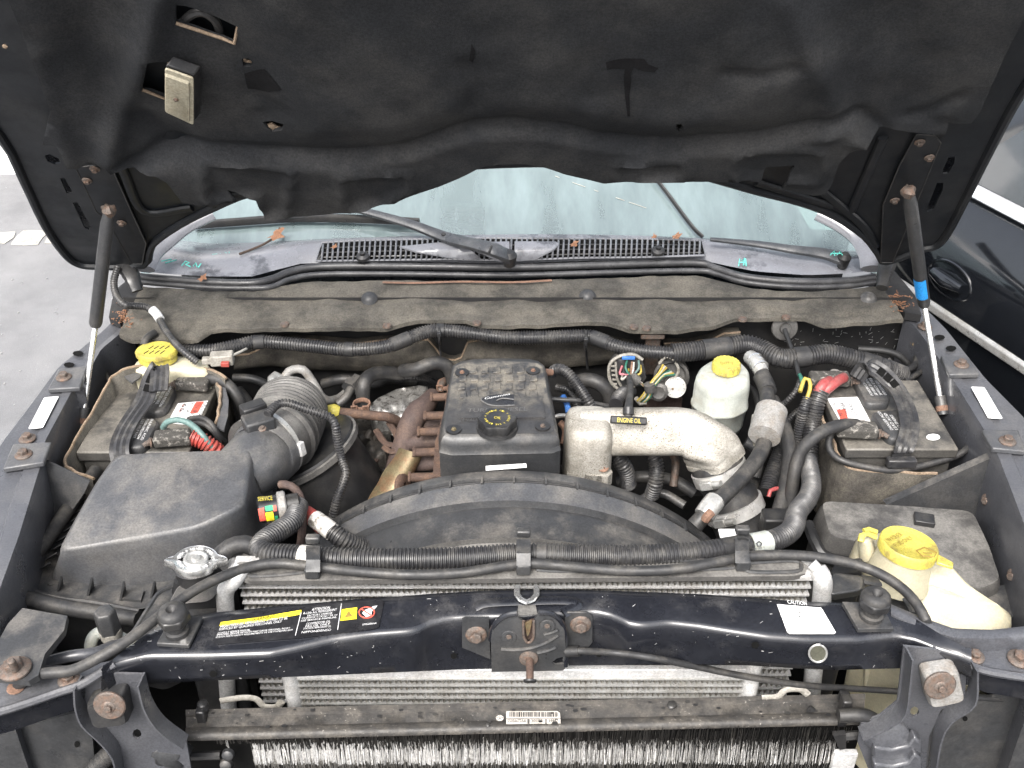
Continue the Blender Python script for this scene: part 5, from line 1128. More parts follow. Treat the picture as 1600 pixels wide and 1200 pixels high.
# ------------ fan shroud
fs = empty('fan_shroud', (0, 1.5, .6), 'broad arched black fan shroud before the engine', 'fan shroud')
YS = 1.56; zt = Y(800, 735, YS).z; Rr = .565; fx = Y(795, 735, YS).x; ctrS = V((fx, 0, zt - Rr))
prof = [(YS + .06, Rr - .05), (YS + .01, Rr - .012), (YS, Rr), (YS - .004, Rr + .002), (YS - .026, Rr + .003), (YS - .029, Rr - .006), (YS - .034, Rr - .007), (YS - .037, Rr + .000), (YS - .040, Rr + .002), (YS - .085, Rr - .004), (YS - .090, Rr - .016), (YS - .10, Rr - .013), (YS - .165, Rr - .024), (YS - .168, Rr - .034), (YS - .25, Rr - .048), (YS - .27, Rr - .08)]
def shr_p(y, r, a): return V((ctrS.x + r * math.sin(a), y, ctrS.z + r * math.cos(a)))
def band(i0, i1, name, m): build(MB().loft([[shr_p(y, r, R(-62 + 124 * k / 64)) for k in range(65)] for y, r in prof[i0:i1]], closed=False), name, M[m], fs, angle=30)
band(0, 6, 'rim_band', 'plastic'); band(5, 10, 'front_band', 'plastic_grey'); band(9, 13, 'middle_band', 'plastic'); band(12, 16, 'shroud_body', 'plastic_dusty')
build(MB().tube([shr_p(YS - .0315, Rr - .002, R(-60 + 120 * k / 60)) for k in range(61)], .0022, 6), 'seam_cord', M['plastic_black'], fs)
for k in range(-8, 9):
    a = R(k * 6.2 + 1); p = shr_p(YS - .0315, Rr + .001, a); n_ = V((math.sin(a), 0, math.cos(a)))
    build(MB().box(p, (.004, .022, .010), Matrix((V((math.cos(a), 0, -math.sin(a))), V((0, 1, 0)), n_)).transposed()), 'seam_tab', M['plastic'], fs)
lf = lambda u, v: PL(u, v, (0, YS - .015, zt + .003), (0, -.12, 1))
sk = build(MB().sheet(lf, [(759, 728), (822, 724), (823, 730), (759, 735)], (), 12, (0, 0, -.0008)), 'part_sticker', M['label_white'], fs)
texts(fs, M['print_grey'], [('15W-40', *box4(lf, (790, 730.5), (818, 728.5), (790, 727)))])
wsn = Z(1145, 836, 1.02)
build(MB().box(wsn, (.05, .03, .004)), 'white_card', M['label_white'], label='scrap of white card beside the fan shroud', cat='card')

# ------------ air filter box
ab = empty('air_filter_box', Z(230, 900, .9), 'large grey plastic air filter box beside the battery', 'air filter box')
TOP = [(184, 711), (290, 706), (394, 702), (388, 745), (383, 790), (352, 806), (312, 825), (210, 843), (92, 864), (118, 815), (155, 750)]
tz = [1.115, 1.115, 1.115, 1.11, 1.10, 1.095, 1.085, 1.075, 1.065, 1.08, 1.10]
BOT = [(168, 742), (300, 742), (432, 738), (425, 800), (408, 850), (362, 884), (302, 908), (202, 922), (76, 911), (104, 850), (140, 790)]
rt = rpoly([Z(u, v, z) for (u, v), z in zip(TOP, tz)], .02, 3); rb_ = rpoly([Z(u, v, .965) for u, v in BOT], .02, 3)
cT = sum(rt, V()) / len(rt)
r1 = [cT.lerp(p, .93) + V((0, 0, .003)) for p in rt]; r0 = [cT.lerp(p, .5) + V((0, 0, .004 + .003 * noise.noise(p * 9))) for p in rt]
def mixr(a, b, t, dz=0): return [p.lerp(q, t) + V((0, 0, dz)) for p, q in zip(a, b)]
lid = build(MB().loft([rb_, mixr(rt, rb_, .6), mixr(rt, rb_, .25), mixr(rt, rb_, .10, .006), mixr(rt, r1, .4, .0015), r1, r0]), 'lid', M['plastic_grey'], ab, angle=80)
FLG = [(147, 740), (300, 736), (435, 735), (428, 810), (405, 860), (352, 898), (292, 922), (222, 953), (190, 946), (80, 931), (41, 916), (39, 904), (78, 852)]
flg = build(MB().loft([rpoly(ZP(*[(u, v, .962) for u, v in FLG]), .012), rpoly(ZP(*[(u, v, .974) for u, v in FLG]), .012)]), 'flange', M['plastic'], ab, bevel=.002)
build(MB().tube(spline(ZP((148, 742, .985), (110, 800, .985), (70, 860, .985), (37, 910, .985), (80, 933, .985), (150, 943, .985), (218, 956, .985)), 6), .006, 8), 'flange_lip', M['plastic'], ab)
for (a, b) in (((94, 900), (88, 924)), ((142, 902), (135, 931)), ((192, 908), (186, 939)), ((240, 908), (234, 934))):
    build(MB().prism([Z(a[0], a[1], 1.02), Z(b[0], b[1], .975), Z(a[0] + 2, a[1] + 14, .975)], (.004, 0, 0)), 'rib', M['plastic'], ab)
for k in range(10):
    t = k / 9.; u0 = 152 + (66 - 152) * t; v0 = 752 + (885 - 752) * t
    build(MB().prism([Z(u0 + 14, v0 - 8, 1.03), Z(u0 - 6, v0 + 4, .978), Z(u0 + 14, v0 - 4, .978)], (0, -.004, 0)), 'rib', M['plastic'], ab)
for u, v in ((122, 757), (98, 795), (72, 837), (44, 880)): build(MB().box(Z(u, v, .985), (.012, .03, .018)), 'latch_tab', M['plastic'], ab, bevel=.002)
build(MB().sheet(lambda u, v: Z(u, v, .98), [(192, 924), (225, 922), (220, 938), (190, 935)], (), 9, (0, 0, -.01)), 'catch', M['plastic'], ab, bevel=.002)
build(MB().loft([[p + V((0, 0, -.005)) for p in rpoly(ZP(*[(u, v, .962) for u, v in FLG]), .012)], [p + V((0, 0, -.22)) for p in rpoly(ZP(*[(u, v, .962) for u, v in FLG]), .012)]]), 'base', M['plastic_black'], ab)
nk = spline(ZP((372, 745, 1.055), (398, 722, 1.06), (408, 716, 1.05), (418, 704, 1.048)), 6)
build(MB().tube(nk, lambda t: .060 + .014 * t, 24), 'outlet_neck', M['plastic_grey'], ab, angle=60)
build(MB().box(Z(404, 660, 1.125), (.06, .045, .03), Matrix.Rotation(.5, 3, 'Z')), 'sensor_base', M['plastic'], ab, bevel=.005)
build(MB().box(Z(396, 640, 1.135), (.05, .03, .028), Matrix.Rotation(.6, 3, 'Z')), 'sensor_plug', M['plastic_black'], ab, bevel=.004)
bolt(ab, Z(410, 670, 1.143), (0, -.2, 1), .008)
bh = empty('intake_bellows', Z(450, 690, .95), 'ribbed black rubber intake hose next to the air filter box', 'intake hose')
bp_ = spline([nk[-1] - V((.02, .01, 0)), Z(432, 686, 1.044), Z(442, 669, 1.038), Z(449, 654, 1.03), Z(454, 642, 1.02)], 10)
P = resample(bp_, .0035); rr = []
for i in range(len(P)):
    t = i / (len(P) - 1); rr.append(.0765 if t < .34 else (.083 if (i % 4) < 2 else .074))
build(MB().tube(P, rr, 32), 'bellows', M['plastic_dusty'], bh, angle=30)
i1 = int(len(P) * .22); ax = (P[i1 + 1] - P[i1 - 1]).normalized()
build(MB().lathe(P[i1], ax, [(-.006, .077), (-.005, .0792), (.005, .0792), (.006, .077)], 40), 'clamp_band', M['alu'], bh)
frc = frame(ax, (.6, -.8, .2)); pc = P[i1] + frc @ V((.082, 0, 0))
build(MB().box(pc, (.012, .03, .016), frc), 'clamp_screw_housing', M['alu_white'], bh, bevel=.002)
cn = empty('intake_duct', Z(540, 800, .7), 'large black tapered air duct left of the fan shroud', 'duct')
q0, q1 = Z(478, 704, .955), Z(575, 850, .70); ax = (q1 - q0).normalized()
build(MB().lathe(q0, ax, [(-.012, .08), (-.010, .118), (.002, .123), (.012, .123), (.014, .112), (.02, .112), (.16, .118), (.36, .112)], 40), 'cone', M['plastic_black'], cn)
build(MB().lathe(q0, ax, [(-.004, .121), (-.002, .1255), (.010, .1255), (.012, .121)], 40), 'rim', M['plastic_dusty'], cn)
# restriction gauge
fg = empty('restriction_gauge', Z(430, 810, 1.0), 'clear air restriction gauge with red yellow green bands', 'gauge')
g0, g1 = Z(403, 798, 1.07), Z(448, 790, 1.07); ax = (g1 - g0).normalized(); Lg = (g1 - g0).length
build(MB().lathe(g0, ax, [(0, .020), (.003, .0245), (Lg * .72, .0245)], 28), 'label_barrel', M['label_black'], fg)
build(MB().lathe(g0, ax, [(Lg * .70, .026), (Lg * .74, .029), (Lg * .95, .029), (Lg, .026)], 28), 'clear_collar', M['grey_block'], fg)
build(MB().lathe(g0, ax, [(Lg, .015), (Lg * 1.02, .021), (Lg * 1.42, .021), (Lg * 1.46, .018)], 12), 'knob', M['plastic_black'], fg)
def gp(u, v): 
    d = ray(u, v); a = (u - 403) / 45.; c = g0 + (g1 - g0) * a
    w = (CAM - c).normalized(); up_ = ax.cross(w).normalized(); up_ = up_ if up_.z > 0 else -up_
    hh = ((794 - 8 * a / 1.0 + 4) - v) / 1600. * (c - CAM).length; hh = max(-.0235, min(.0235, hh)); n_ = (w - ax * w.dot(ax)).normalized()
    return c + up_ * hh + n_ * (math.sqrt(max(0, .0252 ** 2 - hh * hh)))
for q, m_ in (([(404, 795), (413, 793), (413, 813), (404, 814)], 'print_red'), ([(415, 791), (427, 789), (427, 797), (415, 799)], 'print_green'), ([(414, 801), (426, 799), (426, 812), (414, 814)], 'label_yellow'), ([(427, 790), (432, 789), (432, 798), (427, 799)], 'print_red'), ([(427, 806), (432, 805), (432, 814), (427, 815)], 'print_green')):
    build(MB().sheet(gp, q, (), 4), 'colour_band', M[m_], fg)
texts(fg, M['print_yellow'], [('SERVICE', *box4(gp, (406, 785.5), (428, 783.5), (406, 779)))], lift=.003)

# ================================================================ batteries
def battery(x0, x1, y0, y1, zt, lab):
    e = empty('battery', ((x0 + x1) / 2, (y0 + y1) / 2, zt - .19), lab, 'battery')
    c = ((x0 + x1) / 2, (y0 + y1) / 2)
    build(MB().box((c[0], c[1], zt - .11), (x1 - x0 - .012, y1 - y0 - .012, .18)), 'case', M['battery'], e, bevel=.006)
    build(MB().box((c[0], c[1], zt - .0125), (x1 - x0, y1 - y0, .025)), 'cover', M['battery'], e, bevel=.004)
    return e
ZT = 1.04
B1 = (-.902, -.668, 1.675, 1.935); B2 = (.694, .928, 1.685, 1.945)
b1 = battery(*B1, ZT, 'dusty black battery behind the air filter box')
b2 = battery(*B2, ZT, 'dusty black battery with a white dot on its cover')
def T(u, v, n=0): return Z(u, v, ZT + n)
def vcap(par, q, txt, k0):
    p = [T(u, v, .018) for u, v in q]; c = sum(p, V()) / len(p)
    vc_ = build(MB().loft([rpoly([V((a.x, a.y, ZT)) for a in p], .010), rpoly([V((a.x, a.y, ZT + .013)) for a in p], .010), rpoly([c.lerp(a, .90) for a in p], .010)]), 'vent_cap', M['plastic'], par, angle=50)
    return vc_
def paper(par, q, name='printed_label', lift=.0015, m='label_white'): return build(MB().sheet(lambda u, v: T(u, v, lift), q, (), 12, (0, 0, -.001)), name, M[m], par)
# text rows rotated on the caps
def rows(par, m, lines, o, dx, dy, h, lift=.019):
    """lines of text: o = start px, dx = px vector along a full-width line, dy = px vector between lines"""
    it = []
    for i, (s, w) in enumerate(lines):
        a = (o[0] + dy[0] * i, o[1] + dy[1] * i); O = T(a[0], a[1], lift); it.append((s, O, T(a[0] + dx[0] * w, a[1] + dx[1] * w, lift) - O, T(a[0] - dy[0] * h, a[1] - dy[1] * h, lift) - O))
    texts(par, M[m], it)
v1 = vcap(b1, [(232, 601), (270, 602), (275, 607), (260, 637), (248, 643), (222, 643), (217, 637)], '', 0)
v2 = vcap(b1, [(203, 653), (240, 652), (248, 657), (232, 690), (222, 698), (198, 700), (196, 690)], '', 0)
rows(v1, 'print_white', [('DANGER POISON', 1), ('CAUSES SEVERE', .9), ('BURNS SHIELD', .85), ('EYES EXPLOSIVE', .7), ('GASES CAN', .5)], (266, 603), (-18, 32), (-7.2, -.4), .62)
rows(v2, 'print_white', [('SULFURIC ACID', 1), ('FLUSH EYES NOW', .95), ('GET HELP FAST', .9), ('KEEP OUT OF', .8), ('REACH', .6)], (236, 655), (-17, 33), (-7, .2), .62)
v3 = vcap(b2, [(1340, 589), (1373, 588), (1392, 620), (1388, 630), (1360, 631), (1350, 626), (1334, 592)], '', 0)
v4 = vcap(b2, [(1368, 641), (1404, 639), (1424, 670), (1420, 684), (1394, 686), (1384, 680), (1362, 645)], '', 0)
rows(v3, 'print_white', [('POISON CAUSES', 1), ('SEVERE BURNS', .95), ('SHIELD EYES', .95), ('EXPLOSIVE GAS', .8)], (1365, 618), (-19, -28), (7, -.2), .62)
rows(v4, 'print_white', [('DANGER ACID', 1), ('LEAD ACID', .9), ('NO SPARKS', .8)], (1396, 672), (-21, -29), (7.4, -.2), .66)
l1 = paper(b1, [(278, 630), (325, 626), (312, 655), (296, 664), (262, 660)])
build(MB().sheet(lambda u, v: T(u, v, .0022), [(306, 628), (319, 627), (309, 645), (296, 646)], (), 9), 'red_panel', M['print_red'], l1)
rows(l1, 'print_grey', [('ULSTR-F', .9), ('12V 850', .7), ('CCA', .5), ('65', .4)], (319, 629), (-17, 31), (-11, .6), .6, .0028)
rows(l1, 'print_red', [('WARRANTY', 1)], (285, 632), (-14, 26), (-5, 0), .6, .0028)
l2 = paper(b2, [(1292, 622), (1340, 620), (1360, 658), (1330, 655), (1312, 657)])
build(MB().sheet(lambda u, v: T(u, v, .0022), [(1307, 640), (1321, 639), (1325, 653), (1313, 655)], (), 9), 'red_panel', M['print_red'], l2)
rows(l2, 'print_grey', [('MEV-2 LTH', .8), ('12V 850A', .8), ('CCA 65', .7)], (1318, 650), (-14, -26), (11, -.4), .6, .0028)
disc(lambda a, b: T(a, b, .0014), 1458, 683, 11, 5.2, 'white_dot', 'label_white', b2)
def strap(pts, w, lab):
    P = spline([T(u, v, n) for u, v, n in pts], 8); mb = MB(); e = empty('battery_strap', P[-1], lab, 'strap')
    side = (V((1, .12, 0))).normalized()
    rings = []
    for i, p in enumerate(P):
        t = i / (len(P) - 1); tn = (P[min(i + 1, len(P) - 1)] - P[max(i - 1, 0)]).normalized(); sd = (side - tn * side.dot(tn)).normalized(); nm = tn.cross(sd); nm = nm if nm.z > 0 else -nm
        rings.append([p - sd * w + nm * .0, p - sd * w + nm * .005, p - sd * w * .6 + nm * .0035, p - sd * w * .3 + nm * .006, p + nm * .0035, p + sd * w * .3 + nm * .006, p + sd * w * .6 + nm * .0035, p + sd * w + nm * .005, p + sd * w])
    build(MB().loft(rings), 'band', M['conduit'], e, angle=30)
    return e, P, side
s1, P1, sd1 = strap([(248, 612, .06), (250, 575, .085), (238, 592, .07), (226, 626, .045), (210, 650, .035), (195, 675, .03), (187, 700, .024), (190, 722, .005)], .0195, 'black rubber strap over the battery behind the air filter box')
s2, P2, sd2 = strap([(1338, 590, .05), (1352, 573, .075), (1372, 580, .07), (1398, 605, .045), (1414, 635, .035), (1421, 665, .03), (1416, 690, .018), (1409, 706, .004), (1408, 722, -.03)], .0195, 'black rubber strap over the battery with the white dot')
for e, P, ks in ((s1, P1, (14, 17, 20)), (s2, P2, (17, 20, 23))):
    for k in ks:
        tn = (P[k + 1] - P[k - 1]).normalized(); sd = (sd1 - tn * sd1.dot(tn)).normalized(); nm = tn.cross(sd); nm = nm if nm.z > 0 else -nm
        build(MB().box(P[k] + nm * .0068, (.017, .016, .002), Matrix((sd, tn, nm)).transposed()), 'window', M['void'], e)
build(MB().box(T(1408, 722, -.02), (.06, .02, .02)), 'buckle', M['conduit'], s2, bevel=.003)
build(MB().box(T(1424, 692, .01), (.012, .02, .012)), 'tongue', M['conduit'], s2, bevel=.002)
# felt surrounds
def felt_wall(pts, h, name, par, m='felt', thick=.009, lip='felt_edge'):
    P = spline([Z(*p) for p in pts], 6); n = len(P); rings = []
    for i, p in enumerate(P):
        t = (P[min(i + 1, n - 1)] - P[max(i - 1, 0)]); t.z = 0; t.normalize(); s = V((-t.y, t.x, 0)); w = .004 * noise.noise(V((i * .35, 2, 0)))
        rings.append([p + s * w + V((0, 0, -h)), p + s * w, p + s * (w + thick * .5) + V((0, 0, .003)), p + s * (w + thick), p + s * (w + thick) + V((0, 0, -h))])
    o = build(MB().loft(rings, closed=False), name, M[m], par, angle=60)
    build(MB().tube([r[2] for r in rings], .0032, 6), 'frayed_edge', M[lip], o)
    return o
ft1 = empty('battery_blanket', Z(230, 640, .85), 'torn tan felt blanket around the battery behind the air filter box', 'blanket')
felt_wall([(150, 748, 1.045), (118, 735, 1.045), (106, 722, 1.045), (122, 688, 1.05), (145, 650, 1.06), (166, 612, 1.075), (178, 592, 1.085), (196, 580, 1.095), (222, 574, 1.09)], .16, 'felt_wall', ft1)
felt_wall([(222, 574, 1.09), (262, 572, 1.09), (300, 575, 1.085), (330, 582, 1.085), (352, 594, 1.08)], .14, 'felt_wall', ft1)
felt_wall([(336, 602, 1.075), (342, 612, 1.075), (340, 630, 1.07), (338, 650, 1.06), (334, 664, 1.045)], .12, 'felt_wall', ft1)
build(MB().sheet(lambda u, v: Z(u, v, 1.06 + .02 * (v - 655) / -60), [(342, 603), (352, 606), (357, 625), (356, 650), (350, 672), (338, 668), (344, 640)], (), 8, (0, 0, -.005)), 'torn_flap', M['plastic_grey'], ft1)
build(MB().sheet(lambda u, v: Z(u, v, 1.085), [(194, 588), (224, 578), (218, 590), (206, 598)], (), 8, (0, 0, -.004)), 'torn_flap', M['plastic_grey'], ft1)
ft2 = empty('battery_tray', Z(1380, 740, .8), 'grey fabric lined tray holding the battery with the white dot', 'battery tray')
felt_wall([(1268, 622, 1.02), (1282, 655, 1.02), (1298, 690, 1.015), (1308, 715, 1.005), (1322, 732, .995), (1350, 739, .995), (1410, 742, .995), (1465, 744, .995)], .20, 'felt_wall', ft2, 'felt_dark')
pa, pb_ = Z(1379, 781, .96), Z(1552, 703, 1.085)
dd = (pb_ - pa).normalized(); sdv = V((dd.y, -dd.x, 0)).normalized()
brc = build(MB().loft([[pa, pb_], [pa + V((.004, -.016, .0)), pb_ + V((.004, -.016, 0))], [pa + V((.006, -.02, -.03)), pb_ + V((.02, -.03, -.16))]], closed=False), 'fender_gusset', M['plastic'], truck)
build(MB().sheet(lambda u, v: PL(u, v, pa + V((0, -.012, 0)), V((.25, -1, .35))), [(1384, 782), (1552, 706), (1556, 716), (1532, 758), (1523, 795), (1480, 790)], (), 20, (0, .004, 0)), 'gusset_web', M['plastic'], truck)
build(MB().sheet(lambda u, v: PL(u, v, Z(67, 722, 1.09), V((-.25, -1, .35))), [(62, 722), (72, 720), (110, 738), (140, 752), (132, 770), (90, 830), (75, 800), (62, 760)], (), 20, (0, .004, 0)), 'gusset_web', M['plastic'], truck)

# terminals and cables of the first battery
def clamp(u, v, n, d, lab, z0=.012, L=.075, w=.036):
    e = empty('terminal_clamp', T(u, v, 0), lab, 'battery terminal')
    c = T(u, v, .022); dx = V(d).normalized(); rot = frame((0, 0, 1), dx)
    build(MB().lathe(T(u, v, 0), (0, 0, 1), [(0, .013), (.02, .011)], 14), 'post', M['grey_block'], e)
    build(MB().box(c + dx * .01, (L, w, .026), rot), 'clamp_body', M['corrosion'], e, bevel=.006)
    bolt(e, c - dx * (L * .42) + V((0, -.008, -.002)), -dx + V((0, -.4, .1)), .011)
    build(MB().tube([c - dx * (L * .40), c - dx * (L * .62) + V((0, -.012, -.006))], .0055, 8), 'clamp_bolt', M['rust_bolt'], e)
    return e
clamp(296, 598, 0, (1, -.12, 0), 'corroded black terminal boot at the back of the battery blanket')
clamp(262, 685, 0, (1, .12, 0), 'dirty terminal clamp beside the red corrugated sleeve')
clamp(1303, 592, 0, (-1, 0, 0), 'corroded terminal clamp with two red cables', L=.09)
clamp(1346, 672, 0, (-1, .08, 0), 'corroded terminal clamp holding the thick black cable', L=.085)
hose([(325, 592, 1.065), (340, 592, 1.068), (356, 602, 1.06), (370, 620, 1.04), (380, 645, 1.0), (386, 680, .94)], .0135, 'battery_cable', 'rubber', 'thick black cable leaving the blanket-wrapped battery', 'cable')
hose([(300, 682, 1.06), (318, 690, 1.05), (335, 702, 1.03), (345, 712, 1.0)], .0185, 'cable_sleeve', 'red', 'red corrugated cable sleeve behind the air filter box', 'cable sleeve', corrp=.0075, dep=.2)
hose([(255, 668, 1.065), (262, 659, 1.085), (280, 656, 1.09), (300, 664, 1.08), (318, 682, 1.065), (332, 700, 1.04)], .0065, 'teal_wire', 'wire_teal', 'faded teal wire arching over the red sleeve', 'wire')
hose([(295, 655, 1.06), (315, 653, 1.075), (330, 662, 1.07), (340, 678, 1.05), (352, 690, 1.02)], .006, 'black_wire', 'rubber', 'thin black wire beside the faded teal wire', 'wire')
hose([(300, 661, 1.055), (318, 662, 1.068), (332, 672, 1.06), (344, 688, 1.03)], .006, 'black_wire', 'rubber', 'thin black wire under the teal wire at the battery label', 'wire')
# second battery cables
hose([(1296, 596, 1.075), (1288, 600, 1.085), (1280, 610, 1.075), (1274, 622, 1.05), (1266, 640, 1.0)], .0125, 'red_cable', 'wire_red', 'upright red battery cable at the corroded clamp', 'cable')
hose([(1318, 590, 1.075), (1306, 597, 1.085), (1290, 610, 1.075), (1280, 620, 1.055), (1272, 640, 1.01)], .0115, 'red_cable', 'wire_red', 'slanting red battery cable crossing toward the wiring sleeve', 'cable')
hose([(1283, 612, 1.07), (1276, 630, 1.05), (1270, 660, 1.01), (1266, 700, .97), (1266, 745, .93), (1262, 790, .9)], .0195, 'wiring_sleeve', 'conduit', 'ribbed sleeve rising to the red battery cables', 'cable sleeve', corrp=.007, dep=.14)
hose([(1262, 622, 1.06), (1256, 640, 1.04), (1250, 665, 1.0), (1244, 700, .95), (1238, 740, .9)], .0125, 'wiring_sleeve', 'conduit', 'thinner ribbed sleeve under the yellow wire', 'cable sleeve', corrp=.006, dep=.16)
hose([(1250, 612, 1.075), (1257, 592, 1.09), (1264, 593, 1.09), (1266, 606, 1.08), (1260, 625, 1.06)], .0045, 'yellow_wire', 'wire_yellow', 'yellow wire looping beside the red battery cables', 'wire')
hose([(1249, 585, 1.08), (1253, 594, 1.085), (1254, 604, 1.08)], .0045, 'green_wire', 'wire_green', 'short green wire next to the yellow wire loop', 'wire')
hose([(1226, 515, 1.10), (1232, 532, 1.09), (1242, 560, 1.085), (1248, 586, 1.08)], .0055, 'striped_wires', 'wire_black', 'thin dark wires hanging from the firewall grommet', 'wire')
hose([(1252, 590, 1.07), (1244, 610, 1.05), (1228, 628, 1.02), (1214, 638, .98)], .007, 'small_sleeve', 'conduit', 'thin ribbed sleeve branching below the green wire', 'cable sleeve', corrp=.006, dep=.2)
hose([(1338, 664, 1.06), (1318, 664, 1.075), (1290, 672, 1.075), (1264, 690, 1.06), (1248, 712, 1.03), (1240, 745, .99), (1234, 790, .93)], .0135, 'ground_cable', 'rubber', 'thick black cable arching to the lower clamp', 'cable')
hose([(1330, 669, 1.05), (1306, 672, 1.05), (1296, 684, 1.04), (1296, 702, 1.02), (1312, 718, 1.01), (1345, 728, 1.005), (1390, 735, 1.0), (1430, 730, 1.0), (1480, 717, 1.01), (1505, 706, 1.02), (1518, 690, 1.03), (1522, 672, 1.04)], .0075, 'ground_wire', 'rubber', 'black wire looping round the front of the battery', 'wire')
hose([(1268, 694, 1.05), (1256, 706, 1.03), (1250, 730, 1.0), (1240, 770, .95), (1232, 800, .9)], .0065, 'ground_wire', 'rubber', 'thin black wire following under the thick arching cable', 'wire')
e_ = empty('ground_lug', Z(1508, 660, 1.03), 'brass ground lug bolted inside the fender', 'lug')
bolt(e_, Z(1507, 662, 1.035), (-.8, -.6, .3), .015, M['brass']); build(MB().tube(ZP((1516, 664, 1.04), (1520, 674, 1.035), (1520, 688, 1.03)), .0085, 10), 'crimp', M['grey_block'], e_)
e_ = empty('ground_lug', Z(1432, 540, 1.05), 'brass ground lug beside the gas strut rod at the rear', 'lug')
bolt(e_, Z(1432, 537, 1.06), (-.6, -.8, .2), .014, M['brass']); build(MB().tube(ZP((1434, 546, 1.05), (1434, 556, 1.04)), .008, 10), 'crimp', M['grey_block'], e_)
hose([(1434, 556, 1.04), (1428, 572, 1.03), (1412, 578, 1.03), (1396, 572, 1.04), (1386, 562, 1.05)], .0085, 'ground_strap', 'rubber', 'black wires curling behind the strapped battery', 'wire')
hose([(1414, 596, 1.03), (1432, 585, 1.03), (1452, 574, 1.02), (1462, 568, 1.0)], .0065, 'vent_tube', 'rubber', 'thin tube running from battery corner to the fender', 'tube')

# ================================================================ hood struts
def strut(pts, lab, blue):
    a, m_, b = pts; e = empty('gas_strut', b, lab, 'gas strut', 'gas struts holding up the hood')
    build(MB().tube([a, a.lerp(m_, .03), a.lerp(m_, .1), a.lerp(m_, .97), m_], [.010, .011, .0140, .0140, .012], 16), 'cylinder', M['plastic'], e)
    build(MB().tube([m_, b], .0062, 14), 'rod', M['chrome'], e)
    d = (b - m_).normalized()
    build(MB().tube([b - d * .03, b + d * .012], .0125, 12), 'end_socket', M['plastic'], e)
    build(MB().tube([b - d * .008, b + d * .004], .0135, 12), 'rust_ring', M['rust_orange'], e)
    build(MB().tube([b, b + V((.035 if b.x > 0 else -.035, .0, 0))], .008, 10), 'ball_stud', M['rust_bolt'], e)
    build(blob(a, .014, (0, 0, 1), 1, 1.0), 'ball_socket', M['rust_bolt'], e)
    if blue:
        q = a.lerp(m_, .72); q2 = a.lerp(m_, .90); d = (m_ - a).normalized(); w = (CAM - q); w = (w - d * w.dot(d)).normalized(); s = d.cross(w).normalized()
        mb = MB(); rings = []
        for t in (q, q2): rings.append([t + (w * math.cos(k) + s * math.sin(k)) * .0152 for k in [R(-40 + 20 * j) for j in range(8)]])
        build(mb.loft(rings, closed=False), 'blue_tape', M['blue_tape'], e)
    return e
strut((Hp(170, 330, .05), Z(149, 508, 1.20), Z(129, 658, 1.02)), 'gas strut above the white wall and open asphalt side', False)
strut((Hp(1420, 300, .05), Z(1444, 476, 1.20), Z(1472, 640, 1.03)), 'gas strut marked with blue tape', True)

# ================================================================ reservoirs
wr = empty('washer_reservoir', Z(1470, 960, .7), 'cream washer fluid reservoir with large yellow cap', 'reservoir')
WB = [(1352, 892), (1400, 868), (1450, 866), (1486, 884), (1516, 918), (1556, 940), (1592, 958), (1580, 985), (1530, 1000), (1470, 1000), (1440, 975), (1405, 930)]
wz = [1.02, 1.05, 1.06, 1.055, 1.045, 1.02, 1.0, 1.0, 1.0, 1.0, 1.01, 1.02]
w0 = rpoly([Z(u, v, z) for (u, v), z in zip(WB, wz)], .025, 3); cw = sum(w0, V()) / len(w0)
def sk_(r, k, dz): return [V((cw.x + (p.x - cw.x) * k, cw.y + (p.y - cw.y) * k, p.z + dz)) for p in r]
build(MB().loft([[V((p.x, p.y, .55)) for p in sk_(w0, .9, 0)], sk_(w0, 1.0, -.2), sk_(w0, 1.0, -.05), sk_(w0, .985, -.022), sk_(w0, .94, -.004), sk_(w0, .8, .008), sk_(w0, .5, .014)]), 'bottle', M['cream'], wr, angle=80)
build(MB().tube(spline([Z(u, v, z) for u, v, z in ((1434, 890, 1.075), (1438, 908, 1.065), (1470, 918, 1.06), (1510, 934, 1.045))], 6), .0015, 6), 'seam', M['cream'], wr)
cn_ = Z(1419, 854, 1.118); an_ = V((.12, .10, 1)).normalized()
build(MB().lathe(cn_ - an_ * .075, an_, [(0, .056), (.03, .050), (.06, .046), (.066, .048), (.07, .046)], 28), 'neck', M['cream'], wr)
build(MB().tube(ZP((1362, 905, .99), (1358, 880, 1.03), (1362, 862, 1.05), (1385, 858, 1.05)), [.034, .038, .036, .03], 16), 'shoulder', M['cream'], wr)
build(MB().tube(ZP((1356, 868, 1.06), (1352, 842, 1.10), (1360, 836, 1.105)), [.016, .013, .010], 12), 'hinge_post', M['cream'], wr)
wc = build(MB().lathe(cn_, an_, [(-.012, .047), (-.011, .0495), (.006, .0495), (.009, .0475), (.009, .0455), (.0075, .0435), (.0075, .0005)], 44), 'washer_cap', M['yellow'], wr, label='big round yellow washer fluid cap')
fw = frame(an_, (1, 0, 0))
def CP(x, y, h=.0082): return cn_ + fw @ V((x, y, h))
build(MB().prism([CP(.036, -.040, -.004), CP(.060, -.050, -.004), CP(.067, -.036, -.004), CP(.046, -.014, -.004)], an_ * .006), 'pull_tab', M['yellow'], wc, bevel=.002)
build(MB().tube([CP(-.05, .018, 0), CP(-.066, .024, .002), CP(-.076, .020, 0), CP(-.078, .012, -.008)], .0055, 8, ry=.004), 'hinge_strap', M['yellow'], wc)
build(MB().tube([CP(-.044, .034, 0), CP(-.058, .038, .002), CP(-.068, .034, 0)], .005, 8, ry=.004), 'hinge_strap', M['yellow'], wc)
d_ = V((.8, .6, 0)); n2 = V((-.6, .8, 0))
def tx(s, x, y, w, h): return (s, CP(x, y), fw @ (d_ * w), fw @ (n2 * h))
texts(wc, M['print_brown'], [tx('WASHER', -.037, -.004, .042, .0095), tx('FLUID ONLY', -.028, -.017, .050, .0095)], lift=.0004)
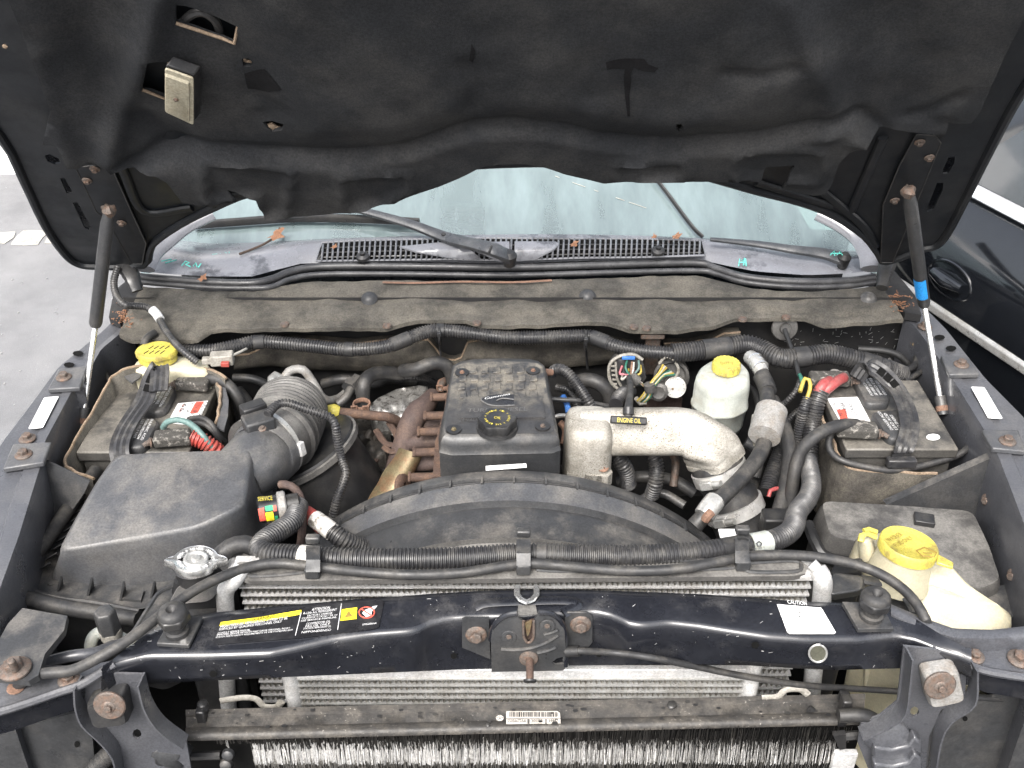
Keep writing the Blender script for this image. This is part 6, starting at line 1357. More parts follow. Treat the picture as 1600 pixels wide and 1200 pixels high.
sy = [CP(x, y, .0085) for x, y in ((.004, -.022), (.010, -.036), (.030, -.036), (.040, -.022), (.022, -.010))]
build(MB().tube(sy + [sy[0]], .0012, 5), 'washer_symbol', M['print_brown'], wc)
build(MB().tube([CP(.014, -.026, .0085), CP(.030, -.026, .0085)], .001, 5), 'washer_symbol', M['print_brown'], wc)

pr_ = empty('brake_reservoir', Z(1130, 670, .9), 'milky plastic brake fluid reservoir with yellow cap', 'reservoir')
yb = 2.0
BR = [(1084, 590), (1094, 572), (1112, 562), (1150, 556), (1172, 578), (1174, 600), (1150, 612), (1110, 612)]
top_ = rpoly([Z(u, v, 1.075) for u, v in BR], .016, 4); cb2 = sum(top_, V()) / len(top_)
def bs_(k, z): return [V((cb2.x + (p.x - cb2.x) * k, cb2.y + (p.y - cb2.y) * k, z)) for p in top_]
build(MB().loft([bs_(.55, .925), bs_(.86, .935), bs_(.95, .955), bs_(1.0, 1.0), bs_(1.045, 1.003), bs_(1.045, 1.009), bs_(1.0, 1.012), bs_(1.0, 1.055), bs_(.96, 1.072), bs_(.84, 1.080), bs_(.4, 1.082)]), 'bottle', M['cream_white'], pr_, angle=50)
bc = Z(1134, 578, 1.085)
build(MB().lathe(bc, (0, 0, 1), [(-.008, .026), (.002, .026)], 20), 'neck', M['cream_white'], pr_)
cpm = MB(); rings = []
for h, k in ((.0, 1), (.016, 1), (.020, .94), (.020, .8), (.018, .78)):
    rings.append([bc + V(((.031 + .001 * (-1) ** i) * k * math.cos(2 * math.pi * i / 40), (.031 + .001 * (-1) ** i) * k * math.sin(2 * math.pi * i / 40), h)) for i in range(40)])
ycap = build(cpm.loft(rings), 'screw_cap', M['yellow'], pr_)
texts(ycap, M['print_brown'], [('DOT 3', bc + V((-.014, -.006, .0182)), V((.028, 0, 0)), V((0, .010, 0)))])
# washer/coolant bottle behind the first battery
cr = empty('coolant_bottle', Z(260, 570, 1.0), 'cream coolant bottle with ribbed yellow cap behind the battery blanket', 'reservoir')
q = [(204, 572), (214, 560), (250, 556), (300, 556), (330, 566), (328, 580), (210, 582)]
tt = rpoly([Z(u, v, 1.09) for u, v in q], .02, 3); ct_ = sum(tt, V()) / len(tt)
build(MB().loft([[V((p.x, p.y, .8)) for p in tt], [V((p.x, p.y, 1.075)) for p in tt], [ct_.lerp(p, .92) for p in tt], [ct_.lerp(p, .5) + V((0, 0, .006)) for p in tt]]), 'bottle', M['cream'], cr, angle=70)
yc0 = Z(246, 556, 1.11)
yp = build(MB().loft([[yc0 + V((r * (1.15 if abs(math.cos(t)) > .75 else 1) * math.cos(t), r * .92 * math.sin(t), h)) for t in [2 * math.pi * k / 40 for k in range(40)]] for h, r in ((-.012, .034), (-.010, .037), (.004, .037), (.006, .040), (.014, .040), (.017, .038))]), 'flip_cap', M['yellow'], cr)
for i in range(4):
    for j in range(2): build(MB().box(yc0 + V((-.018 + .012 * i + .005 * j, -.012 + .02 * j, .0175)), (.002, .014, .001), Matrix.Rotation(-.5, 3, 'Z')), 'cap_slot', M['print_black'], yp)

# black plastic bin beside the washer bottle
bb = empty('power_box', Z(1400, 860, .8), 'black plastic box behind the washer reservoir', 'box')
BX = [(1280, 781), (1400, 788), (1522, 797), (1548, 850), (1568, 908), (1530, 925), (1440, 880), (1360, 850), (1294, 838), (1286, 810)]
bt_ = rpoly([Z(u, v, .985) for u, v in BX], .02, 3); cb3 = sum(bt_, V()) / len(bt_)
def b3(k, z): return [V((cb3.x + (p.x - cb3.x) * k, cb3.y + (p.y - cb3.y) * k, z)) for p in bt_]
build(MB().loft([b3(1.06, .75), b3(1.04, .94), b3(1.0, .975), b3(.97, .985), b3(.5, .989)]), 'lid', M['plastic_dusty'], bb, angle=50)
build(MB().box(Z(1444, 812, .995), (.038, .03, .012), Matrix.Rotation(-.25, 3, 'Z')), 'lid_tab', M['plastic_black'], bb, bevel=.002)
build(MB().tube(spline(ZP((1262, 818, .96), (1275, 850, .95), (1290, 870, .94), (1330, 880, .94)), 5), .012, 8), 'lip', M['plastic_black'], bb)
build(MB().sheet(lambda u, v: Z(u, v, .96), [(1520, 935), (1560, 915), (1600, 912), (1600, 950), (1580, 965), (1545, 952)], (), 14, (0, 0, -.03)), 'fender_liner', M['plastic'], truck)
for pts in ([(1300, 925), (1345, 905), (1352, 895), (1320, 890)],): pass
build(MB().loft([rpoly(ZP((1295, 940, 1.06), (1352, 930, 1.06), (1354, 900, 1.06), (1300, 892, 1.06)), .012), rpoly(ZP((1295, 930, 1.085), (1346, 922, 1.085), (1348, 900, 1.085), (1300, 895, 1.085)), .012)]), 'tank_cover', M['plastic'], rad, bevel=.004)
build(MB().tube(spline(ZP((1345, 905, 1.07), (1395, 915, 1.06), (1420, 940, 1.05), (1430, 960, 1.05)), 5), .010, 8, ry=.006), 'tank_bracket', M['plastic'], rad)
build(MB().sheet(lambda u, v: Z(u, v, 1.03), [(1372, 925), (1408, 930), (1440, 958), (1425, 972), (1380, 950)], (), 12, (0, 0, -.01)), 'bracket_plate', M['plastic'], rad)
# low part of the washer bottle seen below the crossmember
build(MB().sheet(lambda u, v: Y(u, v, 1.30), [(1352, 1045), (1412, 1048), (1405, 1100), (1375, 1100), (1350, 1085)], (), 14, (0, .05, 0)), 'bottle_foot', M['cream'], wr)
build(MB().tube([Y(1478, 1115, 1.22), Y(1462, 1160, 1.22), Y(1452, 1215, 1.22)], .018, 12), 'bottle_outlet', M['cream'], wr)

# ================================================================ conduits, hoses, connectors
fc_ = hose([(466, 790, 1.06), (456, 815, 1.075), (432, 832, 1.09), (412, 846, 1.10), (406, 858, 1.105), (420, 866, 1.11), (455, 868, 1.115), (500, 872, 1.12), (560, 874, 1.122), (640, 874, 1.124), (720, 872, 1.124), (820, 866, 1.124), (900, 868, 1.122), (980, 869, 1.12), (1060, 866, 1.118), (1120, 860, 1.116), (1180, 850, 1.112), (1215, 842, 1.10), (1238, 826, 1.08), (1246, 800, 1.05), (1262, 778, 1.03), (1268, 755, 1.01), (1262, 720, .98)], .0198, 'front_wiring_conduit', 'conduit', 'long ribbed wiring conduit crossing before the fan shroud', 'conduit', corrp=.0068, dep=.15, segs=14, n=6)
hose([(-20, 1120, .95), (40, 1062, 1.08), (70, 1052, 1.09), (110, 1048, 1.095), (150, 1030, 1.11), (200, 1000, 1.125), (250, 962, 1.13), (300, 925, 1.135), (345, 902, 1.135), (390, 886, 1.13), (430, 880, 1.13), (480, 884, 1.13), (560, 893, 1.128), (640, 898, 1.128), (720, 895, 1.128), (790, 884, 1.13), (830, 880, 1.13), (900, 886, 1.128), (980, 892, 1.127), (1060, 889, 1.128), (1130, 876, 1.13), (1180, 868, 1.13), (1250, 868, 1.13), (1310, 876, 1.125), (1360, 890, 1.12), (1400, 912, 1.115), (1428, 938, 1.11), (1446, 968, 1.10), (1450, 985, 1.06)], .0088, 'washer_hose', 'rubber', 'smooth black hose snaking across in front of the ribbed conduit', 'hose', n=6)
def clip(u, v1, v2, lab):
    e = empty('hose_clip', Z(u, v2, 1.1), lab, 'clip')
    for v, z, h in ((v1, 1.15, .014), (v1 + 18, 1.148, .012)): build(MB().box(Z(u, v, z), (.024, .014, h)), 'finger', M['plastic'], e, bevel=.003)
    build(MB().loft([[Z(u + dx, v, z) for dx in (-11, 11)] + [Z(u + dx, v, z) + V((0, .004, .004)) for dx in (11, -11)] for v, z in ((v1 + 16, 1.150), (v1 + 38, 1.150), (v1 + 52, 1.140))]), 'band', M['plastic'], e)
    build(MB().box(Z(u, v2, 1.128), (.024, .026, .022)), 'saddle', M['plastic'], e, bevel=.003)
clip(489, 842, 890, 'black clip holding the conduit near the radiator cap side')
clip(818, 832, 884, 'black clip holding the conduit above the hood latch')
clip(1160, 828, 878, 'black clip holding the conduit near the charge hose')
def wrap(path_px, r, m, name, lab, cat='tape'):
    return build(MB().tube(spline(ZP(*path_px), 4), r, 14), name, M[m], label=lab, cat=cat)
wrap([(470, 870, 1.117), (480, 871, 1.118), (492, 872, 1.119)], .0208, 'label_dirty', 'tag_wrap', 'torn white tag wrapped on the ribbed conduit', 'tag')
tg = wrap([(1172, 852, 1.113), (1184, 850, 1.112), (1198, 847, 1.108)], .0208, 'cream_white', 'tag_wrap', 'printed pale tag around the conduit near the charge hose', 'tag')
tgf = lambda u, v: Z(u, v, 1.136)
texts(tg, M['print_grey'], [('56051', *box4(tgf, (1176, 860), (1194, 857), (1176, 857)))], lift=.0005)
build(MB().tube([Z(1186 + 4 * math.cos(R(72 * k + 18)), 850 - 4 * math.sin(R(72 * k + 18)), 1.136) for k in range(6)], .0014, 5), 'star_emblem', M['print_grey'], tg)
# rear conduit along the firewall
rc1_ = hose([(285, 548, 1.09), (330, 548, 1.09), (372, 540, 1.09), (400, 534, 1.09), (440, 536, 1.085), (500, 542, 1.08), (545, 546, 1.08), (600, 542, 1.085), (640, 528, 1.095), (665, 519, 1.10), (690, 516, 1.10), (740, 521, 1.095), (790, 527, 1.09), (850, 527, 1.09), (915, 525, 1.09), (940, 531, 1.09), (960, 540, 1.085), (1000, 548, 1.08), (1060, 553, 1.08)], .0165, 'rear_wiring_conduit', 'conduit', 'ribbed wiring conduit running along the firewall insulation', 'conduit', corrp=.0064, dep=.15, n=6)
rc2_ = hose([(1050, 552, 1.08), (1090, 548, 1.082), (1130, 543, 1.085), (1165, 538, 1.09), (1190, 546, 1.085), (1220, 560, 1.08), (1255, 558, 1.08), (1290, 553, 1.085), (1320, 558, 1.08), (1350, 566, 1.07), (1380, 575, 1.06), (1410, 586, 1.03)], .0235, 'rear_wiring_conduit', 'conduit', 'thick ribbed conduit behind the brake reservoir', 'conduit', corrp=.0068, dep=.15, n=6, segs=14)
def ziptie(u, v0, v1, lab):
    e = empty('cable_tie', Z(u, v1, 1.0), lab, 'cable tie')
    c0 = Z(u, v0, 1.10)
    build(MB().tube([c0 + V((0, .021 * math.cos(R(k * 24)), .021 * math.sin(R(k * 24)) - .008)) for k in range(16)], .003, 6, ry=.004), 'loop', M['plastic_black'], e)
    build(MB().box(c0 + V((0, -.02, .004)), (.010, .010, .010)), 'head', M['plastic_black'], e, bevel=.001)
    build(MB().tube(ZP((u, v0 + 12, 1.075), (u + 1, (v0 + v1) / 2, 1.03), (u + 3, v1, .985)), .003, 6), 'tail', M['plastic_black'], e)
ziptie(687, 518, 577, 'black cable tie hanging behind the valve cover'); ziptie(915, 527, 577, 'black cable tie hanging above the intake horn')
# sensor lead on the air box side
hose([(418, 648, 1.145), (432, 633, 1.15), (450, 630, 1.15), (475, 638, 1.14), (500, 646, 1.13), (516, 652, 1.12), (524, 664, 1.11), (527, 685, 1.08), (533, 715, 1.04), (540, 738, 1.02), (535, 758, 1.0), (525, 785, .97), (518, 815, .93)], .0095, 'sensor_lead', 'conduit', 'slim ribbed lead curving over the intake hose', 'cable', corrp=.006, dep=.2)
hose([(438, 757, 1.08), (452, 758, 1.085), (466, 770, 1.07), (473, 795, 1.05), (472, 830, 1.02), (468, 860, .98)], .008, 'brown_hose', 'rust_dark', 'dark brown tube looping over the restriction gauge', 'hose')
hose([(478, 802, 1.03), (492, 812, 1.03), (505, 824, 1.025)], .016, 'red_wrap', 'red', 'short red taped hose piece beside the gauge', 'hose')
hose([(492, 811, 1.032), (508, 822, 1.032), (520, 832, 1.03)], .0175, 'pink_tag', 'label_dirty', 'torn pinkish label wrapped round a hose before the duct', 'tag')
hose([(518, 830, 1.03), (535, 842, 1.02), (556, 852, 1.0), (575, 860, .98)], .0185, 'ribbed_hose', 'conduit', 'short ribbed black hose end beside the fan shroud', 'hose', corrp=.006, dep=.15)
hose([(340, 872, 1.09), (360, 855, 1.10), (385, 850, 1.10), (402, 858, 1.09), (420, 862, 1.06)], .0165, 'overflow_hose', 'rubber', 'black hose between radiator cap and ribbed conduit', 'hose')
# hood wiring at the left hinge, connector
hose([(184, 418, 1.24), (178, 440, 1.22), (182, 462, 1.20), (195, 476, 1.19), (208, 478, 1.18), (228, 480, 1.17), (245, 492, 1.16), (255, 510, 1.15), (270, 532, 1.14), (288, 550, 1.13), (308, 566, 1.11)], .0085, 'hood_harness', 'conduit', 'thin ribbed harness dropping from the hinge past the yellow cap', 'cable', corrp=.006, dep=.12)
wrap([(238, 484, 1.168), (244, 490, 1.163), (250, 499, 1.157)], .0105, 'label_white', 'tape_wrap', 'white tape round the thin harness by the hinge')
cnx = empty('wire_connector', Z(345, 562, 1.1), 'grey plug with red lock in front of the firewall insulation', 'connector')
build(MB().box(Z(347, 560, 1.12), (.05, .028, .026), Matrix.Rotation(.12, 3, 'Z')), 'shell', M['grey_clip'], cnx, bevel=.003)
build(MB().box(Z(327, 563, 1.118), (.03, .016, .014), Matrix.Rotation(.12, 3, 'Z')), 'nose', M['grey_clip'], cnx, bevel=.002)
build(MB().box(Z(352, 569, 1.118), (.018, .010, .010)), 'lock_tab', M['red'], cnx, bevel=.001)
build(MB().tube(ZP((362, 556, 1.125), (375, 550, 1.12), (385, 545, 1.1)), .003, 6), 'pigtail', M['wire_white'], cnx)
hose([(225, 540, 1.12), (230, 528, 1.13), (242, 520, 1.13)], .009, 'vent_hose', 'rubber', 'short black hose stub behind the ribbed yellow cap', 'hose')
hose([(160, 566, 1.04), (166, 585, 1.04), (176, 604, 1.03)], .006, 'ground_strap', 'rubber', 'short black ground wire on the inner fender by the coolant bottle', 'wire')

# connectors and bundles behind the intake horn
ec = empty('engine_connector', Z(985, 600, 1.0), 'open grey multi-pin connector spilling coloured wires', 'connector')
cc0 = Y(985, 590, 2.02)
OUT = [(953, 575), (962, 562), (985, 555), (1000, 557), (1006, 570), (1010, 590), (1002, 602), (990, 606), (975, 610), (958, 600)]
build(MB().sheet(lambda u, v: Y(u, v, 1.99), OUT, (), 8, (0, .03, 0)), 'shell', M['plastic'], ec, bevel=.003)
build(MB().tube(spline([Y(u, v, 1.985) for u, v in [(1004, 562), (990, 554), (970, 556), (955, 566), (951, 580), (955, 597), (970, 609), (992, 603)]], 4), .004, 6), 'frame', M['grey_clip'], ec)
build(MB().tube(spline([Y(u, v, 1.982) for u, v in [(962, 566), (964, 590), (972, 606)]], 4), .003, 6), 'frame', M['grey_clip'], ec)
for k in range(5): build(MB().box(Y(958 + k * .6, 572 + k * 7, 1.984), (.010, .004, .003)), 'rung', M['grey_clip'], ec)
build(MB().box(Y(982, 559, 1.982), (.03, .006, .008)), 'blue_lock', M['blue'], ec, bevel=.001)
random.seed(17)
cols_ = ['wire_pink', 'wire_white', 'wire_black', 'wire_green', 'wire_yellow', 'wire_black', 'rust_orange', 'wire_white', 'wire_pink', 'wire_black', 'wire_teal', 'wire_yellow']
for k, m_ in enumerate(cols_):
    a = (972 + k * 2.6, 572 + 9 * math.sin(k * 1.7)); 
    build(MB().tube(spline([Y(a[0], a[1], 1.985), Y(a[0] - 3 + k * .3, a[1] + 12, 1.965), Y(984 + k * .6, 586 + k * .5, 1.960), Y(1004 + k * .9, 600 + k * .7, 1.96), Y(1012 + k * .8, 612 - k * .2, 1.965)], 5), .0026, 6), 'wire', M[m_], ec)
build(MB().tube([Y(985, 588, 1.955), Y(996, 596, 1.955)], .013, 10), 'tape', M['plastic_dusty'], ec)
e2 = empty('engine_connector', Z(1050, 590, 1.0), 'round grey connector with yellow and white wires', 'connector')
build(MB().lathe(Y(1050, 582, 2.03), (-.2, -1, .25), [(0, .04), (.03, .042), (.035, .036), (.025, .03)], 18), 'shell', M['plastic_dusty'], e2)
build(MB().tube(spline([Y(u, v, 1.985) for u, v in [(1030, 568), (1040, 558), (1052, 562), (1060, 576), (1056, 588), (1046, 592)]], 4), .0035, 6), 'frame', M['grey_clip'], e2)
for k, m_ in enumerate(['wire_yellow', 'wire_white', 'wire_yellow', 'wire_black', 'wire_green', 'wire_white', 'wire_yellow', 'wire_green']):
    build(MB().tube(spline([Y(1036 + k * 2.6, 570 + k * 2.2, 1.985), Y(1030 + k, 582 + k * .8, 1.965), Y(1020 + k * 1.1, 594 + k * .4, 1.958), Y(1012 + k * 1.2, 606, 1.955), Y(1004 + k * 1.7, 618 + k * .3, 1.95), Y(996 + k * 1.6, 626 + k * .3, 1.955)], 5), .0028, 6), 'wire', M[m_], e2)
build(MB().tube([Y(1014, 600, 1.952), Y(1016, 611, 1.950)], .013, 10), 'tape', M['plastic_dusty'], e2)
build(MB().tube([Y(994, 622, 1.96), Y(1000, 630, 1.96), Y(1010, 628, 1.96)], .006, 8), 'sheath', M['grey_clip'], e2)
build(MB().lathe(Y(1030, 607, 1.99), (-.2, -1, .3), [(0, .02), (.03, .022), (.034, .015), (.03, .005)], 14), 'round_plug', M['plastic_dusty'], label='small dirty round plug beside the silver disc', cat='plug')
fsn = empty('silver_disc', Y(1055, 605, 1.98), 'round silver sensor face next to the brake reservoir', 'sensor')
dc = Y(1055, 605, 1.975); dn = V((-.1, -1, .45)).normalized()
build(MB().lathe(dc, dn, [(-.04, .024), (-.01, .026), (0, .026), (.002, .025), (.002, .0005)], 24), 'disc', M['alu'], fsn)
frd = frame(dn, (1, 0, 0)); it = []
for i, cch in enumerate('CLOSED * PUSH  OPEN * '):
    if cch == ' ': continue
    t = -2 * math.pi * i / 22 + 2.4; er_ = frd @ V((math.cos(t), math.sin(t), 0)); et = frd @ V((math.sin(t), -math.cos(t), 0)); it.append((cch, dc + dn * .0022 + er_ * .018 - et * .0014, et * .0028, er_ * .004))
texts(fsn, M['print_grey'], it); build(MB().lathe(dc + frd @ V((-.006, -.004, .002)), dn, [(0, .003), (.001, .002)], 8), 'spot', M['brass'], fsn)
hose([(1172, 558, 1.08), (1182, 566, 1.085), (1190, 582, 1.075)], .017, 'line_fitting', 'alu', 'silver crimp fitting right of the brake reservoir', 'fitting')
lf_ = bpy.data.objects['line_fitting']
for k in (.3, .55, .8):
    a_, b_ = Z(1172, 558, 1.08), Z(1190, 582, 1.075); p = a_.lerp(b_, k) + V((.002, 0, .004)); build(MB().lathe(p, b_ - a_, [(-.003, .0165), (-.002, .0195), (.002, .0195), (.003, .0165)], 20), 'crimp_ring', M['chrome'], lf_)
hose([(1188, 578, 1.075), (1196, 600, 1.07), (1199, 625, 1.065), (1199, 655, 1.06), (1196, 685, 1.05), (1184, 715, 1.04), (1160, 745, 1.035), (1130, 775, 1.03), (1110, 795, 1.025), (1085, 822, 1.0)], .0165, 'refrigerant_hose', 'rubber', 'black hose passing the grey clamp block and over the charge hose', 'hose')
wrap([(1190, 588, 1.074), (1196, 600, 1.071), (1200, 612, 1.068)], .0195, 'rubber', 'hose_sleeve', 'rubber sleeve below the silver crimp fitting', 'sleeve')
cbk = empty('clamp_block', Z(1200, 670, 1.05), 'grey round clamp block on the hose by the brake reservoir', 'clamp')
a_, b_ = Z(1206, 640, 1.085), Z(1194, 682, 1.065); build(MB().lathe(a_, b_ - a_, [(0, .018), (.002, .0335), ((b_ - a_).length, .0335), ((b_ - a_).length + .002, .018)], 24), 'barrel', M['grey_block'], cbk)
build(MB().box(Z(1180, 672, 1.05), (.012, .05, .05)), 'flange', M['grey_clip'], cbk, bevel=.003)
wrap([(1117, 783, 1.03), (1108, 794, 1.028), (1100, 806, 1.02)], .0205, 'alu', 'hose_ferrule', 'silver ferrule with rust on the diagonal black hose', 'ferrule')
build(MB().tube(spline(ZP((1112, 800, 1.045), (1106, 806, 1.04), (1102, 812, 1.03)), 3), .009, 8), 'rust_stain', M['rust_orange'], bpy.data.objects['hose_ferrule'])
hose([(1206, 625, 1.03), (1218, 650, 1.02), (1230, 685, 1.0), (1234, 715, .98), (1228, 760, .95), (1216, 805, .92)], .0165, 'coolant_hose', 'rubber', 'smooth black hose beside the ribbed wiring sleeves', 'hose')
hose([(1222, 705, .93), (1210, 735, .92), (1198, 770, .90)], .02, 'hidden_conduit', 'conduit', 'shadowed ribbed conduit deep behind the charge hose', 'conduit', corrp=.007)
hose([(1201, 776, .94), (1204, 766, .95), (1216, 763, .95), (1224, 764, .94)], .0045, 'red_wire', 'wire_red', 'short red wire deep beside the charge hose', 'wire')
build(MB().box(Z(1213, 818, .95), (.06, .04, .05)), 'relay_block', M['plastic_black'], label='black relay block below the smooth hose', cat='relay', bevel=.004)
hose([(862, 583, 1.06), (868, 577, 1.075), (880, 578, 1.08), (892, 588, 1.07), (905, 605, 1.05), (918, 625, 1.03), (925, 638, 1.01)], .0125, 'breather_hose', 'conduit', 'ribbed hose bending from the valve cover toward the intake horn', 'hose', corrp=.006, dep=.15)
hose([(848, 581, 1.085), (862, 582, 1.075)], .008, 'injector_stub', 'rust_orange', 'small rusty stub at the valve cover corner', 'pipe', segs=10)
hose([(895, 600, .98), (915, 594, 1.0), (935, 598, 1.0), (950, 612, .98), (955, 630, .95)], .018, 'fuel_hose', 'rubber', 'smooth black hose arch behind the intake horn', 'hose')
hose([(856, 623, 1.0), (880, 625, 1.0), (905, 626, 1.0), (950, 635, .98)], .006, 'fuel_line', 'plastic', 'thin straight line running right from the valve cover', 'pipe')
hose([(858, 655, 1.0), (870, 650, 1.01), (885, 650, 1.0), (890, 660, .98)], .005, 'fuel_line', 'alu', 'small silver line beside the valve cover', 'pipe')
hose([(880, 620, .98), (886, 632, .98), (888, 645, .97)], .007, 'blue_connector', 'blue', 'small blue connector right of the valve cover', 'connector')
hose([(962, 632, 1.0), (966, 622, 1.0), (974, 614, .99), (985, 612, .97)], .0165, 'loom_tube', 'conduit', 'short ribbed loom left of the oil dipstick', 'conduit', corrp=.006)
hose([(952, 690, .99), (966, 715, .98), (978, 735, .95), (982, 756, .90)], .018, 'loom_tube', 'conduit', 'ribbed loom seen under the intake horn by its foot', 'conduit', corrp=.006)
hose([(1008, 690, .98), (1020, 712, .97), (1026, 730, .95), (1024, 755, .92), (1018, 775, .88)], .017, 'loom_tube', 'conduit', 'ribbed loom seen through the middle of the intake arch', 'conduit', corrp=.006)
build(MB().box(Z(1035, 632, .90), (.09, .03, .06)), 'rear_bracket', M['rust_dark'], eng, bevel=.004)
# weather seal and service port at the left front
hose([(150, 735, 1.0), (110, 790, 1.0), (60, 860, 1.0), (15, 905, 1.0), (8, 918, 1.0), (20, 928, 1.0), (60, 940, 1.0), (120, 952, 1.0), (180, 962, 1.0), (215, 968, 1.0)], .014, 'rubber_seal', 'rubber', 'thick rubber seal wrapping the air filter box corner', 'seal')
hose([(40, 920, .98), (22, 960, .98), (8, 1000, .98)], .012, 'drain_hose', 'rubber', 'black hose dropping behind the fender brace', 'hose')
sp_ = empty('service_port', Z(170, 975, 1.0), 'black hex service cap on a pale pipe at the lower corner', 'service port')
s0 = Z(172, 985, 1.04)
build(MB().loft([[s0 + V((r * math.cos(R(60 * k + 15)), r * math.sin(R(60 * k + 15)), h)) for k in range(6)] for h, r in ((0, .019), (.042, .0185), (.047, .0155))]), 'hex_cap', M['plastic'], sp_, bevel=.002)
build(MB().lathe(s0, (0, 0, -1), [(-.002, .018), (.012, .018), (.03, .012)], 16), 'stem', M['grey_clip'], sp_)
build(MB().tube(spline(ZP((145, 1030, .98), (142, 1005, 1.01), (152, 990, 1.02), (172, 990, 1.02), (195, 1000, 1.01), (215, 1010, .99)), 6), .0105, 12), 'pipe', M['cream_white'], sp_)
hose([(70, 1035, 1.04), (110, 1025, 1.045), (150, 1020, 1.04), (185, 1005, 1.02)], .010, 'liquid_line', 'paint_rail', 'dark pipe behind the service port', 'pipe')
build(MB().sheet(lambda u, v: Z(u, v, 1.02), [(205, 985), (245, 935), (275, 912), (340, 930), (338, 955), (300, 962), (250, 978), (215, 1000)], (), 14, (0, 0, -.01)), 'air_guide', M['plastic'], truck)
build(MB().tube(spline(ZP((210, 985, 1.05), (235, 945, 1.06), (250, 925, 1.065), (278, 912, 1.065)), 5), .004, 6), 'air_guide_edge', M['plastic'], truck)

# ================================================================ wipers
def wiper(arm, rad_, blade, brad, lab, cap):
    e = empty('windscreen_wiper', arm[0], lab, 'wiper')
    P = spline(arm, 6); n = len(P)
    build(MB().tube(P, lambda t: rad_ * (1 - .72 * t) if t > .12 else rad_, 12, ry=lambda t: (rad_ * .5) * (1 - .5 * t), up=(0, -.5, .9), ex=3), 'arm', M['wiper'], e)
    build(MB().lathe(arm[0] - V((0, 0, .02)), (0, -.2, 1), [(0, rad_ * .7), (.03, rad_ * .9), (.04, rad_ * .5)], 14), 'pivot', M['plastic_black'], e)
    build(MB().tube(spline(blade, 8), brad, 8, ry=brad * 1.3), 'blade', M['plastic_black'], e)
    return e
w1 = wiper([CW(796, 402, .03), CW(765, 388, .045), Wp(700, 372, .06), Wp(640, 350, .055), Wp(560, 328, .05), Wp(500, 318, .045)], .021, [Wp(300, 352, .02), Wp(380, 346, .02), Wp(460, 341, .02), Wp(560, 342, .02), Wp(655, 347, .02)], .009, 'grey wiper arm lying across the cowl centre', 0)
build(MB().box(Wp(458, 334, .03), (.09, .025, .02)), 'blade_holder', M['plastic'], w1, bevel=.004)
build(MB().lathe(Wp(693, 366, .066), (0, -.5, .9), [(0, .006), (.002, .005)], 10), 'screw', M['plastic_black'], w1)
build(MB().tube([CW(768, 384, .052), CW(764, 394, .052)], .003, 6), 'hinge_gap', M['plastic_black'], w1)
w2 = wiper([CW(1318, 405, .03), CW(1285, 396, .04), CW(1240, 390, .04), CW(1180, 381, .035), CW(1110, 374, .03)], .018, [Wp(1098, 370, .02), Wp(1080, 352, .018), Wp(1045, 305, .018), Wp(1012, 262, .018)], .0045, 'wiper with thin blade lying near the window sticker', 0)
# chalk scribbles (teal paint marker)
def scrib(f, strokes, lab):
    e = empty('paint_marks', f(*strokes[0][0]), lab, 'marking')
    for s in strokes: build(MB().tube([f(u, v) for u, v in s], .0016, 5), 'stroke', M['chalk_teal'], e)
cf = lambda u, v: CW(u, v, .004)
scrib(cf, [[(332, 398), (338, 392)], [(332, 398), (340, 397)], [(344, 397), (346, 388)], [(346, 388), (352, 389), (348, 393), (354, 396)], [(358, 396), (360, 388), (366, 390), (361, 392)], [(364, 386), (370, 387)]], 'teal arrow and letters scrawled on the cowl below the wiper blade')
scrib(cf, [[(240, 406), (250, 404)], [(252, 408), (268, 405)], [(258, 411), (276, 406)]], 'three teal dashes at the cowl corner beside the hinge')
scrib(cf, [[(284, 415), (290, 408), (296, 411), (290, 413), (298, 417)], [(302, 416), (306, 411), (308, 417)], [(310, 418), (314, 412)]], 'teal letters R W L on the cowl near the corner dashes')
scrib(cf, [[(1154, 416), (1156, 404), (1160, 408), (1163, 403), (1162, 415)], [(1154, 410), (1164, 410)], [(1165, 404), (1166, 416)]], 'small teal letters on the cowl right of the vent')
scrib(lambda u, v: CW(u, v, .062), [[(1298, 398), (1304, 392), (1304, 399)], [(1308, 398), (1313, 393), (1316, 398)], [(1298, 396), (1316, 396)]], 'teal scribble on the wiper pivot near the sticker')
# fallen leaves and a twig
def leaf(p, r, n, lab, seed):
    mb = MB(); fr = frame(n, (random.random(), 1, 0)); pts = []
    for k in range(14):
        t = 2 * math.pi * k / 14; q = r * (1 + .35 * math.cos(5 * t + seed)) * (1 if k % 2 else .8); pts.append(V(p) + fr @ V((q * math.cos(t), .6 * q * math.sin(t), .2 * q * math.cos(2 * t))))
    mb.add(pts + [V(p) + fr @ V((0, 0, r * .1))], [(k, (k + 1) % 14, 14) for k in range(14)])
    build(mb, 'fallen_leaf', M['leaf'], label=lab, cat='leaf')
leaf(CW(433, 372, .02) + V((0, 0, .01)), .026, (0, -.4, 1), 'orange leaf stuck to the twig on the windscreen edge', 1)
leaf(CW(897, 381, .016), .014, (0, -.3, 1), 'brown curled leaf on the vent beside the centre plate', 2)
leaf(CW(1057, 369, .01), .016, (0, -.4, 1), 'pale orange leaf at the vent far end', 3)
leaf(CW(1022, 371, .01), .012, (0, -.4, 1), 'small yellowish leaf on the vent edge', 4)
leaf(CW(522, 385, .016), .010, (0, -.3, 1), 'tiny orange leaf inside the first vent slats', 5)
leaf(Z(316, 434, 1.17), .014, (0, -.4, 1), 'crumpled orange leaf on the weatherstrip', 6)
build(MB().tube(spline([CW(374, 397, .008), CW(395, 389, .012), CW(415, 380, .018), Wp(432, 368, .02), Wp(437, 356, .02)], 5), .003, 6), 'twig', M['twig'], label='dark twig resting on the cowl beside the glass', cat='twig')
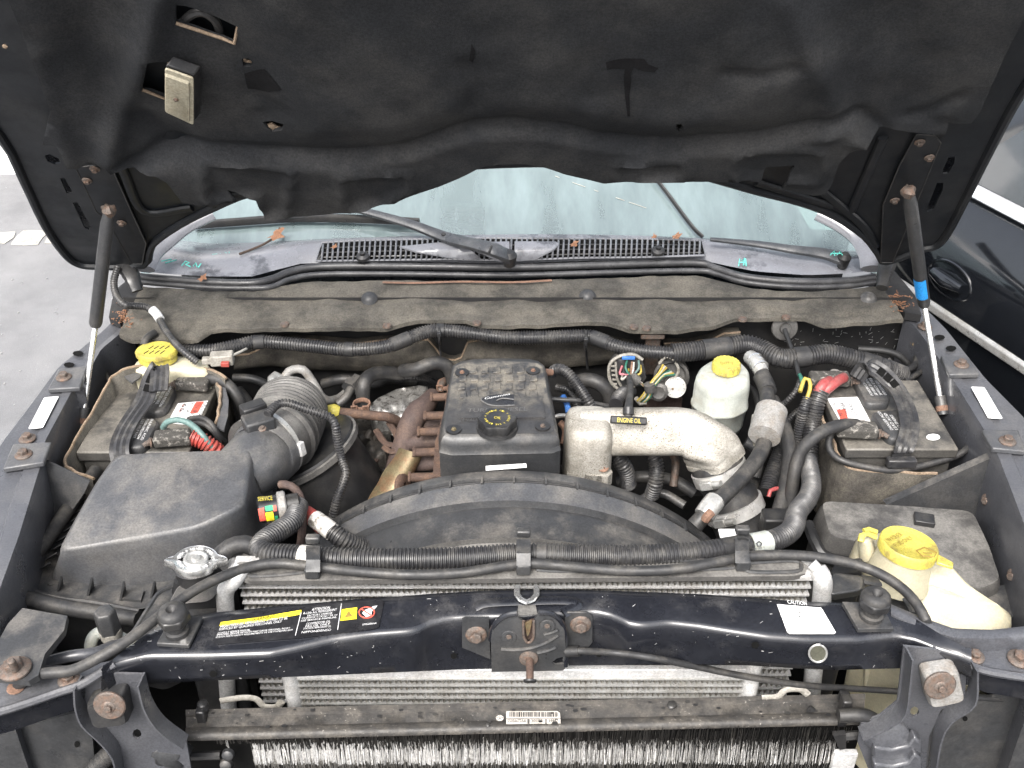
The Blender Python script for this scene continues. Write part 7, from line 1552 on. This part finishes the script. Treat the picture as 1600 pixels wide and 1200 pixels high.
# grommet on the dark plate above the second battery
build(MB().lathe(Y(1226, 512, 2.10), (0, -1, .3), [(0, .032), (.004, .030), (.006, .014), (.012, .012)], 20), 'grommet', M['plastic_dusty'], truck)

# ------------ clutter deep in the bay
for k_, (pts, r, m_, lab, cp_) in enumerate((
    ([(505, 600, .93), (540, 592, .95), (580, 600, .93), (610, 592, .92), (650, 596, .90)], .013, 'rubber', 'shadowed hose along the firewall behind the foil blanket', None),
    ([(620, 592, .95), (640, 588, .97), (665, 592, .95), (690, 604, .90)], .010, 'conduit', 'thin ribbed loom between foil blanket and valve cover', .006),
    ([(545, 730, .86), (565, 748, .85), (590, 752, .84), (606, 740, .84)], .016, 'rubber', 'dark hose below the turbo blanket', None),
    ([(548, 770, .84), (575, 760, .85), (588, 775, .84), (590, 800, .82)], .010, 'alu', 'dim metal pipe loop beside the gold heat shield', None),
    ([(600, 705, .88), (585, 720, .88), (560, 716, .88), (540, 730, .86)], .008, 'rust_dark', 'rusty thin pipe under the turbo blanket', None),
    ([(965, 755, .86), (1000, 745, .88), (1050, 750, .88), (1085, 770, .86)], .014, 'rubber', 'dark hose crossing under the intake arch', None),
    ([(985, 790, .84), (1030, 770, .86), (1070, 790, .85)], .010, 'plastic', 'dim line low under the intake arch', None),
    ([(1050, 705, .95), (1056, 725, .92), (1052, 760, .88)], .009, 'rust_bolt', 'rusty bolt rod behind the intake arch', None),
    ([(1165, 690, .96), (1180, 700, .95), (1185, 720, .93), (1180, 745, .9)], .013, 'plastic', 'black sensor body beside the horn outlet', None),
    ([(1195, 700, .9), (1180, 740, .88), (1178, 780, .86), (1190, 815, .85)], .016, 'rubber', 'dark hose behind the charge hose clamp', None),
    ([(1250, 640, .95), (1230, 660, .93), (1222, 690, .9), (1220, 730, .88)], .009, 'conduit', 'slim ribbed loom hidden behind the smooth hose', .006),
    ([(372, 610, .98), (385, 625, .97), (396, 650, .95), (392, 690, .93)], .013, 'rubber', 'dark hose between blanket and ribbed intake hose', None),
    ([(365, 590, .98), (395, 592, .98), (420, 602, .96)], .010, 'plastic', 'small black pipe behind the intake hose', None),
    ([(870, 605, .95), (890, 612, .95), (905, 640, .92)], .010, 'conduit', 'short ribbed loom beside the valve cover shoulder', .006),
    ([(875, 660, .98), (884, 672, .97), (880, 695, .95)], .008, 'rust_orange', 'rusty bracket wire between cover and intake horn', None),
    ([(1160, 600, 1.0), (1178, 612, 1.0), (1186, 640, .98), (1180, 665, .96)], .008, 'wire_black', 'thin black wire beside the brake reservoir', None),
    ([(700, 592, .97), (690, 600, .98), (688, 612, .97)], .009, 'rust_bolt', 'rusty stub pipe at the valve cover rear corner', None),
    ([(1340, 545, 1.05), (1380, 548, 1.05), (1405, 556, 1.04), (1420, 570, 1.02)], .008, 'wire_black', 'thin black wires looped below the dark firewall plate', None),
)):
    hose(pts, r, 'bay_hose' if m_ in ('rubber', 'conduit') else 'bay_pipe', m_, lab, 'hose' if m_ in ('rubber', 'conduit') else 'pipe', corrp=cp_)

# tape wraps and split seams on the conduits
def wraps(par, r, spots):
    for (a, b) in spots:
        A, B_ = Z(*a), Z(*b)
        pp = resample([A, B_], .006); build(MB().tube(pp, [r * (1 + .03 * noise.noise(V((i * .9, r * 99, 0)))) for i in range(len(pp))], 14), 'tape_wrap', M['rubber'], par)
wraps(rc1_, .0172, (((396, 535, 1.09), (412, 534, 1.089)), ((612, 539, 1.087), (640, 528, 1.095)), ((683, 516.5, 1.10), (694, 516.5, 1.10)), ((926, 527, 1.09), (950, 536, 1.087)), ((540, 545.5, 1.08), (552, 546, 1.08))))
wraps(rc2_, .0243, (((1098, 547, 1.083), (1140, 541.5, 1.086)), ((1240, 559, 1.08), (1262, 557, 1.081)), ((1345, 564.5, 1.071), (1372, 572.5, 1.063))))
wraps(fc_, .0204, (((1128, 859, 1.1155), (1168, 852, 1.113)), ((838, 866.5, 1.1235), (852, 866.8, 1.123))))
flush_texts()
for o in sc.objects:
    o.hide_render = False
